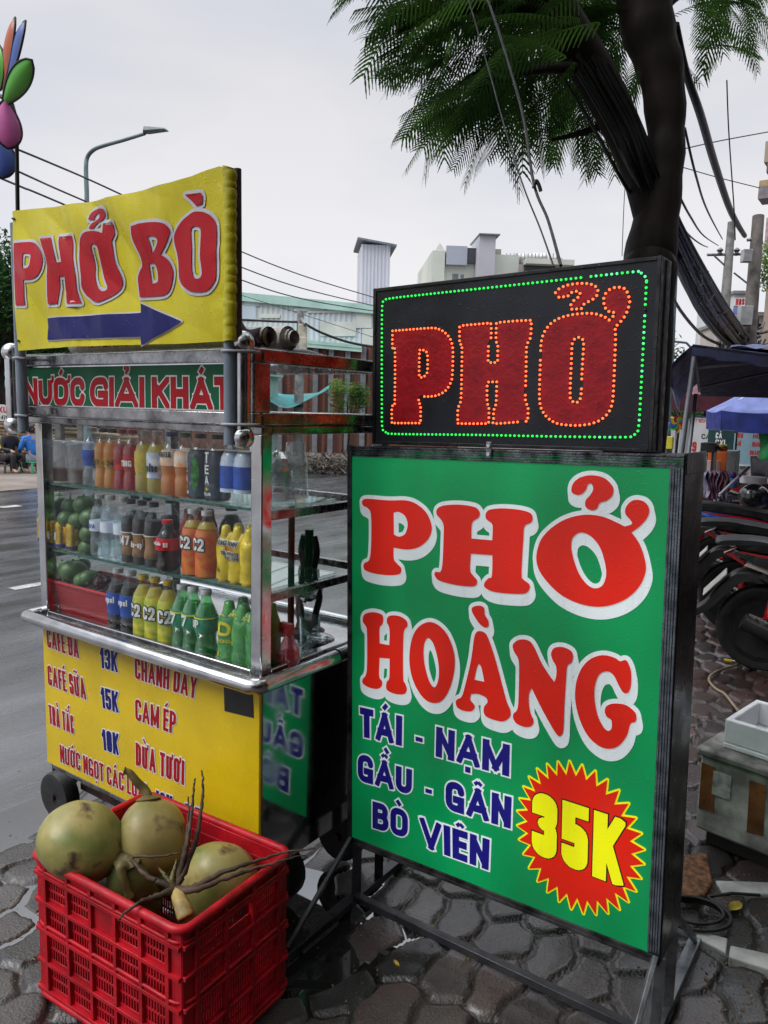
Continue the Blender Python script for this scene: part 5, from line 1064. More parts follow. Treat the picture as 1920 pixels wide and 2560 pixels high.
# red basket with fruit
bkx0, bkx1 = zx(150, 1250, .03), zx(556, 1400, .03); BKM = on((bkx0 + bkx1) / 2, .03, ZC + .003)
bk = thing('basket', 'red woven plastic basket of green oranges in the bottom left of the case', 'basket', BKM); X = (bkx1 - bkx0) / 2
w = MB(); Hb = .115
def bw(a0, a1, b0, b1):
    n = max(4, int((Vector(a1) - Vector(a0)).length / .0085))
    for i in range(n + 1):
        s = i / n; w.bar(Vector(a0).lerp(Vector(a1), s), Vector(b0).lerp(Vector(b1), s), .0052, .0016, (0, 1, 0) if abs(a0[1] - a1[1]) < .01 else (1, 0, 0))
    for j in range(13):
        s = j / 12; w.bar(Vector(a0).lerp(Vector(b0), s), Vector(a1).lerp(Vector(b1), s), .0014, .0055)
c0 = [(-X + .02, .015, 0), (X - .015, .015, 0), (X - .015, .175, 0), (-X + .02, .175, 0)]; c1 = [(-X - .005, -.003, Hb), (X, -.003, Hb), (X, .195, Hb), (-X - .005, .195, Hb)]
for i in range(4): bw(c0[i], c0[(i + 1) % 4], c1[i], c1[(i + 1) % 4])
w.build('basket_weave', pm('red_basket', (.42, .02, .025), .4, var=.12, vs=10), bk)
w = MB(); w.tube([c1[0], c1[1], c1[2], c1[3]], .006, 8, closed=True); w.build('basket_rim', MATS['red_basket'], bk)
for k, (a, b, r, yy) in enumerate(((208, 1060, .034, .1), (285, 1075, .042, .07), (330, 1035, .034, .15), (350, 1140, .03, .06), (395, 1125, .032, .07))):
    p = loc(CM, 80 + a * .3617, 1040 + b * .3617, yy); lime(p.x, yy, p.z, r, 'green orange in the red basket, ' + ('leftmost', 'largest in front', 'behind the largest', 'low in the middle', 'next to the dark fruit')[k], False, 1.15)
p = loc(CM, 80 + 470 * .3617, 1040 + 1150 * .3617, .08)
t = thing('dried_fruit_bunch', 'dark reddish bunch of dried fruit in the red basket', 'fruit', on(p.x, .08, p.z)); drm = pm('dried_fruit', (.07, .02, .024), .6, var=.4, vs=40, bump=.4)
for i in range(46):
    a, b, c = random.gauss(0, .022), random.gauss(0, .016), random.gauss(0, .014); w = MB(); w.ball((a, b, c), random.uniform(.007, .011), 8, 6); w.build('berry', drm, t, smooth=80)
# behind the right pane
cupm = thin('cup_plastic', (.92, .94, .95), .12, .08, .72, (.92, .93, .95), .1)
def cupstack(u, v0, v1, y, r, label, bag=False):
    a = loc(CM, u, v0, y); b = loc(CM, u, v1, y); h = b.z - a.z; t = thing('cup_stack', label, 'cups', on(a.x, y, a.z))
    n = 13; P = []
    for i in range(n): z = .004 + i * .0075; P += [(r * 1.02 - .0004 * i, z), (r * 1.07 - .0004 * i, z + .002), (r * 1.02 - .0004 * i, z + .004)]
    P += [(r * .97, n * .0075 + .01)]
    for i in range(8): z = h * .55 + (h * .43) * i / 8; q = r * (.96 - .2 * (z / h)); P += [(q, z), (q * .985, z + .004)]
    P += [(r * .75, h), (0, h)]
    w = MB(); w.lathe(P, 26); w.build('cups', cupm, t, smooth=30)
    if bag: w = MB(); w.lathe([(r * 1.15, .0), (r * 1.2, h * .4), (r * 1.05, h * .75), (r * .8, h * 1.05), (r * .3, h * 1.2), (0, h * 1.25)], 14, fn=lambda a_, z: 1 + .1 * math.sin(a_ * 3 + z * 40)); w.build('bag', thin('bag_film', (.95, .96, .97), .16, .1, .07, (.8, .82, .85), .25), t)
cupstack(738, 1248, 1105, .23, .037, 'tall stack of clear plastic cups on the upper glass shelf'); cupstack(692, 1252, 1150, .16, .042, 'stack of larger plastic cups in a clear bag behind the right post', True)
wt = lambda u, v, y: loc(CM, u, v, y)
a = locx(CM, 722, 1640, 1.02); t = thing('spray_bottle', 'small pink spray bottle with a pale red trigger head inside the case', 'spray bottle', on(wt(722, 1600, .13).x, .13, ZC))
w = MB(); w.lathe([(.02, 0), (.031, .004), (.033, .03), (.03, .05), (.02, .075), (.013, .09), (.013, .1)], 20); w.build('spray_body', thin('pink_shell', (.95, .6, .65), .12, .06, .35, (.7, .2, .25)), t, smooth=60)
w = MB(); w.lathe([(.019, .003), (.03, .006), (.031, .03), (.028, .045)], 20); w.build('liquid', lpk, t, smooth=60)
w = MB(); w.lathe([(.013, .095), (.015, .097), (.014, .112)], 14); w.bx(-.03, .014, -.008, .008, .112, .128); w.bx(-.026, -.018, -.005, .005, .085, .112); w.build('trigger_head', pm('pale_red_plastic', (.5, .06, .07), .4), t, bevel=.002)
t = thing('glass_tumbler', 'clear faceted glass tumbler on the worktop', 'glass', on(wt(775, 1545, .33).x, .33, ZC))
w = MB(); w.lathe([(.0, .004), (.026, .0), (.029, .004), (.032, .085), (.0325, .087), (.030, .086), (.026, .01)], 10, fn=lambda a, z: 1 + .02 * math.cos(a * 10)); w.build('tumbler', thin('tumbler_glass', (.92, .95, .96), .22, .02, .08, (.8, .85, .9), .1), t)
t = thing('metal_tray', 'crumpled shiny metal ladle head lying on the worktop', 'ladle', on(wt(800, 1580, .36).x, .36, ZC)); w = MB(); w.ball((0, 0, .016), (.05, .036, .016), 18, 10, fn=lambda d: 1 + .12 * noise.noise(d * 3)); w.build('ladle_bowl', steel, t, smooth=80)
w = MB(); w.tube(cr3([(-.045, 0, .02), (-.085, .01, .03), (-.10, .01, .08), (-.098, .01, .16)], 5), .007, 8); w.build('ladle_handle', steel, t, smooth=60)
t = thing('juice_press', 'black cast iron lever juicer standing in the middle of the worktop', 'juicer', on(wt(772, 1440, .42).x, .42, ZC)); cast = pm('cast_iron', (.02, .02, .022), .45, .5, var=.3, vs=20, bump=.3)
for s_ in (-1, 1): w = MB(); w.tube(cr3([(s_ * .045, 0, .0), (s_ * .03, 0, .06), (s_ * .045, 0, .13), (s_ * .02, 0, .2), (s_ * .032, 0, .27), (s_ * .02, 0, .32)], 5), .011, 8); w.build('press_arm', cast, t, smooth=60)
w = MB(); w.lathe([(.05, 0), (.055, .01), (.03, .025), (.02, .05)], 16); w.build('press_base', cast, t, smooth=50); w = MB(); w.lathe([(.012, .1), (.045, .13), (.05, .16), (.03, .165)], 16); w.build('press_cup', steel, t, smooth=50); w = MB(); w.lathe([(.012, .17), (.014, .34)], 10); w.build('press_rod', cast, t, smooth=50)
t = thing('green_pole', 'dark green metal upright standing inside the case beside the juicer', 'pole', on(wt(728, 1440, .40).x, .40, ZC)); w = MB(); w.bx(-.008, .008, -.008, .008, 0, .44); w.build('upright', pm('dark_green_paint', (.02, .09, .06), .35), t, bevel=.002)
w = MB(); w.bx(-.009, .009, -.009, .009, .0, .01); w.build('foot_plate', steel_d, t)
# rolls of printed vinyl on the roof
rollm = pm('printed_roll', (.62, .62, .64), .4, var=.1, vs=5, col2=(.5, .42, .36), stretch=(14, 1, 1)); rolld = pm('roll_core', (.05, .05, .055), .5)
for k, (u, v, yy, r, x0, lab) in enumerate(((722, 872, .17, .034, .32, 'thick roll of printed vinyl lying highest on the cart roof'), (674, 880, .085, .029, .17, 'thinner roll of printed vinyl at the front of the cart roof'), (635, 862, .245, .02, .45, 'thin dark-ended roll at the back of the cart roof'))):
    p = loc(CM, u, v, yy); x1 = p.x; t = thing('vinyl_roll', lab, 'roll', on(0, yy, 1.6525 + r))
    w = MB(); w.tube([(x0 + (x1 - x0) * i / 10, .004 * math.sin(i), .0015 * math.sin(i * 1.7)) for i in range(11)], r, 24, cap=False); w.build('roll_sheet', rollm if k != 2 else pvc, t, smooth=60)
    for q in range(3):
        w = MB(); w.tube([(x1 - .002 - .02 * (k == 0), 0, 0), (x1 + .003 + .009 * q * (k == 0), 0, 0)], r * (.86 - .13 * q), 22, cap=False); w.build('roll_layer', rollm, t, smooth=60)
    w = MB(); w.tube([(x1 - .06, 0, 0), (x1 - .012, 0, 0)], r * .6, 18); w.build('roll_core', rolld, t, smooth=50)
    if k == 1:
        for (s_, m_, a, b) in (('KHUYẾN MÃI', redp, .22, .52), ('TƯƠI NGON', greenp, .56, .8)): text_on(t, 'roll_print', None, [(s_, None, (a, b, -.012, .014))], 0, m_, None, t=.2, f=lambda x, z, h=0.0: (x, -r * 1.02 * math.cos(z / r) - h, r * math.sin(z / r)))
t = thing('folded_cloth', 'small dark purple folded cloth sticking up behind the right finial', 'cloth', on(1.0, .05, 1.653)); w = MB(); w.sheet(8, 8, lambda a, b: (-.05 + .09 * a - .02 * b, .02 * math.sin(a * 4 + b * 3), .002 + .085 * b * (1 - .5 * a) + .012 * math.sin(a * 7)), .012, (0, 1, 0)); w.build('cloth', pm('purple_cloth', (.03, .012, .035), .7), t, smooth=70)
# wind spinner on a rod at the left end
SPM = CM @ Matrix.Translation((loc(CM, 48, 760, -.04).x, -.04, 1.66)); c3 = loc(SPM, 2, 236, 0)
spn = thing('wind_spinner', 'big wind spinner with green, pink and blue petals at the upper left edge', 'pinwheel', SPM)
blk = pm('black_rod', (.015, .015, .017), .5)
w = MB(); a = loc(SPM, 49, 870, 0); b = loc(SPM, 41, 300, 0); w.tube([(a.x, 0, a.z), (b.x, .0, b.z)], .0065, 8); w.tube([(b.x, 0, b.z), (b.x - .01, -.006, (b.z + c3.z) / 2), (c3.x, -.02, c3.z)], .0065, 8); w.build('rod', blk, spn, smooth=60)
def petal(u0, v0, u1, v1, wd, colr, tilt, y0=-.03):
    a = loc(SPM, u0, v0, y0); b = loc(SPM, u1, v1, y0 - .02); d = (b - a); l = d.length; d.normalize(); n = ((SPM.inverted() @ EYEP) - a).normalized(); sd_ = d.cross(n).normalized(); n = sd_.cross(d)
    sd_ = (sd_ * math.cos(tilt) + n * math.sin(tilt)); nn = sd_.cross(d)
    def pos(s, t, k=1.0): q = max(0, math.sin(math.pi * min(1, (.03 + .97 * s)) ** 1.35)) ** .6; return a + d * (l * s) + sd_ * (wd * q * t * k) + nn * (wd * .35 * (1 - t * t) * q)
    w = MB(); w.sheet(14, 8, lambda i, j: pos(i, 2 * j - 1)); o = w.build('petal', pm('petal_%s' % colr[0], colr[1], .45, var=.05, vs=8), spn, smooth=80)
    w = MB(); w.tube([pos(i / 14, 1) for i in range(15)] + [pos(i / 14, -1) for i in range(13, 0, -1)], .0035, 6, closed=True); w.build('petal_edge', blk, o, smooth=70)
GRN, PNK, BLU, ORG = ('green', (.16, .62, .09)), ('pink', (.72, .16, .46)), ('blue', (.08, .15, .48)), ('orange', (.55, .12, .04))
petal(8, 262, 80, 150, .031, GRN, .35); petal(14, 250, 20, 372, .042, PNK, .2); petal(0, 330, 6, 446, .042, BLU, .1, .01); petal(8, 225, 38, 44, .05, ORG, 1.45); petal(14, 228, 64, 52, .05, BLU, 1.42); petal(0, 225, -2, 112, .05, GRN, 1.3)
petal(-10, 245, -110, 200, .05, PNK, .3); petal(-10, 250, -100, 320, .05, ORG, .3)
w = MB(); w.ball((c3.x, -.03, c3.z), .014, 12, 8); w.build('spinner_hub', blk, spn, smooth=80)
# ================================================================== roadside tree with feathery leaves, and the cables on it
bark = pm('bark', (.014, .0105, .009), .6, var=.45, vs=7, bump=1.0, bs=26, spec=.15, stretch=(1, 1, .35), col2=(.03, .022, .02))
TD = 4.6
tb = at(1625, 700, TD); base = Vector((tb.x - .06, tb.y - .05, -.02))
tree = thing('tree', 'dark leaning roadside tree with feathery drooping leaves behind the signs', 'tree', Matrix.Translation(base))
def tpx(u, v, d=TD): return at(u, v, d) - base
w = MB()
P = cr3([Vector((0, 0, -.1)), Vector((.0, 0, .4)), tpx(1615, 760), tpx(1625, 640), tpx(1652, 470), tpx(1665, 330), tpx(1652, 180), tpx(1618, 60), tpx(1612, -80), tpx(1640, -260), tpx(1690, -460), tpx(1720, -650)], 5)
n = len(P); rk = [.25, .2, .165, .15, .12, .108, .13, .155, .165, .15, .12, .08]
w.tube(P, [float(np.interp(i / 5, range(12), rk)) * (1 + .04 * math.sin(i * 1.7)) for i in range(n)], 18); w.build('trunk', bark, tree, smooth=70)
LB_ = [(tpx(1628, 545), .10), (tpx(1596, 420), .105), (tpx(1545, 300, 4.5), .11), (tpx(1480, 175, 4.4), .115), (tpx(1395, 40, 4.3), .12), (tpx(1290, -120, 4.2), .11), (tpx(1150, -300, 4.0), .08), (tpx(1000, -420, 3.8), .05)]
P = cr3([a for a, b in LB_], 5); w = MB(); w.tube(P, [float(np.interp(i / 5, range(len(LB_)), [b for a, b in LB_])) for i in range(len(P))], 14); w.build('limb', bark, tree, smooth=70)
subs = []
def limb(pts, r0, r1):
    P = cr3([tpx(*p) for p in pts], 5); w = MB(); w.tube(P, [r0 + (r1 - r0) * i / (len(P) - 1) for i in range(len(P))], 8); w.build('limb', bark, tree, smooth=70)
limb([(1480, 175, 4.4), (1380, 170, 4.2), (1270, 190, 4.0), (1160, 240, 3.9)], .04, .012); limb([(1395, 40, 4.3), (1250, 20, 4.1), (1110, 30, 3.9), (990, 80, 3.8)], .05, .012); limb([(1545, 300, 4.5), (1460, 330, 4.6), (1380, 350, 4.7)], .03, .01)
limb([(1618, 60), (1700, -20, 4.8), (1790, -30, 5.0), (1900, 20, 5.2)], .05, .012); limb([(1290, -120, 4.2), (1150, -90, 3.7), (1000, -60, 3.4)], .05, .015); limb([(1612, -80, 4.6), (1560, -260, 4.2), (1400, -500, 3.6), (1300, -900, 3.0)], .07, .02); limb([(1690, -460), (1900, -700, 4.4), (2200, -900, 4.0)], .06, .02); limb([(1640, -260), (1560, -420, 5.4), (1380, -480, 6.2)], .06, .02)
def frond_mesh(V, Fc, o, d, nrm, L_, rnd, npair=21):
    """one doubly feathered leaf: a drooping stalk with pairs of narrow side leaves, each edged with notches"""
    d = d.normalized(); s = d.cross(nrm).normalized(); u = s.cross(d)
    droop = rnd.uniform(.35, 1.0); Z = Vector((0, 0, 1))
    for i in range(npair):
        f = (i + .8) / (npair + .4); c = o + d * (L_ * f) - Z * (droop * L_ * .42 * f * f)
        if i:
            i0 = len(V); e_ = s * .0022; V += [c0 - e_, c0 + e_, c + e_, c - e_]; Fc.append((i0, i0 + 1, i0 + 2, i0 + 3))
        c0 = c
        pl = L_ * .30 * (math.sin(math.pi * (.14 + .74 * f)) ** .7) * rnd.uniform(.85, 1.1)
        for sg in (-1, 1):
            pd = (s * sg * .80 + d * .55 - Z * (.12 + .35 * f)).normalized(); q = pd.cross(u).normalized()
            hw = L_ / npair * .30; pr = None
            for k in range(8):
                g = k / 7; b = c + pd * (pl * g) - Z * (pl * .25 * g * g); ww = hw * (1 - .75 * g ** 2.2) * (1 if k % 2 else .62) * (.5 if k == 0 else 1)
                i0 = len(V); V += [b - q * ww, b + q * ww]
                if pr is not None: Fc.append((pr, i0, i0 + 1, pr + 1))
                pr = i0
crown = [(770, -60), (895, 60), (905, 190), (985, 225), (965, 300), (990, 345), (1000, 405), (1075, 400), (1145, 440), (1215, 405), (1300, 425), (1400, 405), (1470, 430), (1560, 405), (1600, 300), (1560, 150), (1600, -60), (1500, -260), (1000, -260), (800, -160)]
right_ = [(1690, -60), (1700, 90), (1720, 190), (1760, 215), (1830, 140), (1900, 170), (1960, 120), (2000, -80), (1900, -200), (1720, -180)]
rr = random.Random(11); V = []; Fc = []
def scatter(poly, n, dr, ctr, dmul=1.0):
    k = 0; xs = [p[0] for p in poly]; ys = [p[1] for p in poly]
    while k < n:
        u = rr.uniform(min(xs), max(xs)); v = rr.uniform(min(ys), max(ys))
        if not inside((u, v), poly): continue
        dep = rr.uniform(*dr) + (1.1 if u > 1330 and u < 1640 else 0); tip = at(u, v, dep)
        ou = Vector((u - ctr[0], v - ctr[1])); ou = ou.normalized() if ou.length > 1 else Vector((0, 1))
        ang = rr.gauss(0, .5); ou = Vector((ou.x * math.cos(ang) - ou.y * math.sin(ang), ou.x * math.sin(ang) + ou.y * math.cos(ang)))
        d = RT * ou.x - UP * (ou.y * .75 + .2) + FW * rr.gauss(0, .45); d.normalize()
        L_ = rr.uniform(.36, .54) * dmul
        nrm = (Vector((0, 0, 1)) + Vector((rr.gauss(0, .55), rr.gauss(0, .55), 0)) - FW * .55).normalized()
        o = tip - d * L_ + Vector((0, 0, .14 * L_)) - base
        frond_mesh(V, Fc, o, d, nrm, L_, rr)
        k += 1
scatter(crown, 380, (3.5, 5.4), (1480, 60)); scatter(right_, 42, (4.4, 6.4), (1720, -60))
# unseen crown roof above the frame, extra large fronds added to darken the pavement
for i in range(620):
    o = Vector((rr.uniform(-1.5, 5.0), rr.uniform(-1.2, 6.0), rr.uniform(3.6, 7.0)))
    if o.z < 2.55 + .58 * max(o.y, abs(o.x) * .6): continue
    a = rr.uniform(0, 6.28); d = Vector((math.cos(a), math.sin(a), -.25)); frond_mesh(V, Fc, o - base, d, Vector((0, 0, 1)), rr.uniform(.7, 1.0), rr, 12)
leafm = bpy.data.materials.new('feathery_leaf'); leafm.use_nodes = True; nt = leafm.node_tree; N_ = nt.nodes; L_n = nt.links
for q in list(N_): N_.remove(q)
ou_ = N_.new('ShaderNodeOutputMaterial'); df = N_.new('ShaderNodeBsdfDiffuse'); tl = N_.new('ShaderNodeBsdfTranslucent'); mx_ = N_.new('ShaderNodeMixShader'); mx_.inputs['Fac'].default_value = .45
gi = N_.new('ShaderNodeNewGeometry'); rpm = N_.new('ShaderNodeValToRGB'); tcc = N_.new('ShaderNodeTexCoord'); nzz = N_.new('ShaderNodeTexNoise'); nzz.inputs['Scale'].default_value = 2.2
L_n.new(tcc.outputs['Object'], nzz.inputs['Vector']); L_n.new(nzz.outputs['Fac'], rpm.inputs['Fac'])
rpm.color_ramp.elements[0].position = .38; rpm.color_ramp.elements[1].position = .66; rpm.color_ramp.elements[0].color = (.022, .05, .016, 1); rpm.color_ramp.elements[1].color = (.085, .185, .035, 1)
L_n.new(rpm.outputs['Color'], df.inputs['Color']); L_n.new(rpm.outputs['Color'], tl.inputs['Color']); L_n.new(df.outputs[0], mx_.inputs[1]); L_n.new(tl.outputs[0], mx_.inputs[2]); L_n.new(mx_.outputs[0], ou_.inputs['Surface'])
m_ = MB(); m_.v = [tuple(p) for p in V]; m_.f = Fc
cro = m_.build('crown', leafm, tree)
# cables
cabm = pm('black_cable', (.018, .018, .02), .5, var=.2, vs=10)
def cable(label, pts, r, group=None, name='overhead_cable', cat='cable', mat=None, n=8):
    P = cr3([at(*p) for p in pts], n); o = MB(); o.tube(P, r, 6); q = o.build(name, mat or cabm, None, smooth=70, origin=P[-1]); tag(q, label, cat, group); return q
cable('thicker black wire hanging from the tree down to the LED sign', [(1205, -40, 3.2), (1250, 90, 3.1), (1305, 280, 3.0), (1335, 460, 2.85), (1370, 550, 2.75), (1402, 664, 2.42)], .0055)
cable('thin black wire hanging beside the thicker one down to the LED sign', [(1160, -40, 3.2), (1215, 150, 3.1), (1265, 330, 3.0), (1310, 470, 2.85), (1350, 570, 2.75), (1384, 666, 2.42)], .003)
t = cable('small frayed knot on the wire that runs to the LED sign', [(1334, 470, 2.83), (1340, 452, 2.83), (1347, 462, 2.83), (1352, 478, 2.83)], .007, name='cable_knot', cat='knot')
MBs = []
t = thing('cable_bundle', 'thick messy bundle of black cables running from the tree to the concrete pole', 'cables', Matrix.Translation(at(1850, 860, 15)))
rb = random.Random(5)
for i in range(44):
    s = rb.gauss(0, 1); q = rb.gauss(0, 1); wv = rb.uniform(.6, 1.4)
    pts = [(1470 + s * 22, 150 + q * 14, 4.28), (1548 + s * 20, 290 + q * 12, 4.36), (1605 + s * 16, 420 + q * 14, 4.46), (1668 + s * 14, 545 + q * 14, 4.95), (1712 + s * 17 + wv * 4, 640 + q * 18 + wv * 8, 6.0), (1770 + s * 19, 740 + q * 17 + wv * 13, 8.5), (1822 + s * 17, 815 + q * 14 + wv * 9, 12.5), (1850 + s * 12, 850 + q * 12, 15.2)]
    P = cr3([at(*p) for p in pts], 5); w = MB(); r_ = rb.choice((.005, .006, .008, .011)); w.tube(P, [r_ * max(1, (p.y / 5) ** .9) for p in P], 5); w.build('cable', cabm, t, smooth=70, world=True)
for i in range(26):
    a = rb.uniform(.0, 1); u = 1690 + 150 * a; v = 610 + 230 * a; P = cr3([at(u, v, 5.6 + 8 * a * a), at(u + rb.uniform(-8, 26), v + rb.uniform(15, 60), 5.6 + 8 * a * a), at(u + rb.uniform(10, 46), v + rb.uniform(0, 40), 5.7 + 8 * a * a)], 5); w = MB(); w.tube(P, .0028 + .004 * a, 4); w.build('loose_wire', cabm, t, smooth=70, world=True)
cable('thick twisted blue-black cable falling from the crown to the right hand pole', [(1690, 60, 4.6), (1715, 180, 4.9), (1752, 290, 5.4), (1790, 420, 6.8), (1830, 535, 9.5), (1862, 590, 13.8)], [.02 + .0005 * i for i in range(41)], mat=pm('twisted_cable', (.02, .03, .036), .5, var=.6, vs=40))
for k, (pts, r, lab) in enumerate((([(1712, 320, 6), (1740, 440, 6.6), (1770, 530, 9), (1806, 598, 15.8)], .010, 'teal cable dropping steeply to the left insulator'), ([(1694, 480, 6), (1725, 540, 6.6), (1760, 590, 10), (1796, 614, 15.8)], .009, 'cable sagging to the left insulator below the teal one'), ([(1696, 540, 6), (1720, 585, 6.5), (1755, 612, 10), (1770, 618, 15.8)], .008, 'lowest of the cables reaching the left pole'),
        ([(1817, 200, 7), (1822, 330, 7.2), (1835, 520, 7.5), (1838, 600, 7.9)], .006, 'thin upright wire in front of the right sky'), ([(1710, 372, 9), (1800, 352, 9.5), (1930, 328, 10)], .007, 'thin wire rising to the right across the sky'), ([(1706, 418, 9), (1800, 445, 9.5), (1900, 470, 10)], .006, 'thin wire falling to the right towards the balcony building'), ([(1566, 420, 8), (1560, 510, 8), (1555, 640, 8)], .004, 'hair-thin upright wire left of the tree trunk'))):
    cable(lab, pts, r, mat=pm('teal_cable', (.03, .06, .065), .5) if k == 0 else None)
for k, (pts, r, lab) in enumerate((([(-40, 340, 8), (120, 405, 9), (290, 480, 11), (583, 620, 15), (760, 690, 18), (950, 748, 22)], .013, 'upper'), ([(-40, 388, 8), (75, 442, 9), (220, 506, 11), (583, 660, 15), (760, 722, 18), (950, 768, 22)], .013, 'middle'), ([(-40, 428, 8), (60, 470, 9), (150, 507, 10), (583, 692, 15), (760, 748, 18), (950, 780, 22)], .013, 'lower'))):
    cable(lab + ' one of the three long power lines running past the banner', pts, r)
cable('pair of dark lines reaching the far pole from the left', [(583, 798, 19), (680, 803, 19.5), (748, 805, 20)], .03); cable('dark lines falling right from the far pole', [(752, 803, 20), (800, 830, 20.5), (870, 855, 21), (940, 868, 22)], .035)
cable('faint thin line crossing the blue warehouse wall', [(570, 728, 18), (700, 768, 20), (940, 845, 22)], .008); cable('thick sagging dark cable in front of the rusty wall', [(735, 878, 17), (780, 885, 17), (830, 905, 17.5), (900, 925, 18), (960, 930, 18)], .07)
# ================================================================== right hand side: coolers, hose, motorbikes, stall
def mrot(M, yaw): return M @ Matrix.Rotation(yaw, 4, 'Z')
foam = pm('white_foam', (.80, .81, .83), .6, var=.06, vs=12, bump=.2, bs=160); grim = pm('grimy_foam', (.18, .17, .15), .7, var=.5, vs=9, col2=(.58, .57, .52), bump=.6, bs=60); tan = pm('brown_tape', (.22, .085, .028), .35, var=.3, vs=10, coat=.3)
g0 = gnd(1733, 2105); g1 = gnd(1905, 2178); ya = math.atan2((g1 - g0).y, (g1 - g0).x)
CMx = frame((g0.x, g0.y, 0), ya); hh = loc(CMx, 1735, 1868, 0).z
ck_ = thing('cooler_box', 'big grimy foam cooler patched with brown tape, on the ground behind the sign', 'cooler', CMx)
w = MB(); w.bx(0, .62, 0, .40, .055, hh - .02); w.build('cooler_body', grim, ck_, bevel=.012); w = MB(); w.bx(-.012, .632, -.012, .412, hh - .0195, hh + .012); w.build('cooler_lid', pm('dirty_lid', (.25, .24, .22), .6, var=.4, vs=12, bump=.4), ck_, bevel=.01)
w = MB(); w.bx(.03, .59, .03, .37, .0, .056); w.build('pallet', pm('dark_pallet', (.025, .02, .018), .7), ck_, bevel=.004)
for (a, b, c, d) in ((1755, 1790, 1905, 2020), (1875, 1915, 1950, 2080)):
    p0 = loc(CMx, a, c, 0); p1 = loc(CMx, b, c + 14, 0); p2 = loc(CMx, b - 6, d + 10, 0); p3 = loc(CMx, a - 8, d, 0)
    MB().add([(p.x, -.003, p.z) for p in (p0, p1, p2, p3)] + [(p.x, -.0005, p.z) for p in (p0, p1, p2, p3)], [(0, 3, 2, 1), (0, 1, 5, 4), (1, 2, 6, 5), (2, 3, 7, 6), (3, 0, 4, 7)]).build('tape_strip', tan, ck_)
p0 = loc(CMx, 1785, 1925, 0); p2 = loc(CMx, 1825, 2000, 0); w = MB(); w.bx(min(p0.x, p2.x), max(p0.x, p2.x), -.004, -.0006, min(p0.z, p2.z), max(p0.z, p2.z)); w.build('paper_patch', pm('paper_patch', (.45, .45, .43), .6, var=.3, vs=30), ck_)
FMx = CMx @ Matrix.Translation((.055, .05, hh + .0125)); fx = thing('foam_box', 'clean white open foam box on top of the grimy cooler', 'foam box', FMx); fh = .105
w = MB(); w.bx(0, .5, 0, .28, 0, .02); w.bx(0, .5, 0, .022, .0201, fh); w.bx(0, .5, .258, .28, .0201, fh); w.bx(0, .022, .0221, .2579, .0201, fh); w.bx(.478, .5, .0221, .2579, .0201, fh); w.build('foam_wall', foam, fx, bevel=.005)
bgm = thin('plastic_bag', (.93, .93, .97), .16, .12, .32, (.75, .75, .82), .2)
for k, (x, y, s_) in enumerate(((.2, .13, .085), (.34, .12, .07))):
    t = thing('plastic_bag', 'crumpled clear plastic bag in the foam box, ' + ('left, larger' if k == 0 else 'right, smaller and knotted'), 'bag', FMx @ Matrix.Translation((x, y, .021)))
    w = MB(); w.ball((0, 0, s_ * .7), (s_, s_ * .9, s_ * .8), 30, 20, fn=lambda d: 1 + .16 * noise.noise(d * 4) + .1 * abs(noise.noise(d * 9)) + (.2 if d.z > .9 and k else 0)); w.build('bag_film', bgm, t, smooth=30)
# ground clutter: hose, cable coil, tiles, brick slab
hose = pm('beige_hose', (.28, .22, .14), .5, var=.2)
def gtube(name, label, cat, pts, r, mat, seg=8):
    P = cr3([gnd(u, v, z) for u, v, z in pts], 8); w = MB(); w.tube(P, r, seg); o = w.build(name, mat, None, smooth=70, origin=P[0]); return tag(o, label, cat)
t = gtube('hose', 'thin beige hose curling over the red paving to the foam box', 'hose', [(1879, 1605, .11), (1882, 1622, .06), (1868, 1645, .02), (1842, 1662, .012), (1800, 1675, .012), (1776, 1690, .012), (1774, 1704, .012), (1790, 1722, .012), (1812, 1735, .012), (1832, 1760, .012), (1850, 1782, .012), (1872, 1803, .012), (1888, 1835, .02)], .0075, hose)
nz_ = gnd(1840, 1655, .012); t2 = thing('hose_nozzle', 'small yellow and chrome hose coupling on the paving', 'nozzle', Matrix.Translation(nz_)); w = MB(); w.tube([(-.02, .01, 0), (-.06, .03, 0)], .011, 10); w.build('grip', pm('yellow_grip', (.6, .42, .03), .4), t2, smooth=50); w = MB(); w.tube([(-.02, .01, 0), (.03, -.012, 0)], .008, 10); w.tube([(0, 0, 0), (0, .0, .06)], .007, 10); w.build('coupling', steel, t2, smooth=50)
P = []
for k in range(80): a = k / 80 * 6.283 * 2.6; c = gnd(1738, 2290, .012); rr_ = .085 + .012 * math.sin(a * .4); P.append((c.x + rr_ * 1.1 * math.cos(a), c.y + rr_ * .8 * math.sin(a), .012 + .0003 * k))
P = [gnd(1900, 2238, .03), gnd(1830, 2233, .035), gnd(1770, 2242, .03)] + P
w = MB(); w.tube([Vector(p) for p in P], .0055, 6); tag(w.build('power_cable', cabm, None, smooth=70, origin=gnd(1738, 2290)), 'loose coil of black cable on the ground behind the sign', 'cable')
tile = pm('white_tile', (.48, .47, .44), .35, var=.2, vs=12, bump=.1)
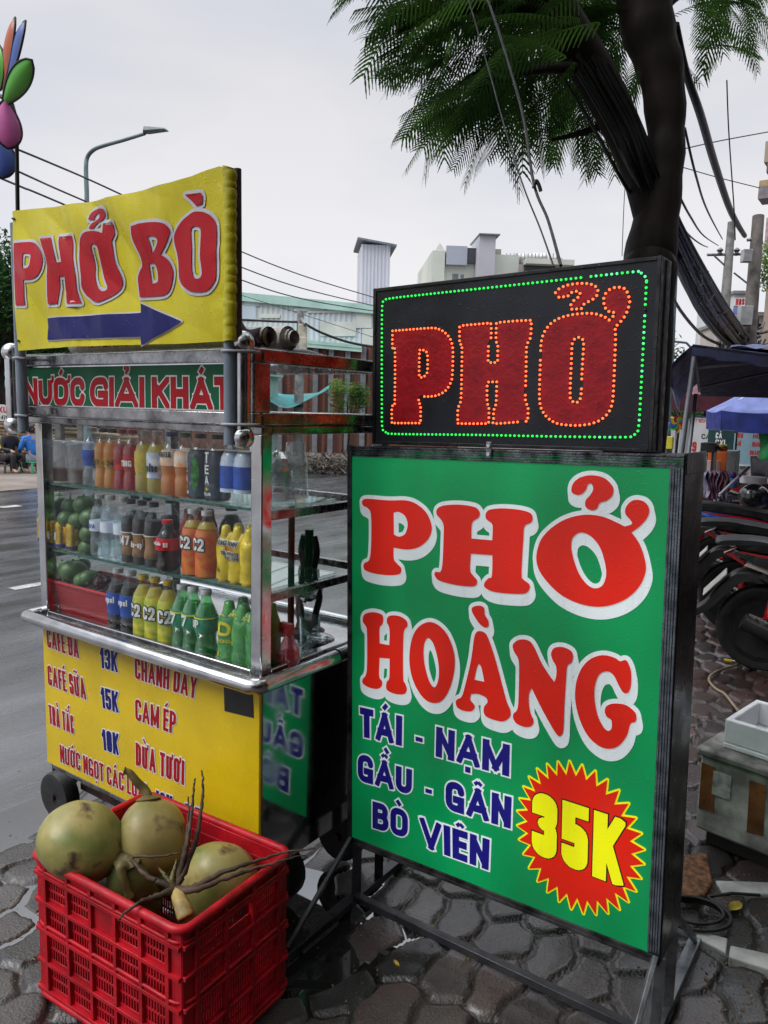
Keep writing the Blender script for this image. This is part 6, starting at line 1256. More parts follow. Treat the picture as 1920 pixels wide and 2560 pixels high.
for k, (q, lab) in enumerate((([(1737, 2323), (1820, 2345), (1815, 2382), (1742, 2345)], 'pale kerb tile behind the sign, broken off on its right'), ([(1826, 2362), (1930, 2385), (1926, 2425), (1822, 2392)], 'pale kerb tile to the right of the broken one'), ([(1788, 2200), (1930, 2205), (1930, 2236), (1806, 2231)], 'pale tile lying flat in front of the cooler'))):
    P = [gnd(u, v, .012) for u, v in q]; c = sum(P, Vector()) / 4; w = MB(); w.add([(p - c) for p in P] + [(p - c) - Vector((0, 0, .05)) for p in P], [(3, 2, 1, 0), (0, 1, 5, 4), (1, 2, 6, 5), (2, 3, 7, 6), (3, 0, 4, 7)]); o = w.build('kerb_tile', tile, None, bevel=.004); o.location = c; tag(o, lab, 'tile')
P = [gnd(u, v, .02) for u, v in ((1712, 2135), (1768, 2130), (1782, 2205), (1758, 2240), (1705, 2238))]; c = sum(P, Vector()) / 5; w = MB(); w.add([(p - c) for p in P] + [(p - c) - Vector((0, 0, .06)) for p in P], [(4, 3, 2, 1, 0)] + [(i, (i + 1) % 5, 5 + (i + 1) % 5, 5 + i) for i in range(5)]); o = w.build('brick_slab', pm('coarse_brick', (.22, .10, .045), .8, var=.4, vs=40, bump=1.0, bs=130), None, bevel=.006); o.location = c; tag(o, 'coarse orange-brown brick slab on the ground by the cooler', 'brick')
# fallen leaves and crumbs
lr = random.Random(4); lm1 = pm('yellow_leaf', (.45, .33, .03), .5, var=.3, vs=30); lm2 = pm('brown_litter', (.20, .115, .05), .6, var=.5, vs=9)
for k, (u, v, s_, lab) in enumerate(((1171, 2393, .018, 'yellow leaf on a stone in front of the light box'), (1838, 2272, .03, 'yellow leaf on the dark stone behind the light box'), (990, 2416, .011, 'tiny yellow leaf near the left foot of the light box'), (1077, 2328, .011, 'tiny yellow leaf below the cross bar of the stand'))):
    c = gnd(u, v, .008); w = MB(); a0 = lr.uniform(0, 6); q = [Vector((math.cos(a0), math.sin(a0), 0)), Vector((-math.sin(a0), math.cos(a0), 0))]
    w.sheet(4, 4, lambda a, b: q[0] * s_ * (2 * a - 1) + q[1] * s_ * .6 * (2 * b - 1) * math.sin(math.pi * (.06 + .88 * a)) + Vector((0, 0, .003 + .006 * (2 * b - 1) ** 2 + .004 * a)), .0006, (0, 0, 1)); o = w.build('fallen_leaf', lm1, None, smooth=60); o.location = c; tag(o, lab, 'leaf')
w = MB()
for i in range(950):
    u = lr.choice((lr.uniform(700, 1900), lr.uniform(0, 600), lr.uniform(1740, 1920))); v = lr.uniform(1700, 2560); c = gnd(u, v, lr.uniform(.0, .004)); a0 = lr.uniform(0, 6.28); s_ = lr.uniform(.0025, .008); d = Vector((math.cos(a0), math.sin(a0), 0)); e = Vector((-d.y, d.x, 0))
    w.add([c - d * s_, c + e * s_ * .35 + Vector((0, 0, .003)), c + d * s_, c - e * s_ * .35 + Vector((0, 0, .002))], [(0, 1, 2, 3)])
stuff(w.build('leaf_litter', lm2, None))
# motorbikes ------------------------------------------------------------------
bpl = pm('black_gloss', (.013, .013, .015), .16, var=.2, vs=8, coat=.6); bpd = pm('matt_black_plastic', (.02, .02, .022), .5, var=.2); alum = pm('engine_alloy', (.12, .12, .125), .42, .8, var=.35, vs=20); redg = pm('red_lens', (.45, .012, .015), .15, var=.05, coat=.5); clr = pm('clear_lens', (.55, .5, .46), .12, var=.2, vs=30, coat=.5); orl = pm('amber_lens', (.7, .25, .04), .2)
bodym = pm('bike_body', (.02, .021, .024), .2, var=.08, coat=.7); seatm = pm('bike_seat', (.018, .018, .02), .5, var=.2, bump=.15, bs=200); tyrem = pm('bike_tyre', (.014, .014, .015), .6, var=.25, vs=18, bump=.35, bs=110); rimk = pm('alloy_rim', (.035, .035, .038), .35, .6, var=.3); platem = pm('number_plate', (.6, .6, .56), .4, var=.15, vs=14)
def prism(w, pts, y0, y1, tap=.0):
    c = Vector((sum(p[0] for p in pts) / len(pts), sum(p[1] for p in pts) / len(pts))); n = len(pts); ym = (y0 + y1) / 2; hw = (y1 - y0) / 2
    rings_ = []
    for (yy, k) in ((-1, 1 - tap), (-.8, 1.0), (.8, 1.0), (1, 1 - tap)): rings_.append([(c.x + (p[0] - c.x) * k, ym + hw * yy, c.y + (p[1] - c.y) * k) for p in pts])
    vs = [v for r_ in rings_ for v in r_]; fs = [(r_ * n + i, r_ * n + (i + 1) % n, (r_ + 1) * n + (i + 1) % n, (r_ + 1) * n + i) for r_ in range(3) for i in range(n)]
    fs += [tuple(range(n - 1, -1, -1)), tuple(3 * n + i for i in range(n))]; w.add(vs, fs)
def part(name, mat, par, polys, bevel=.0, smooth=45):
    w = MB()
    for (pts, y0, y1, tp_) in polys: prism(w, cr([(a, b) for a, b in pts], 4, True) if len(pts) > 4 else pts, y0, y1, tp_)
    return w.build(name, mat, par, smooth=smooth)
def motorbike():
    t = thing('motorbike', 'x', 'motorbike', Matrix()); Rw = .262
    for (xc, nm) in ((0, 'wheel'), (1.23, 'wheel')):
        M = Matrix.Rotation(R(90), 3, 'X'); w = MB()
        w.lathe([(Rw - .062, -.028), (Rw - .04, -.042), (Rw - .014, -.04), (Rw, -.018), (Rw + .002, 0), (Rw, .018), (Rw - .014, .04), (Rw - .04, .042), (Rw - .062, .028)], 48, (xc, 0, Rw), M, fn=lambda a, z: 1 - (.012 if (int(a * 48 / 6.283) % 3 == 0 and .01 < abs(z) < .035) else 0)); o = w.build(nm, tyrem, t, smooth=50)
        w = MB(); w.lathe([(Rw - .085, -.03), (Rw - .06, -.034), (Rw - .056, .0), (Rw - .06, .034), (Rw - .085, .03), (Rw - .085, -.03)], 40, (xc, 0, Rw), M)
        for k in range(5):
            a = k * 1.2566 + .3; w.bar((xc + .03 * math.cos(a), 0, Rw + .03 * math.sin(a)), (xc + (Rw - .08) * math.cos(a + .25), 0, Rw + (Rw - .08) * math.sin(a + .25)), .03, .03, (0, 1, 0))
        w.lathe([(0, -.05), (.05, -.048), (.055, .048), (0, .05)], 18, (xc, 0, Rw), M); w.build('rim', rimk, o, smooth=45)
    part('body', bodym, t, [([(-.12, .66), (.1, .60), (.38, .50), (.5, .52), (.46, .62), (.2, .70), (-.1, .735), (-.2, .72)], -.115, .115, .16), ([(.62, .36), (.86, .46), (1.0, .72), (1.08, .92), (1.0, .95), (.86, .80), (.72, .52), (.5, .42)], -.15, .15, .14), ([(1.0, .90), (1.12, .94), (1.1, 1.02), (.98, 1.05), (.92, .97)], -.12, .12, .2)])
    part('red_stripe', redg, t, [([(-.18, .728), (-.02, .715), (.2, .70), (.36, .665), (.2, .685), (-.02, .698)], -.1175, .1175, .02)])
    part('lower_cover', bpl, t, [([(-.05, .57), (.3, .42), (.62, .34), (.66, .42), (.4, .52), (.1, .62)], -.10, .10, .15), ([(.4, .28), (.8, .28), (.86, .36), (.6, .40), (.42, .36)], -.12, .12, .1)])
    part('seat', seatm, t, [([(-.16, .735), (.05, .725), (.25, .70), (.42, .67), (.56, .69), (.58, .72), (.4, .745), (.2, .77), (-.05, .80), (-.16, .79)], -.125, .125, .22)])
    o = part('grab_rail', bpd, t, [([(-.28, .755), (-.1, .77), (0, .775), (.0, .79), (-.12, .80), (-.28, .785)], -.13, .13, .1)])
    o = part('tail_light', redg, t, [([(-.25, .70), (-.14, .64), (-.10, .70), (-.18, .735)], -.075, .075, .12)]); part('turn_signal', clr, o, [([(-.135, .64), (.0, .60), (.02, .645), (-.10, .695)], -.10, .10, .1)])
    o = part('rear_fender', bpd, t, [([(-.02, .60), (-.16, .60), (-.26, .50), (-.34, .38), (-.44, .30), (-.45, .285), (-.40, .29), (-.31, .345), (-.22, .45), (-.12, .55), (.0, .55)], -.07, .07, .1)])
    w = MB(); w.bar((-.225, 0, .585), (-.345, 0, .44), .19, .006, (1, 0, .6)); pl_ = w.build('number_plate', platem, o); 
    part('engine', alum, t, [([(.28, .22), (.62, .20), (.68, .32), (.5, .42), (.26, .38)], -.11, .11, .12), ([(.0, .2), (.34, .24), (.34, .34), (.0, .31)], .05, .1, .1)])
    w = MB(); w.tube(cr3([(.45, -.1, .2), (.3, -.15, .18), (.05, -.16, .26), (-.12, -.165, .33)], 4), [.02] * 5 + [.035] * 3 + [.05] * 5, 12); o = w.build('exhaust', bpd, t, smooth=50); w = MB(); w.tube([(.12, -.175, .27), (-.1, -.18, .355)], .03, 10, sq=1.2); w.build('heat_shield', steel, o, smooth=50)
    w = MB(); w.tube([(.0, .1, .27), (.05, .11, .62)], .022, 10); w.tube([(.0, -.1, .27), (.05, -.11, .62)], .022, 10); w.build('shock_absorber', redg, t, smooth=50)
    w = MB(); [w.tube([(1.23, s_ * .075, .262), (1.06, s_ * .07, .82)], .02, 10) for s_ in (-1, 1)]; w.build('fork', steel, t, smooth=50)
    part('front_fender', bodym, t, [([(1.0, .42), (1.1, .54), (1.25, .57), (1.42, .5), (1.5, .4), (1.42, .46), (1.25, .525), (1.1, .5)], -.06, .06, .1)])
    w = MB(); w.tube(cr3([(.86, .34, 1.02), (.93, .2, 1.03), (1.0, 0, 1.0), (.93, -.2, 1.03), (.86, -.34, 1.02)], 5), .013, 8); hbr = w.build('handlebar', bpd, t, smooth=60)
    for s_ in (-1, 1):
        w = MB(); w.tube([(.84, s_ * .34, 1.019), (.89, s_ * .26, 1.024)], .019, 10); w.build('grip', rubber, hbr, smooth=50)
        w = MB(); w.tube(cr3([(.92, s_ * .22, 1.03), (.95, s_ * .27, 1.14), (.92, s_ * .30, 1.22)], 4), .006, 6); m_ = w.build('mirror_stem', bpd, hbr, smooth=60); w = MB(); w.ball((.915, s_ * .31, 1.25), (.014, .06, .036), 14, 8); w.build('mirror', steel, hbr, smooth=80)
    w = MB(); w.ball((1.09, 0, .98), (.05, .09, .055), 14, 10); w.build('headlight', clr, t, smooth=80)
    w = MB(); w.tube([(.35, .12, .24), (.28, .2, .0)], .011, 8); w.build('kickstand', bpd, t, smooth=50)
    return t
mb0 = motorbike()
BH = R(-24)
def bikeM(u, v, depth, yaw=BH):
    p = at(u, v, depth); return frame((p.x, p.y, 0.0), yaw)
mb0['label'] = 'nearest black and red motorbike at the right edge, seen from its rear wheel'; mb0['group'] = 'parked motorbikes'
M = bikeM(1908, 1577, 4.62); mb0.location = M.to_translation(); mb0.rotation_euler = M.to_euler(); WM[mb0.name] = M
dup(mb0, bikeM(1846, 1490, 5.42), 'second motorbike with a red tail, parked between the nearest one and the blue one', 'parked motorbikes', {'bike_body': pm('black_body', (.015, .016, .02), .18, coat=.7)})
dup(mb0, bikeM(1800, 1405, 6.5), 'blue and black motorbike parked behind the two nearer ones', 'parked motorbikes', {'bike_body': pm('blue_body', (.03, .15, .6), .2, coat=.7)})
dup(mb0, bikeM(1850, 1290, 9.2), 'red motorbike farthest back by the white-painted pole', 'parked motorbikes', {'bike_body': pm('red_body', (.32, .012, .02), .2, coat=.7)})
hp_ = at(1884, 1243, 6.55); t = thing('helmet', 'black motorbike helmet resting on the seat of the blue motorbike', 'helmet', Matrix.Translation(hp_)); w = MB(); w.ball((0, 0, 0), (.125, .12, .115), 24, 16, fn=lambda d: 1 if d.z > -.45 else 1 - .25 * (-.45 - d.z)); w.build('shell', bpl, t, smooth=80); w = MB(); w.sheet(8, 3, lambda a, b: (.13 * math.cos(-2.2 + 2.2 * a) * 1.02, .126 * math.sin(-2.2 + 2.2 * a), -.02 - .03 * b)); w.build('visor', pm('smoke_visor', (.02, .02, .03), .1), t, smooth=60)
# plastic chair, bucket, pole, rags, bottle ------------------------------------
redc = pm('red_chair_plastic', (.48, .012, .016), .35, var=.08)
def chair(M, label, mat, h=.44, back=True, nm='plastic_chair'):
    t = thing(nm, label, 'chair', M)
    w = MB(); w.bx(-.18, .18, -.18, .18, h - .02, h); w.build('seat', mat, t, bevel=.012)
    for a in (-1, 1):
        for b in (-1, 1): w = MB(); w.bar((a * .16, b * .16, h - .021), (a * .21, b * .21, 0), .045, .03); w.build('leg', mat, t, bevel=.006)
    if back: w = MB(); w.sheet(8, 6, lambda a, b: (-.2 + .4 * a, .17 + .04 * (1 - (2 * a - 1) ** 2) + .05 * b, h + .0 + .4 * b - .04 * (2 * a - 1) ** 2 * b), .02, (0, 1, 0)); w.build('backrest', mat, t, smooth=50)
    return t
p = gnd(1768, 1438); chair(frame(p, R(40)), 'red plastic chair standing between the light box and the motorbikes', redc, .5)
p = at(1880, 1240, 7.6); t = thing('paint_bucket', 'yellow and white paint bucket behind the helmet', 'bucket', frame((p.x, p.y, p.z - .1), -.35)); w = MB(); w.lathe([(.10, 0), (.115, .24)], 26); w.build('bucket', pm('yellow_bucket', (.68, .42, .015), .35, var=.1), t, smooth=40); w = MB(); w.lathe([(.115, .225), (.124, .23), (.124, .285), (.112, .292), (0, .294)], 26); w.build('lid', white_p, t, smooth=40)
w = MB(); w.lathe([(.1145, .172), (.1165, .172), (.1185, .222), (.1165, .222)], 26); bl = w.build('label_band', pm('black_print', (.02, .02, .02), .4), t, smooth=40); text_on(bl, 'bucket_text', None, [('MAXILITE', None, (-.085, .085, .183, .212))], 0, ty, None, f=cyl(.1195))
w = MB(); w.lathe([(.115, .160), (.1165, .160), (.117, .171), (.115, .171)], 26); w.build('red_stripe', redc, t, smooth=40)
a = at(1798, 1238, 7.2); b = at(1872, 1168, 7.6); w = MB(); w.tube([a, a + (b - a) * .62], .014, 10); o = w.build('broom_handle', pm('white_pole', (.55, .53, .58), .4), None, smooth=50); tag(o, 'white and violet broom stick leaning across the blue motorbike', 'broom stick'); w = MB(); w.tube([a + (b - a) * .62, b], .016, 10); w.build('grip_sleeve', pm('violet_plastic', (.17, .12, .2), .4), o, smooth=50)
p = at(1783, 1205, 8.0); t = thing('rag_bundle', 'hanging bundle of blue, white and red rags beside the orange board', 'rags', Matrix.Translation(p)); ragm = pm('patterned_rags', (.30, .28, .36), .8, vs=14, col2=(.03, .04, .14)); ragr = pm('reddish_rags', (.32, .1, .12), .8, vs=12, col2=(.1, .08, .16))
for k in range(5): w = MB(); x = -.09 + .045 * k; w.sheet(6, 10, lambda a, b: (x + .07 * a + .02 * math.sin(b * 6 + k), .03 * math.sin(a * 9 + k * 2 + b * 3), -.16 + .28 * b - .05 * abs(a - .5)), .006, (0, 1, 0)); w.build('rag', ragr if k in (1, 3) else ragm, t, smooth=70)
p = at(1832, 1200, 8.2); t = thing('bottle_with_cap', 'blue bottle with a round purple cap standing behind the broom stick', 'bottle', Matrix.Translation(p - Vector((0, 0, .08)))); w = MB(); w.lathe([(.05, 0), (.055, .01), (.055, .06), (.025, .085), (.02, .1)], 18); w.build('bottle_body', pm('bright_blue', (.02, .2, .55), .35), t, smooth=50); w = MB(); w.ball((0, 0, .135), (.035, .035, .04), 16, 10); w.build('cap', pm('purple_cap', (.12, .05, .25), .35), t, smooth=80)
# stall: canopy, parasols, boards ----------------------------------------------
navy = pm('navy_tarp', (.014, .022, .085), .55, var=.25, vs=4, bump=.3, bs=14); tarpb = pm('blue_tarp', (.06, .10, .30), .45, var=.25, vs=6, bump=.5, bs=18); polem = pm('pale_pole', (.34, .36, .40), .4, .3, var=.1)
A = at(1732, 862, 6.4); Bp = at(2060, 905, 5.6); Cp = at(2090, 1000, 8.6); Dp = at(1752, 990, 8.8)
t = thing('market_canopy', 'dark blue tarpaulin canopy on pale metal posts above the motorbikes', 'canopy', Matrix.Translation(Vector((A.x, A.y, 0))))
def bil(a, b): return A.lerp(Bp, a).lerp(Dp.lerp(Cp, a), b) + Vector((0, 0, .22 * math.sin(math.pi * a) * math.sin(math.pi * b)))
w = MB(); w.sheet(20, 14, bil, .006, (0, 0, 1)); w.build('roof_sheet', navy, t, smooth=70, world=True)
w = MB(); w.sheet(30, 4, lambda a, b: bil(a, 0) + Vector((-.01, -.02, -.02 - .07 * b + .008 * math.sin(a * 20) * b)), .004, (0, 1, 0)); w.build('valance', navy, t, smooth=70, world=True)
w = MB(); w.sheet(6, 10, lambda a, b: A.lerp(Dp, a * .7) + RT * (-.15 * math.sin(math.pi * b * .8) - .06 * b) + Vector((0, 0, .0 - .36 * b + .02 * math.sin(a * 8))), .006, (1, 0, 0)); w.build('side_flap', tarpb, t, smooth=70, world=True)
w = MB(); w.sheet(20, 5, lambda a, b: bil(.3 + .7 * a, .02 + .3 * b) + Vector((0, 0, .012 + .018 * abs(math.sin(a * 11 + b * 3)) + .03 * a)), .005, (0, 0, 1)); w.build('extra_tarp', tarpb, t, smooth=70, world=True)
for (q0, q1, r_) in (((1736, 892, 6.4), (1703, 1135, 6.45), .022), ((1740, 985, 7.6), (1722, 1135, 7.6), .018)):
    a = at(*q0); b = at(*q1); b = a + (b - a) * ((a.z + .0) / (a.z - b.z)); w = MB(); w.tube([a, b], r_, 12); w.build('post', polem, t, smooth=50, world=True)
for (q0, q1, r_) in (((1746, 920, 6.5), (1925, 903, 6.3), .012), ((1750, 968, 7.5), (1930, 930, 7.8), .012), ((1738, 893, 6.4), (1748, 978, 7.6), .012)): w = MB(); w.tube([at(*q0), at(*q1)], r_, 8); w.build('strut', polem, t, smooth=50, world=True)
def parasol(apx, dep, r_, rise, drop, cols, label, n=8, ph=.2, lean=0.0, ground=0.0):
    ap = at(*apx, dep); t = thing('parasol', label, 'parasol', Matrix.Translation(Vector((ap.x, ap.y, ground))) @ Matrix.Rotation(ph, 4, 'Z')); z = ap.z - ground
    for k in range(n):
        a0 = 2 * math.pi * k / n; a1 = 2 * math.pi * (k + 1) / n; e0 = Vector((r_ * math.cos(a0), r_ * math.sin(a0), z - rise)); e1 = Vector((r_ * math.cos(a1), r_ * math.sin(a1), z - rise)); tp_ = Vector((0, 0, z))
        w = MB(); w.sheet(6, 8, lambda a, b: tp_.lerp(e0.lerp(e1, a), b) - Vector((0, 0, .08 * b * (1 - b) + .06 * a * (1 - a) * 4 * b * rise)), .004, (0, 0, 1)); w.build('canopy_panel', cols[k % len(cols)][0], t, smooth=60)
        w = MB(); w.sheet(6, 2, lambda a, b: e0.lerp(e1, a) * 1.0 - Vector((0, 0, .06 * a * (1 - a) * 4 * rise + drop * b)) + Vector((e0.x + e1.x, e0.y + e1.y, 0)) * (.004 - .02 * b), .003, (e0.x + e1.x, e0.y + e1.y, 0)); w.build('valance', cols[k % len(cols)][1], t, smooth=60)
        w = MB(); w.tube([tp_ - Vector((0, 0, .03)), e0 - Vector((0, 0, .015))], .006, 6); w.build('rib', steel, t)
    w = MB(); w.lathe([(.018, 0), (.018, z + .03), (.0, z + .05)], 12); w.build('pole', steel_d, t, smooth=50); w = MB(); w.lathe([(.2, 0), (.2, .05), (.03, .09)], 18); w.build('base', kerbm, t, smooth=40); return t
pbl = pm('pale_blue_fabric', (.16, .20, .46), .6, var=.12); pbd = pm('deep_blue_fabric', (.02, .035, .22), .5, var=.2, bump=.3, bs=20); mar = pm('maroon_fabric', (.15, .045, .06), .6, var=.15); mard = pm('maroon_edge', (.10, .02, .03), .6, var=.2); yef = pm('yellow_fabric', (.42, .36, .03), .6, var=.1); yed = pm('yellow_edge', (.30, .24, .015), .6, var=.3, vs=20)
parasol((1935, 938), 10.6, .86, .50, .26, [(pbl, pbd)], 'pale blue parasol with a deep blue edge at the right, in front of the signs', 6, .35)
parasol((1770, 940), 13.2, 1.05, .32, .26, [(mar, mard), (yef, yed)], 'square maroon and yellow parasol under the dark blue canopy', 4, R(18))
w = MB(); pp = at(1693, 1058, 9.0); t = thing('pinwheel', 'many-coloured toy pinwheel right of the black LED sign', 'pinwheel', Matrix.Translation(pp))
for k, c in enumerate(((.5, .4, .02), (.3, .03, .06), (.55, .45, .03), (.05, .08, .35), (.03, .3, .06), (.6, .22, .03), (.5, .02, .02), (.05, .3, .4))):
    a0 = k * .785 + .9; w = MB(); w.sheet(6, 4, lambda a, b: (math.cos(a0) * .115 * a + math.sin(a0) * .045 * math.sin(math.pi * a ** .7) * (2 * b - 1), -.012 + .02 * b * a, math.sin(a0) * .115 * a - math.cos(a0) * .045 * math.sin(math.pi * a ** .7) * (2 * b - 1)), .001, (0, 1, 0)); w.build('petal', pm('toy_petal_%d' % k, c, .45), t, smooth=60)
w = MB(); w.tube([(0, .02, 0), (.01, .03, -1.25)], .008, 8); w.build('stick', polem, t)
def board(u0, u1, v0, v1, dep, mat, label, cat, name='sign_board', thick=.04, yaw=R(-30), frame_=None, texts=(), legs=True):
    M = frame(Vector((at((u0 + u1) / 2, v1, dep).x, at((u0 + u1) / 2, v1, dep).y, 0)), yaw); p0 = loc(M, u0, v1); p1 = loc(M, u1, v0); t = thing(name, label, cat, M); x0, x1 = sorted((p0.x, p1.x)); zb = max(0.02, p0.z)
    w = MB(); w.bx(x0, x1, 0, thick, zb, p1.z); fc_ = w.build('board', mat, t, bevel=.004)
    for (s_, a, b, c, d, m_, r_) in texts: text_on(fc_, 'board_text', None, [(s_, None, (x0 + (x1 - x0) * a, x0 + (x1 - x0) * b, zb + (p1.z - zb) * c, zb + (p1.z - zb) * d))], 0, m_, r_, t=.19)
    if zb > .05 and legs:
        for x in (x0 + .02, x1 - .02): w = MB(); w.bx(x - .012, x + .012, .005, thick - .005, 0, zb - .001); w.build('leg', black_m, t)
    if frame_: w = MB(); w.bx(x0 - .02, x1 + .02, -.01, thick + .01, p1.z, p1.z + .02); w.bx(x0 - .02, x1 + .02, -.01, thick + .01, zb - .02, zb); w.bx(x0 - .02, x0, -.01, thick + .01, zb, p1.z); w.bx(x1, x1 + .02, -.01, thick + .01, zb, p1.z); w.build('board_frame', frame_, t)
    return t
orm = pm('orange_board', (.60, .13, .03), .5, var=.06); bgr = pm('dark_green_board', (.012, .05, .05), .5, var=.2); wht = pm('white_board', (.60, .60, .60), .5, var=.05); lbb = pm('light_blue_board', (.22, .36, .42), .5, var=.06); gry = pm('grey_booth', (.10, .105, .11), .5, var=.2); spk = pm('speaker_black', (.03, .032, .03), .5, var=.2)
board(1764, 1818, 1130, 1215, 8.6, orm, 'orange board with a pale poster at its foot, beside the light box corner', 'sign', texts=(), thick=.03)
board(1764, 1803, 1152, 1212, 8.55, pm('pale_poster', (.58, .46, .42), .5, vs=6, col2=(.55, .25, .18)), 'pale poster propped against the orange board', 'poster', name='poster', thick=.008)
board(1802, 1842, 1128, 1190, 9.2, gry, 'grey metal booth right of the orange board', 'booth', name='booth', thick=.4)
board(1766, 1836, 1076, 1140, 9.6, bgr, 'dark green board with pale handwriting above the grey booth', 'sign', texts=(('CÀ', .3, .55, .68, .9, tw, None), ('CXL', .3, .75, .42, .64, tw, None), ('XE', .5, .75, .2, .36, tw, None)))
board(1750, 1789, 1108, 1130, 8.2, spk, 'black loudspeaker box on the stall', 'speaker', name='speaker_box', thick=.25)
board(1722, 1786, 1044, 1135, 12.5, wht, 'white banner board with red lines and a big red 9 behind the canopy posts', 'sign', texts=(('TIẾM', .1, .9, .86, .95, tr, None), ('9', .12, .32, .06, .34, tr, None), ('CÁ', .5, .9, .42, .56, bgr, None)), frame_=bgr)
board(1826, 1908, 1078, 1160, 12.0, lbb, 'light blue board with red lettering behind the white-painted pole', 'sign', texts=(('CƠM', .1, .35, .78, .92, tr, None), ('HỦ', .68, .92, .78, .92, tr, None), ('BÚN', .68, .95, .54, .68, tr, None), ('MÌ', .1, .3, .54, .68, tr, None), ('HOÀNH', .62, .98, .3, .43, tr, None), ('XÔI', .05, .3, .1, .24, tr, None), ('LẨU', .68, .95, .08, .2, tr, None)), frame_=wht)
board(1811, 1848, 1060, 1082, 11.0, pm('yellow_board', (.6, .52, .03), .5), 'small yellow and white sign above the dark green board', 'sign', texts=(('PHỞ', .2, .7, .3, .75, bgr, None),))
p = at(1808, 1122, 8.3); t = thing('fruit_tray', 'small tray heaped with orange and green fruit on the stall', 'tray', Matrix.Translation(p)); w = MB(); w.lathe([(.03, -.03), (.055, .0), (.057, .01)], 14); w.build('tray', orm, t, smooth=40); w = MB(); w.ball((-.01, 0, .02), (.05, .045, .03), 12, 8, fn=lambda d: 1 + .15 * noise.noise(d * 5)); w.build('heap', pm('green_orange_heap', (.3, .4, .03), .5, vs=20, col2=(.5, .2, .03)), t, smooth=60)
board(1664, 1682, 1092, 1122, 9.5, pm('yellow_box', (.6, .55, .04), .5), 'small yellow signboard just right of the LED sign', 'sign', thick=.1)
# poles ------------------------------------------------------------------------
conc = pm('concrete_pole', (.19, .185, .175), .7, var=.25, vs=7, bump=.4, bs=40)
def pole(name, label, tops, bots, dep, r0, r1, mat=conc, extra=None):
    a = at(*tops, dep); b = at(*bots, dep); b2 = a + (b - a) * (a.z / max(.1, a.z - b.z)); t = thing(name, label, 'pole', Matrix.Translation(Vector((b2.x, b2.y, 0)))); w = MB(); w.tube([b2 - Vector((0, 0, .1)), b2.lerp(a, .5), a], [r1, (r0 + r1) / 2, r0], 16); w.build('shaft', mat, t, smooth=50, world=True); return t, a, b2
t, a, b = pole('utility_pole', 'tapered concrete utility pole with crossarm and insulators right of the tree', (1829, 556), (1805, 860), 16, .075, .15)
def wbar(t, name, q0, q1, r_, mat=gal): w = MB(); w.tube([at(*q0), at(*q1)], r_, 8); return w.build(name, mat, t, smooth=50, world=True)
wbar(t, 'crossarm', (1768, 637, 16), (1868, 635, 16), .03); wbar(t, 'arm_brace', (1786, 640, 16), (1817, 668, 16), .02); wbar(t, 'arm_brace', (1835, 682, 16), (1868, 708, 16), .02)
for u in (1800, 1842):
    p = at(u, 628, 16); w = MB(); w.lathe([(.03, -.09), (.06, -.05), (.035, -.02), (.07, .02), (.03, .06), (0, .08)], 12, p); w.build('insulator', pm('porcelain', (.12, .10, .10), .3), t, smooth=50, world=True)
t, a, b = pole('utility_pole', 'darker concrete pole with a whitewashed sticker-covered base at the right', (1896, 540), (1871, 870), 14, .10, .145, pm('dark_concrete', (.12, .105, .095), .7, var=.3, vs=6, bump=.4))
q0 = at(1863, 860, 14); q1 = at(1846, 1182, 14); w = MB(); w.tube([Vector((b.x, b.y, .0)), b.lerp(a, .19), b.lerp(a, .30)], [.152, .15, .147], 18); ww = w.build('whitewash', pm('sticker_wash', (.36, .36, .35), .7, var=.35, vs=9, bump=.2), t, smooth=50, world=True)
for k in range(9): text_on(ww, 'sticker_text', None, [(('KHOAN', 'CẮT', '0903', 'BÊ TÔNG', '0908', 'VAY', '24', 'SỬA', 'ỐNG')[k], None, (-.07 + .02 * (k % 2), .05 + .02 * (k % 3), .45 + .15 * k, .53 + .15 * k))], 0, pm('grey_ink', (.06, .06, .065), .6), None, t=.16, f=lambda x, z, h=0.0: ((b - Vector((b.x, b.y, 0))) + (a - b) * (z / a.z) + Vector((0, 0, 0)) + RT * (.156 * math.sin(x / .156)) + Vector((0, -1, 0)) * (.158 * math.cos(x / .156) + h)))
wbar(t, 'box_bracket', (1868, 600, 14), (1900, 596, 14), .03)
p = at(1862, 790, 13.8); w = MB(); w.box(p, (.22, .16, .34)); w.build('meter_box', pm('pale_box', (.34, .35, .36), .5), t, bevel=.01, world=True)
p = at(1866, 640, 13.8); w = MB(); w.box(p, (.16, .14, .22)); w.build('junction_box', pm('pale_box', (.3, .3, .3)), t, bevel=.01, world=True)
rb2 = random.Random(8); t2 = thing('wire_tangle', 'tangle of loose black wires and boxes between the two poles', 'wires', Matrix.Translation(at(1855, 860, 14.6)))
for i in range(34):
    u = rb2.uniform(1810, 1900); v = rb2.uniform(800, 880); w = MB(); w.tube(cr3([at(u, v - 10, 14.5), at(u + rb2.uniform(-30, 30), v + rb2.uniform(-25, 45), 14.4), at(u + rb2.uniform(-40, 50), v + rb2.uniform(-40, 30), 14.6)], 5), rb2.choice((.012, .02, .03)), 5); w.build('loose_wire', cabm, t2, smooth=60, world=True)
for i in range(10): p = at(rb2.uniform(1838, 1885), rb2.uniform(800, 880), 14.45); w = MB(); w.box(p, (rb2.uniform(.1, .25), .12, rb2.uniform(.1, .22))); w.build('splice_box', pm('dark_box', (.05, .05, .055), .5), t2, bevel=.01, world=True)
lampm = pm('teal_lamp_post', (.11, .16, .17), .45, .2, var=.1)
t, a, b = pole('street_lamp', 'slim teal street lamp post just right of the LED sign', (1692, 600), (1672, 1010), 12, .035, .06, lampm); wbar(t, 'lamp_arm', (1680, 853, 12), (1716, 857, 12), .018, lampm); wbar(t, 'lamp_arm', (1716, 857, 12), (1730, 872, 12), .018, lampm)
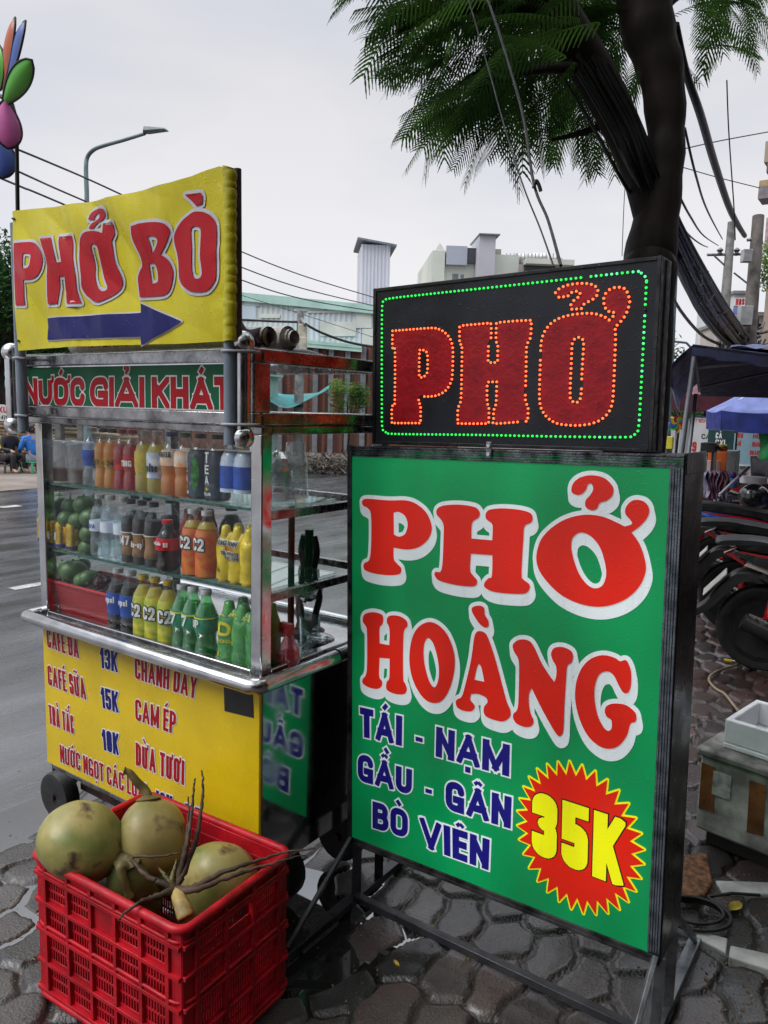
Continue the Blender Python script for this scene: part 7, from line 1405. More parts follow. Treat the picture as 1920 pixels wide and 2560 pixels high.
# person in green on a motorbike, far right --------------------------------------
def body(name, par, V_, E_, Rr, mat, root=0, sub=2):
    me = bpy.data.meshes.new(name); me.from_pydata(V_, E_, []); o = bpy.data.objects.new(name, me); COL.objects.link(o); me.materials.append(mat)
    m1 = o.modifiers.new('skin', 'SKIN'); m1.use_smooth_shade = True; m2 = o.modifiers.new('sub', 'SUBSURF'); m2.levels = sub; m2.render_levels = sub
    if not me.skin_vertices: me.attributes.new('skin', 'FLOAT', 'POINT')
    for i, sv in enumerate(me.skin_vertices[0].data): sv.radius = (Rr[i], Rr[i]); sv.use_root = (i == root); sv.use_loose = False
    if par is not None: o.parent = par; KIDS.setdefault(par.name, []).append(o)
    return o
skinm = pm('skin', (.34, .19, .13), .5, var=.08); hairm = pm('black_hair', (.012, .011, .011), .5)
def person(M, label, J, cloth, legm, hair=hairm, sc=1.0, cap=None):
    """J: joints of a posed figure facing +x"""
    t = thing('person', label, 'person', M); V_ = []; E_ = []; Rr = []; ix = {}
    def v(n, p, r_): ix[n] = len(V_); V_.append(tuple(Vector(p) * sc)); Rr.append(r_ * sc)
    def e(a, b): E_.append((ix[a], ix[b]))
    v('pel', J['pel'], .115); v('spi', J['spi'], .105); v('che', J['che'], .12); v('nec', J['nec'], .05); v('hd0', J['hd'] + Vector((-.005, 0, -.07)), .06); v('hd1', J['hd'], .085); v('hd2', J['hd'] + Vector((-.01, 0, .075)), .06); v('nose', J['hd'] + Vector((.1, 0, -.015)), .014)
    for a, b in (('pel', 'spi'), ('spi', 'che'), ('che', 'nec'), ('nec', 'hd0'), ('hd0', 'hd1'), ('hd1', 'hd2'), ('hd1', 'nose')): e(a, b)
    for s_, y in (('l', 1), ('r', -1)):
        f = lambda p: Vector((p[0], p[1] * y, p[2]))
        v(s_ + 'ear', J['hd'] + Vector((-.01, .09 * y, -.01)), .014); e('hd1', s_ + 'ear')
        v(s_ + 'sh', f(J['sh']), .06); v(s_ + 'el', f(J['el'] if s_ == 'l' else J.get('el2', J['el'])), .045); v(s_ + 'wr', f(J['wr'] if s_ == 'l' else J.get('wr2', J['wr'])), .03); e('che', s_ + 'sh'); e(s_ + 'sh', s_ + 'el'); e(s_ + 'el', s_ + 'wr')
        wr = f(J['wr'] if s_ == 'l' else J.get('wr2', J['wr'])); v(s_ + 'pa', wr + Vector((.05, 0, -.012)), .03); e(s_ + 'wr', s_ + 'pa')
        for k in range(5): n = s_ + 'f%d' % k; v(n, wr + Vector((.12 - .012 * abs(k - 2) - (.04 if k == 4 else 0), (-.03 + .018 * k) * 1.0 * y, -.035 - .01 * abs(k - 2))), .0095); e(s_ + 'pa', n)
        v(s_ + 'hip', f(J['hip']), .09); v(s_ + 'kn', f(J['kn']), .062); v(s_ + 'an', f(J['an']), .042); v(s_ + 'to', f(J['to']), .03); e('pel', s_ + 'hip'); e(s_ + 'hip', s_ + 'kn'); e(s_ + 'kn', s_ + 'an'); e(s_ + 'an', s_ + 'to')
    bo = body('body', t, V_, E_, Rr, skinm)
    def sub_(names, edges, grow, nm, mat, root):
        Vs = [V_[ix[n]] for n in names]; Rs = [Rr[ix[n]] * grow[n] if n in grow else Rr[ix[n]] * 1.22 for n in names]; id_ = {n: i for i, n in enumerate(names)}
        return body(nm, bo, Vs, [(id_[a], id_[b]) for a, b in edges], Rs, mat, id_[root])
    sub_(['pel', 'spi', 'che', 'nec', 'lsh', 'lel', 'lwr', 'rsh', 'rel', 'rwr'], [('pel', 'spi'), ('spi', 'che'), ('che', 'nec'), ('che', 'lsh'), ('lsh', 'lel'), ('lel', 'lwr'), ('che', 'rsh'), ('rsh', 'rel'), ('rel', 'rwr')], {'che': 1.38, 'nec': 1.15, 'lsh': 1.5, 'rsh': 1.5, 'lwr': 1.3, 'rwr': 1.3}, 'top', cloth, 'pel')
    sub_(['pel', 'lhip', 'lkn', 'lan', 'rhip', 'rkn', 'ran'], [('pel', 'lhip'), ('lhip', 'lkn'), ('lkn', 'lan'), ('pel', 'rhip'), ('rhip', 'rkn'), ('rkn', 'ran')], {}, 'trousers', legm, 'pel')
    h = Vector(J['hd']) * sc; w = MB(); w.ball(h + Vector((-.028, 0, .03)) * sc, (.105 * sc, .1 * sc, .105 * sc), 16, 12, fn=lambda d: 1 if d.x < .25 or d.z > .45 else .8); hr_ = w.build('hair', cap or hair, bo, smooth=80)
    if not cap: w = MB(); w.ball(h + Vector((-.11, 0, -.02)) * sc, (.05 * sc, .045 * sc, .06 * sc), 10, 8); w.build('hair_bun', hair, hr_, smooth=80)
    for y in (1, -1): w = MB(); w.ball(h + Vector((.079, .03 * y, .012)) * sc, .009 * sc, 8, 6); w.build('eye', pm('eye_dark', (.02, .015, .015), .3), bo, smooth=80)
    w = MB(); w.bx(.078 * sc + h.x, .088 * sc + h.x, h.y - .02 * sc, h.y + .02 * sc, h.z - .052 * sc, h.z - .044 * sc); w.build('mouth', pm('lips', (.25, .08, .07), .5), bo)
    return t
VX = Vector
ride = dict(pel=VX((0, 0, .85)), spi=VX((.03, 0, 1.05)), che=VX((.08, 0, 1.25)), nec=VX((.11, 0, 1.38)), hd=VX((.14, 0, 1.52)), sh=VX((.08, .18, 1.29)), el=VX((.22, .26, 1.08)), wr=VX((.42, .28, 1.06)), hip=VX((.02, .1, .83)), kn=VX((.40, .17, .72)), an=VX((.34, .18, .32)), to=VX((.48, .18, .27)))
gj = pm('green_jacket', (.02, .24, .07), .55, var=.15); p = at(1918, 1150, 10.3)
per = person(frame((p.x, p.y, p.z - .92), R(20)), 'person in a bright green jacket with yellow shoulders at the right edge', ride, gj, pm('dark_trousers', (.03, .03, .035), .7), cap=white_p)
# ================================================================== far side of the road
def bframe(u, v, dep, yaw): p = at(u, v, dep); return frame((p.x, p.y, -.06), yaw)
corr = pm('pale_blue_cladding', (.47, .56, .62), .55, var=.14, vs=.5, stretch=(1, 1, .22), col2=(.56, .59, .56)); mint = pm('mint_fascia', (.38, .58, .51), .5, var=.12, vs=1.0)
WMx = bframe(760, 860, 27, R(-12)); wa = thing('warehouse', 'long pale blue corrugated warehouse with a mint green fascia across the road', 'building', WMx)
x0 = -22.0; x1 = loc(WMx, 1075, 800).x; zt = loc(WMx, 760, 752).z; zt0 = loc(WMx, 585, 735).z; zf = loc(WMx, 760, 862).z
def corrug(name, mat, par, X0, X1, Z0, Z1, y, pitch=.19, amp=.03, zl=None):
    n = int((X1 - X0) / pitch) * 4; w = MB(); vs = []; 
    for i in range(n + 1):
        x = X0 + (X1 - X0) * i / n; k = i % 4; yy = y - (amp if k in (1, 2) else 0); t_ = Z1 if zl is None else zl(x); vs += [(x, yy, Z0), (x, yy, t_)]
    w.add(vs, [(2 * i, 2 * i + 2, 2 * i + 3, 2 * i + 1) for i in range(n)]); return w.build(name, mat, par)
sxw = loc(WMx, 585, 735).x; zl = lambda x: zt + (zt0 - zt) * (x / sxw)
wl_ = corrug('front_wall', corr, wa, x0, x1, zf, 0, 0, zl=zl)
w = MB(); w.add([(x0, .01, zf), (x1, .01, zf), (x1, 18, zf), (x0, 18, zf), (x0, .01, zl(x0)), (x1, .01, zl(x1)), (x1, 18, zl(x1) + .6), (x0, 18, zl(x0) + .6)], [(4, 5, 6, 7), (1, 2, 6, 5), (3, 0, 4, 7), (2, 3, 7, 6)]); w.build('side_walls', corr, wa)
w = MB(); w.add([(x0, -.14, zl(x0) - .22), (x1, -.14, zl(x1) - .22), (x1, -.14, zl(x1) + .07), (x0, -.14, zl(x0) + .07), (x0, .3, zl(x0) - .22), (x1, .3, zl(x1) - .22), (x1, .3, zl(x1) + .07), (x0, .3, zl(x0) + .07)], [(0, 1, 2, 3), (3, 2, 6, 7), (0, 4, 5, 1), (1, 5, 6, 2)]); w.build('roof_trim', mint, wa)
xf = loc(WMx, 905, 870, -.4).x; F0 = loc(WMx, 612, 836, -.4); F1 = loc(WMx, 905, 862, -.4)
w = MB(); sl_ = (F1.z - F0.z) / (F1.x - F0.x); fx0 = F0.x - 14
for k in range(4): zz = lambda x: F0.z + sl_ * (x - F0.x) - .062 * k; w.add([(fx0, -.4 - .02 * (k % 2), zz(fx0)), (xf, -.4 - .02 * (k % 2), zz(xf)), (xf, -.4 - .02 * (k % 2), zz(xf) - .058), (fx0, -.4 - .02 * (k % 2), zz(fx0) - .058)], [(3, 2, 1, 0)])
w.add([(fx0, -.4, F0.z + sl_ * (fx0 - F0.x)), (xf, -.4, F0.z + sl_ * (xf - F0.x)), (xf, -.06, F0.z + sl_ * (xf - F0.x) + .03), (fx0, -.06, F0.z + sl_ * (fx0 - F0.x) + .03)], [(0, 1, 2, 3)]); w.build('awning', mint, wa)
wr2 = random.Random(2)
for (a, b, c, d) in ((612, 650, 740, 765), (586, 640, 762, 800), (735, 812, 770, 778), (770, 880, 776, 782), (800, 890, 805, 840), (650, 700, 785, 795), (890, 930, 775, 820), (905, 940, 822, 868)):
    p0 = loc(WMx, a, d, -.04); p1 = loc(WMx, b, c, -.04); w = MB(); w.bx(p0.x, p1.x, -.056, -.036, p0.z, p1.z); w.build('wall_patch', pm('patch_%d' % (a % 3), ((.52, .58, .60), (.45, .54, .60), (.58, .62, .57))[a % 3], .55, var=.1, vs=1), wl_)
# rusty slat wall under the awning
rustm = pm('rust_sheet', (.13, .048, .03), .7, var=.4, vs=1.6, stretch=(3, 1, .2), col2=(.07, .038, .032)); gpost = pm('grey_post', (.15, .16, .18), .6, var=.15)
RM = WMx @ Matrix.Translation((.6, -.12, 0)); ru = thing('rusty_wall', 'rust-red metal wall with grey posts under the mint awning', 'wall', RM)
rx0 = -20.0; rx1 = loc(RM, 1150, 960).x; rz = loc(RM, 780, 862).z; corrug('rust_sheets', rustm, ru, rx0, rx1, -.05, rz, 0, .32, .05)
for u in (575, 610, 640, 700, 789, 828, 869, 908, 950): x = loc(RM, u, 950, -.1).x; w = MB(); w.bx(x - .09, x + .09, -.14, -.06, 0, rz - .05); w.build('wall_post', gpost, ru)
# tower and apartment block behind
grc = pm('grey_cladding', (.48, .48, .52), .6, var=.12, vs=.4, stretch=(1, 1, .3)); TM = bframe(938, 700, 46, R(6)); to = thing('stair_tower', 'tall narrow grey corrugated tower rising behind the warehouse', 'tower', TM)
a0 = loc(TM, 902, 700).x; a1 = loc(TM, 974, 700).x; tz = loc(TM, 938, 612).z; corrug('front_wall', grc, to, a0, a1, 0, tz, 0, .2, .04); w = MB(); w.bx(a0, a1, .02, 3.5, 0, tz - .02); w.build('tower_walls', grc, to)
w = MB(); w.add([(a0 - .25, -.3, tz + .34), (a1 + .35, -.3, tz + .02), (a1 + .35, 3.8, tz + .02), (a0 - .25, 3.8, tz + .34), (a0 - .25, -.3, tz + .24), (a1 + .35, -.3, tz - .08), (a1 + .35, 3.8, tz - .08), (a0 - .25, 3.8, tz + .24)], [(0, 1, 2, 3), (7, 6, 5, 4), (0, 4, 5, 1), (1, 5, 6, 2), (2, 6, 7, 3), (3, 7, 4, 0)]); w.build('tower_roof', pm('dark_roof', (.14, .16, .18), .6), to)
AM = bframe(1250, 690, 72, R(4)); ap = thing('apartment_block', 'distant pale apartment block with a grey lift shaft and roof tanks', 'building', AM)
ax = lambda u, v: loc(AM, u, v)
def blk(name, mat, u0, u1, v0, y0, y1, par=ap, vb=None): p0 = ax(u0, v0); p1 = ax(u1, v0); w = MB(); w.bx(p0.x, p1.x, y0, y1, 0 if vb is None else ax(u0, vb).z, p0.z); return w.build(name, mat, par)
cream = pm('pale_green_render', (.52, .55, .49), .7, var=.08, vs=.3); pinkw = pm('pinkish_render', (.52, .46, .43), .7, var=.08, vs=.3); blg = pm('blue_grey_cladding', (.34, .37, .43), .6, var=.06, vs=.3); shaft = pm('grey_shaft', (.40, .40, .44), .6, var=.06, vs=.3); dkw = pm('opening_shade', (.05, .055, .065), .4); wing = pm('pane_grey', (.16, .18, .21), .2)  # dkw: solid boxes, the shade of the openings put into their dark colour
m = blk('main_wall', cream, 1080, 1300, 628, .3, 12); blk('corner_wall', cream, 1081, 1112, 627, -.2, .29); blk('upper_cladding', blg, 1116, 1168, 615, -.25, .28, vb=662); blk('gallery_opening', dkw, 1169, 1192, 620, -.1, .29, vb=658); o = blk('lift_shaft', shaft, 1191, 1231, 597, -1.6, 2.5); blk('shaft_roof', MATS['dark_roof'], 1189, 1240, 594, -1.9, 3, o, vb=597)
blk('side_wing', pinkw, 1236, 1440, 655, .6, 14); blk('terrace_slab', cream, 1312, 1432, 648, -.6, .59, vb=661); blk('terrace_opening', dkw, 1314, 1392, 662, .4, .59, vb=700)
for (u0, u1, v0, v1) in ((1132, 1147, 683, 712), (1153, 1161, 685, 712)): o = blk('window', wing, u0, u1, v0, .24, .31, vb=v1)
blk('rooftop_room', pm('green_room', (.24, .28, .22), .7), 1241, 1265, 611, 2, 6, vb=640); blk('rooftop_room', pinkw, 1398, 1430, 628, 3, 8, vb=652)
p = ax(1090, 628); q = ax(1112, 628); c = Vector(((p.x + q.x) / 2, .6, p.z)); w = MB(); r_ = (q.x - p.x) / 2 + .1; hgt = ax(1103, 603).z - p.z; w.add([(c.x - r_, c.y - r_, c.z), (c.x + r_, c.y - r_, c.z), (c.x + r_, c.y + r_, c.z), (c.x - r_, c.y + r_, c.z), (c.x, c.y, c.z + hgt)], [(0, 1, 4), (1, 2, 4), (2, 3, 4), (3, 0, 4)]); w.build('pyramid_roof', pm('pale_pyramid', (.38, .37, .33), .6), ap)
p = ax(1400, 646); q = ax(1425, 630); w = MB(); w.add([(p.x, 2, p.z), (q.x, 2, p.z), (q.x, 5, q.z), (p.x, 5, q.z), (p.x, 5.2, p.z), (q.x, 5.2, p.z)], [(0, 1, 2, 3), (0, 3, 4), (1, 5, 2)]); w.build('tiled_roof', pm('red_tiles', (.42, .12, .06), .7), ap)
tankm = pm('steel_tank', (.42, .41, .39), .35, .6, var=.2, vs=2)
for k, (u, v, L_) in enumerate(((1265, 645, 1.2), (1322, 641, .8), (1345, 640, .9), (1358, 640, .9))):
    p = ax(u, v); w = MB(); M_ = Matrix.Rotation(R(90), 3, 'Y'); w.lathe([(0, -L_), (.55, -L_ + .05), (.58, 0), (.55, L_ - .05), (0, L_)], 18, (p.x, 2, p.z + .1), M_); w.build('water_tank', tankm, ap, smooth=45)
for u in range(1270, 1400, 9): p = ax(u, 655); w = MB(); w.bx(p.x - .03, p.x + .03, .62, .68, p.z, p.z + .9); w.build('railing_post', gpost, ap)
# pole, tarp, booth, shrub
t, a, b = pole('utility_pole', 'thin concrete pole with a cream meter box in front of the warehouse', (751, 778), (746, 1060), 20, .085, .15)
for (u, v, sx_, sz_) in ((757, 838, .22, .55), (757, 868, .2, .5), (748, 1038, .2, .42)): w = MB(); w.box(at(u, v, 19.82), (sx_, .16, sz_)); w.build('meter_box', pm('cream_box', (.46, .43, .34), .5), t, bevel=.015, world=True)
w = MB(); w.tube([at(751, 795, 20), at(764, 812, 19.6)], .05, 8); w.build('lamp_bracket', gal, t, world=True)
tealm = pm('teal_tarp', (.03, .22, .22), .6, var=.25, vs=1.2, bump=.3, bs=5)
def tarp(label, q, dep, sag):
    P = [at(u, v, dd) for (u, v), dd in zip(q, dep)]; c = sum(P, Vector()) / 4; w = MB(); w.sheet(20, 10, lambda a, b: P[0].lerp(P[1], a).lerp(P[3].lerp(P[2], a), b) - c - Vector((0, 0, sag * math.sin(math.pi * a) + .05 * math.sin(a * 9 + b * 5))), .01, (0, 1, 0)); o = w.build('tarp', tealm, None, smooth=70); o.location = c; tag(o, label, 'tarp')
tarp('large teal tarpaulin sagging in front of the rusty wall', [(655, 958), (842, 955), (828, 962), (655, 996)], (20.5, 21, 19.5, 19), .35); tarp('small teal tarpaulin hanging below the large one', [(650, 1012), (745, 1034), (742, 1040), (650, 1022)], (20, 20, 19, 19), .12)
BMx = bframe(650, 1050, 19.2, R(-12)); b0 = loc(BMx, 625, 955); b1 = loc(BMx, 658, 950); t = thing('kiosk', 'white and mint green kiosk with lettering, seen through the header glass', 'kiosk', BMx)
w = MB(); w.bx(b0.x, b1.x, 0, .8, 0, b1.z); kb = w.build('kiosk_wall', wht, t); w = MB(); w.bx(b1.x - .0, b1.x + .08, -.05, .85, 0, b1.z + .1); w.build('kiosk_post', mint, t); w = MB(); w.bx(b0.x - .1, b1.x + .2, -.2, .9, b1.z + .1, b1.z + .18); w.build('kiosk_roof', mint, t)
text_on(kb, 'kiosk_text', None, [('BÁN', None, (b0.x + .3, b1.x - .02, .95, 1.07)), ('DÂY CÁP', None, (b0.x + .08, b1.x - .02, .7, .82)), ('MẠNG', None, (b0.x + .15, b1.x - .02, .5, .6))], 0, navyp, None); w = MB(); w.bx(b0.x + .1, b1.x - .02, -.01, -.001, 1.15, 1.5); w.build('kiosk_panel', pm('mustard_label', (.5, .4, .06)), kb)
def leafy(mb, c, rad, n, s_, rnd, flat=1.0):
    for i in range(n):
        d = Vector((rnd.gauss(0, 1), rnd.gauss(0, 1), rnd.gauss(0, 1))).normalized() * (rnd.random() ** .45); p = c + Vector((d.x * rad[0], d.y * rad[1], d.z * rad[2])); a = Vector((rnd.gauss(0, 1), rnd.gauss(0, 1), rnd.gauss(0, .7))).normalized(); b = a.orthogonal().normalized(); q = s_ * rnd.uniform(.6, 1.3)
        mb.add([p - a * q, p + b * q * .4, p + a * q, p - b * q * .4], [(0, 1, 2, 3)])
def leafmat(name, c0, c1):
    m = leafm.copy(); m.name = name; r_ = [n for n in m.node_tree.nodes if n.type == 'VALTORGB'][0]; r_.color_ramp.elements[0].color = (*c0, 1); r_.color_ramp.elements[1].color = (*c1, 1); return m
lfa = leafmat('bush_leaf', (.06, .12, .03), (.17, .26, .07)); lfb = leafmat('dark_tree_leaf', (.012, .035, .014), (.05, .11, .035))
def bush_tree(name, label, u, v, dep, rad, n, s_, mat, trunk_r, seed, clumps=7, cat='tree'):
    c = at(u, v, dep); t = thing(name, label, cat, Matrix.Translation(Vector((c.x, c.y, -.05)))); rnd = random.Random(seed); w = MB(); lm_ = MB(); ctr = Vector((0, 0, c.z + .05))
    lm_.tube([Vector((0, 0, 0)), ctr * .5 + Vector((.05, 0, 0)), ctr], [trunk_r, trunk_r * .8, trunk_r * .4], 8)
    tk_ = lm_.build('trunk', bark, t, smooth=60)
    for k in range(clumps):
        d = Vector((rnd.uniform(-1, 1) * rad[0] * .7, rnd.uniform(-1, 1) * rad[1] * .7, rnd.uniform(-.75, .75) * rad[2])); l2 = MB(); l2.tube([ctr * .55, ctr * .6 + d * .4, ctr + d], [trunk_r * .5, trunk_r * .3, trunk_r * .1], 6); l2.build('limb', bark, tk_, smooth=60); leafy(w, ctr + d, (rad[0] * .5, rad[1] * .5, rad[2] * .45), n // clumps, s_, rnd)
    w.build('crown', mat, t); return t
bush_tree('small_tree', 'small light green tree in front of the rusty wall', 868, 1005, 19.5, (.55, .4, .55), 1500, .045, lfa, .03, 3)
bush_tree('tree', 'leafy dark tree at the far left edge beside the banner', -15, 720, 19, (1.5, 1.4, 2.1), 9000, .075, lfb, .14, 4, 16)
for k, (u, v, lab) in enumerate(((110, 850, 'low dark tree behind the left end of the cart roof'), (240, 862, 'low dark tree behind the middle of the cart roof'), (20, 872, 'low dark tree over the green shed at the left'))):
    bush_tree('tree', lab, u, v, 22 + k, (1.6, 1.2, .75), 4200, .085, lfb, .1, 20 + k, 9)
twigm = pm('dry_brush', (.10, .08, .065), .8, var=.4, vs=8)
c = at(860, 1098, 18.5); w = MB(); rnd = random.Random(6)
for i in range(900): p = Vector((rnd.uniform(-1.7, .9), rnd.uniform(-.4, .4), rnd.uniform(0, .42))); d = Vector((rnd.gauss(0, 1), rnd.gauss(0, 1), rnd.gauss(0, .6))).normalized() * rnd.uniform(.08, .3); e = d.orthogonal().normalized() * .012; w.add([p - d - e, p - d + e, p + d + e, p + d - e], [(0, 1, 2, 3)])
o = w.build('brush_heap', twigm, None); o.location = Vector((c.x, c.y, -.05)); stuff(o)
# street lamp over the road
t, a, b = pole('street_lamp', 'tall grey street lamp with a curved arm rising behind the yellow banner', (217, 480), (219, 900), 14, .04, .085, lampm)
P = cr3([at(*p) for p in ((217, 481, 14), (215, 420, 14), (219, 392, 14), (235, 374, 13.9), (260, 364, 13.8), (310, 350, 13.6), (362, 334, 13.4))], 5); w = MB(); w.tube(P, [.042 - .014 * i / len(P) for i in range(len(P))], 10); w.build('lamp_arm', lampm, t, smooth=60, world=True)
a = at(360, 335, 13.4); b = at(417, 326, 13.2); d = (b - a); l = d.length; d.normalize(); s_ = d.cross(Vector((0, 0, 1))).normalized(); u_ = s_.cross(d)
w = MB(); w.add([a + s_ * .03, a - s_ * .03, a + d * l * .12 - s_ * .10 + u_ * .02, a + d * l - s_ * .07, a + d * l + s_ * .07, a + d * l * .12 + s_ * .10 + u_ * .02] + [a + s_ * .03 + u_ * .05, a - s_ * .03 + u_ * .05, a + d * l * .15 - s_ * .09 + u_ * .1, a + d * l * .95 - s_ * .05 + u_ * .035, a + d * l * .95 + s_ * .05 + u_ * .035, a + d * l * .15 + s_ * .09 + u_ * .1], [(5, 4, 3, 2, 1, 0), (6, 7, 8, 9, 10, 11)] + [(i, (i + 1) % 6, 6 + (i + 1) % 6, 6 + i) for i in range(6)]); hd = w.build('lamp_head', pm('lamp_grey', (.13, .17, .18), .45), t, bevel=.01, world=True)
w = MB(); m0 = a + d * l * .5 - u_ * .006; w.box(m0, (.16, .12, .02), Matrix((d, s_, u_)).transposed()); w.build('lamp_lens', clr, hd, world=False) if False else None
# shed, log pile, people at the left
shm = pm('green_shed', (.07, .20, .14), .6, var=.2, vs=1, stretch=(1, 1, .3)); SM = bframe(60, 960, 21.5, R(12)); sh_ = thing('shed', 'green corrugated shed behind the log pile at the left', 'shed', SM)
s0 = -4.5; s1 = loc(SM, 225, 1000).x; sz = loc(SM, 30, 965).z; corrug('shed_wall', shm, sh_, s0, s1, 0, sz, 0, .25, .05); w = MB(); w.sheet(1, 1, lambda a, b: (s0 - .3 + (s1 - s0 + .5) * a, -1.2 + 3.5 * b, sz - .1 + .9 * b * .6), .05, (0, 0, 1)); w.build('shed_roof', tealm, sh_)
board(-28, 21, 1012, 1052, 18.2, wht, 'small white sign with red and black lettering at the left edge', 'sign', texts=(('GÀ XỨ', -.1, .95, .5, .9, tr, None), ('0903 476', .1, .95, .1, .35, tk, None)), yaw=R(10))
board(265, 478, 868, 893, 23, pm('shop_sign_blue', (.10, .30, .55), .5), 'blue and white shop sign with red letters behind the cart roof', 'sign', texts=(('HOA HƯƠNG', .02, .6, .1, .9, tr, wht), ('CAFÉ', .7, .95, .2, .8, tw, None)), yaw=R(0))
logm = pm('pale_log', (.26, .19, .12), .75, var=.35, vs=3, stretch=(.6, 5, 5)); LGM = bframe(110, 1178, 18.6, R(-14)); lrn = random.Random(9); proto = None
for row in range(15):
    for k in range(3):
        L_ = lrn.uniform(2.2, 3.0); x = -1.6 + k * 1.35 + lrn.uniform(-.3, .3); z = .05 + row * .088; r_ = lrn.uniform(.038, .056); y = lrn.uniform(-.06, .06)
        w = MB(); w.tube([(-L_ / 2, 0, 0), (-L_ / 4, 0, lrn.uniform(-.02, .02)), (L_ / 4, 0, lrn.uniform(-.02, .02)), (L_ / 2, 0, lrn.uniform(-.03, .03))], [r_, r_ * .95, r_, r_ * .9], 8); o = w.build('log', logm, None, smooth=60); o.matrix_world = LGM @ Matrix.Translation((x, y, z)) @ Matrix.Rotation(lrn.uniform(-.05, .05), 4, 'Z')
        tag(o, 'pale thin log lying in the long stack across the road', 'log', 'logs in the stack across the road')
for u in (30, 150, 205): x = loc(LGM, u, 1100, -.25).x; w = MB(); w.bx(-.08, .08, -.08, .08, 0, 1.75); o = w.build('stack_post', pm('grey_timber', (.11, .105, .10), .7, var=.3), None, bevel=.01); o.matrix_world = LGM @ Matrix.Translation((x, -.25, 0)); tag(o, 'grey upright post holding the log stack, ' + {30: 'leftmost', 150: 'middle', 205: 'rightmost'}[u], 'post')
sit = dict(pel=VX((0, 0, .36)), spi=VX((.02, 0, .56)), che=VX((.05, 0, .76)), nec=VX((.08, 0, .88)), hd=VX((.11, 0, 1.02)), sh=VX((.05, .18, .79)), el=VX((.12, .24, .56)), wr=VX((.34, .12, .53)), hip=VX((.02, .1, .35)), kn=VX((.44, .14, .44)), an=VX((.42, .14, .09)), to=VX((.57, .15, .04)))
bkj = pm('black_jacket', (.02, .02, .024), .6, var=.2); M = bframe(22, 1180, 16.9, R(-32)); per = person(M, 'woman in a black jacket with yellow piping sitting in front of the logs', sit, bkj, pm('black_trousers', (.016, .016, .02), .7), sc=.93)
tpi = [c for c in KIDS[per.name] if c.name.startswith('body')][0]; w = MB(); [w.tube([(.06, s_ * .2, .80), (.09, s_ * .255, .66), (.16, s_ * .26, .54)], .008, 6) for s_ in (-1, 1)]; w.build('piping', ty, tpi)
chair(M @ Matrix.Translation((-.02, 0, 0)) @ Matrix.Scale(1, 4), 'low dark stool under the woman in black', pm('dark_stool', (.03, .03, .035), .5), .24, False, 'stool')
M2 = bframe(84, 1180, 16.9, R(150)); person(M2, 'person in a blue shirt sitting behind the left post of the cart', sit, pm('blue_shirt', (.02, .15, .50), .6, var=.12), pm('grey_trousers', (.22, .24, .28), .7), sc=.93)
grc_ = pm('green_chair_plastic', (.02, .22, .10), .4, var=.1); chair(M2 @ Matrix.Translation((-.03, 0, 0)), 'green plastic chair under the person in blue', grc_, .25, False, 'stool')
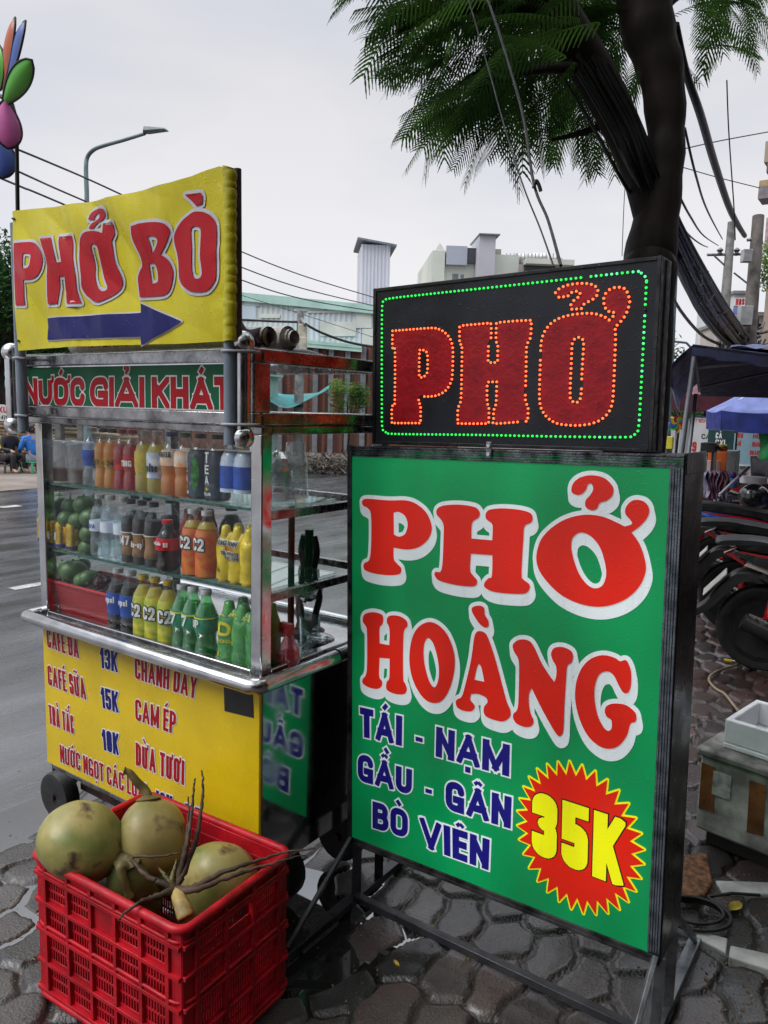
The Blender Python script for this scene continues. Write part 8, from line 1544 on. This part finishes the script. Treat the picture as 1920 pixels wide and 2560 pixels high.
# right edge and end of the street
balm = pm('balcony_render', (.34, .27, .22), .7, var=.15, vs=1); BMy = bframe(1905, 600, 24, R(-70)); t = thing('balcony_house', 'house front with stacked balconies at the upper right edge', 'building', frame(at(1912, 700, 24) - Vector((0, 0, at(1912, 700, 24).z + .05)), R(-34.5)))
HM = WM[t.name]; hz_ = lambda v: loc(HM, 1912, v).z
w = MB(); w.bx(.06, 5, 0, 8, 0, 16); w.build('house_wall', balm, t)
for (v0, v1, u0, m_) in ((375, 425, 1908, balm), (425, 450, 1914, pm('recess_shade', (.1, .08, .08), .7)), (468, 482, 1896, pm('ochre_slab', (.40, .28, .14), .7)), (482, 512, 1893, pm('grey_balcony', (.22, .19, .20), .7)), (560, 640, 1908, pm('pink_wall', (.42, .30, .31), .7))): p0 = loc(HM, u0, v1, -.8); w = MB(); w.bx(p0.x, 4.5, -.8, -.002, hz_(v1), hz_(v0)); w.build('balcony', m_, t)  # the recess is a solid slab, its shade put into the dark colour
w = MB(); leafy(w, HM.inverted() @ at(1916, 660, 22.5), (.3, .3, .8), 700, .06, random.Random(3)); w.build('climbing_plant', lfa, t)
for k, (u0, u1, v0, dep, c, lab) in enumerate(((1640, 1705, 945, 60, (.36, .44, .52), 'pale blue building far down the street right of the LED sign'), (1836, 1866, 735, 40, (.50, .52, .52), 'white shop house with a red and white sign far behind the poles'), (1720, 1850, 1010, 30, (.33, .33, .34), 'low grey wall behind the stall boards'), (1850, 1960, 1035, 26, (.30, .30, .31), 'grey house front behind the blue parasol'), (1868, 1940, 790, 32, (.40, .36, .33), 'beige house behind the darker concrete pole'))):
    M = bframe((u0 + u1) / 2, 1040, dep, R(-5)); p0 = loc(M, u0, v0); p1 = loc(M, u1, v0); t = thing('house', lab, 'building', M); w = MB(); w.bx(p0.x, p1.x, 0, 6, 0, p0.z); hw_ = w.build('house_wall', pm('far_wall_%d' % k, c, .7, var=.1, vs=.4), t); w = MB(); w.bx(p0.x - .1, p1.x + .1, -.15, 6.1, p0.z, p0.z + .15); w.build('roof_slab', pm('far_slab', (.2, .2, .2), .7), t)
    if k == 1:
        zs_ = lambda v: loc(M, 1850, v).z; w = MB(); w.bx(p0.x + .0, p1.x, -.06, -.002, zs_(765), zs_(745)); o = w.build('shop_sign', wht, hw_); text_on(o, 'sign_text', None, [('H&S'.replace('&', '8'), None, (p0.x + .08, p1.x - .08, zs_(763), zs_(747)))], -.06, tr, None); w = MB(); w.bx(p0.x, p1.x, -.05, -.002, zs_(785), zs_(768)); w.build('blue_panel', pbl, hw_); w = MB(); w.bx(p0.x, p1.x, -.05, -.002, zs_(800), zs_(787)); w.build('mint_panel', mint, hw_)
bush_tree('tree', 'thin leafy branch tops between the LED sign and the canopy', 1704, 890, 15, (.5, .4, .55), 260, .06, lfb, .03, 31, 5); bush_tree('bush', 'dark green bush behind the stall under the yellow parasol', 1785, 1032, 16, (1.1, .6, .22), 1500, .05, lfb, .03, 33, 6, cat='bush')
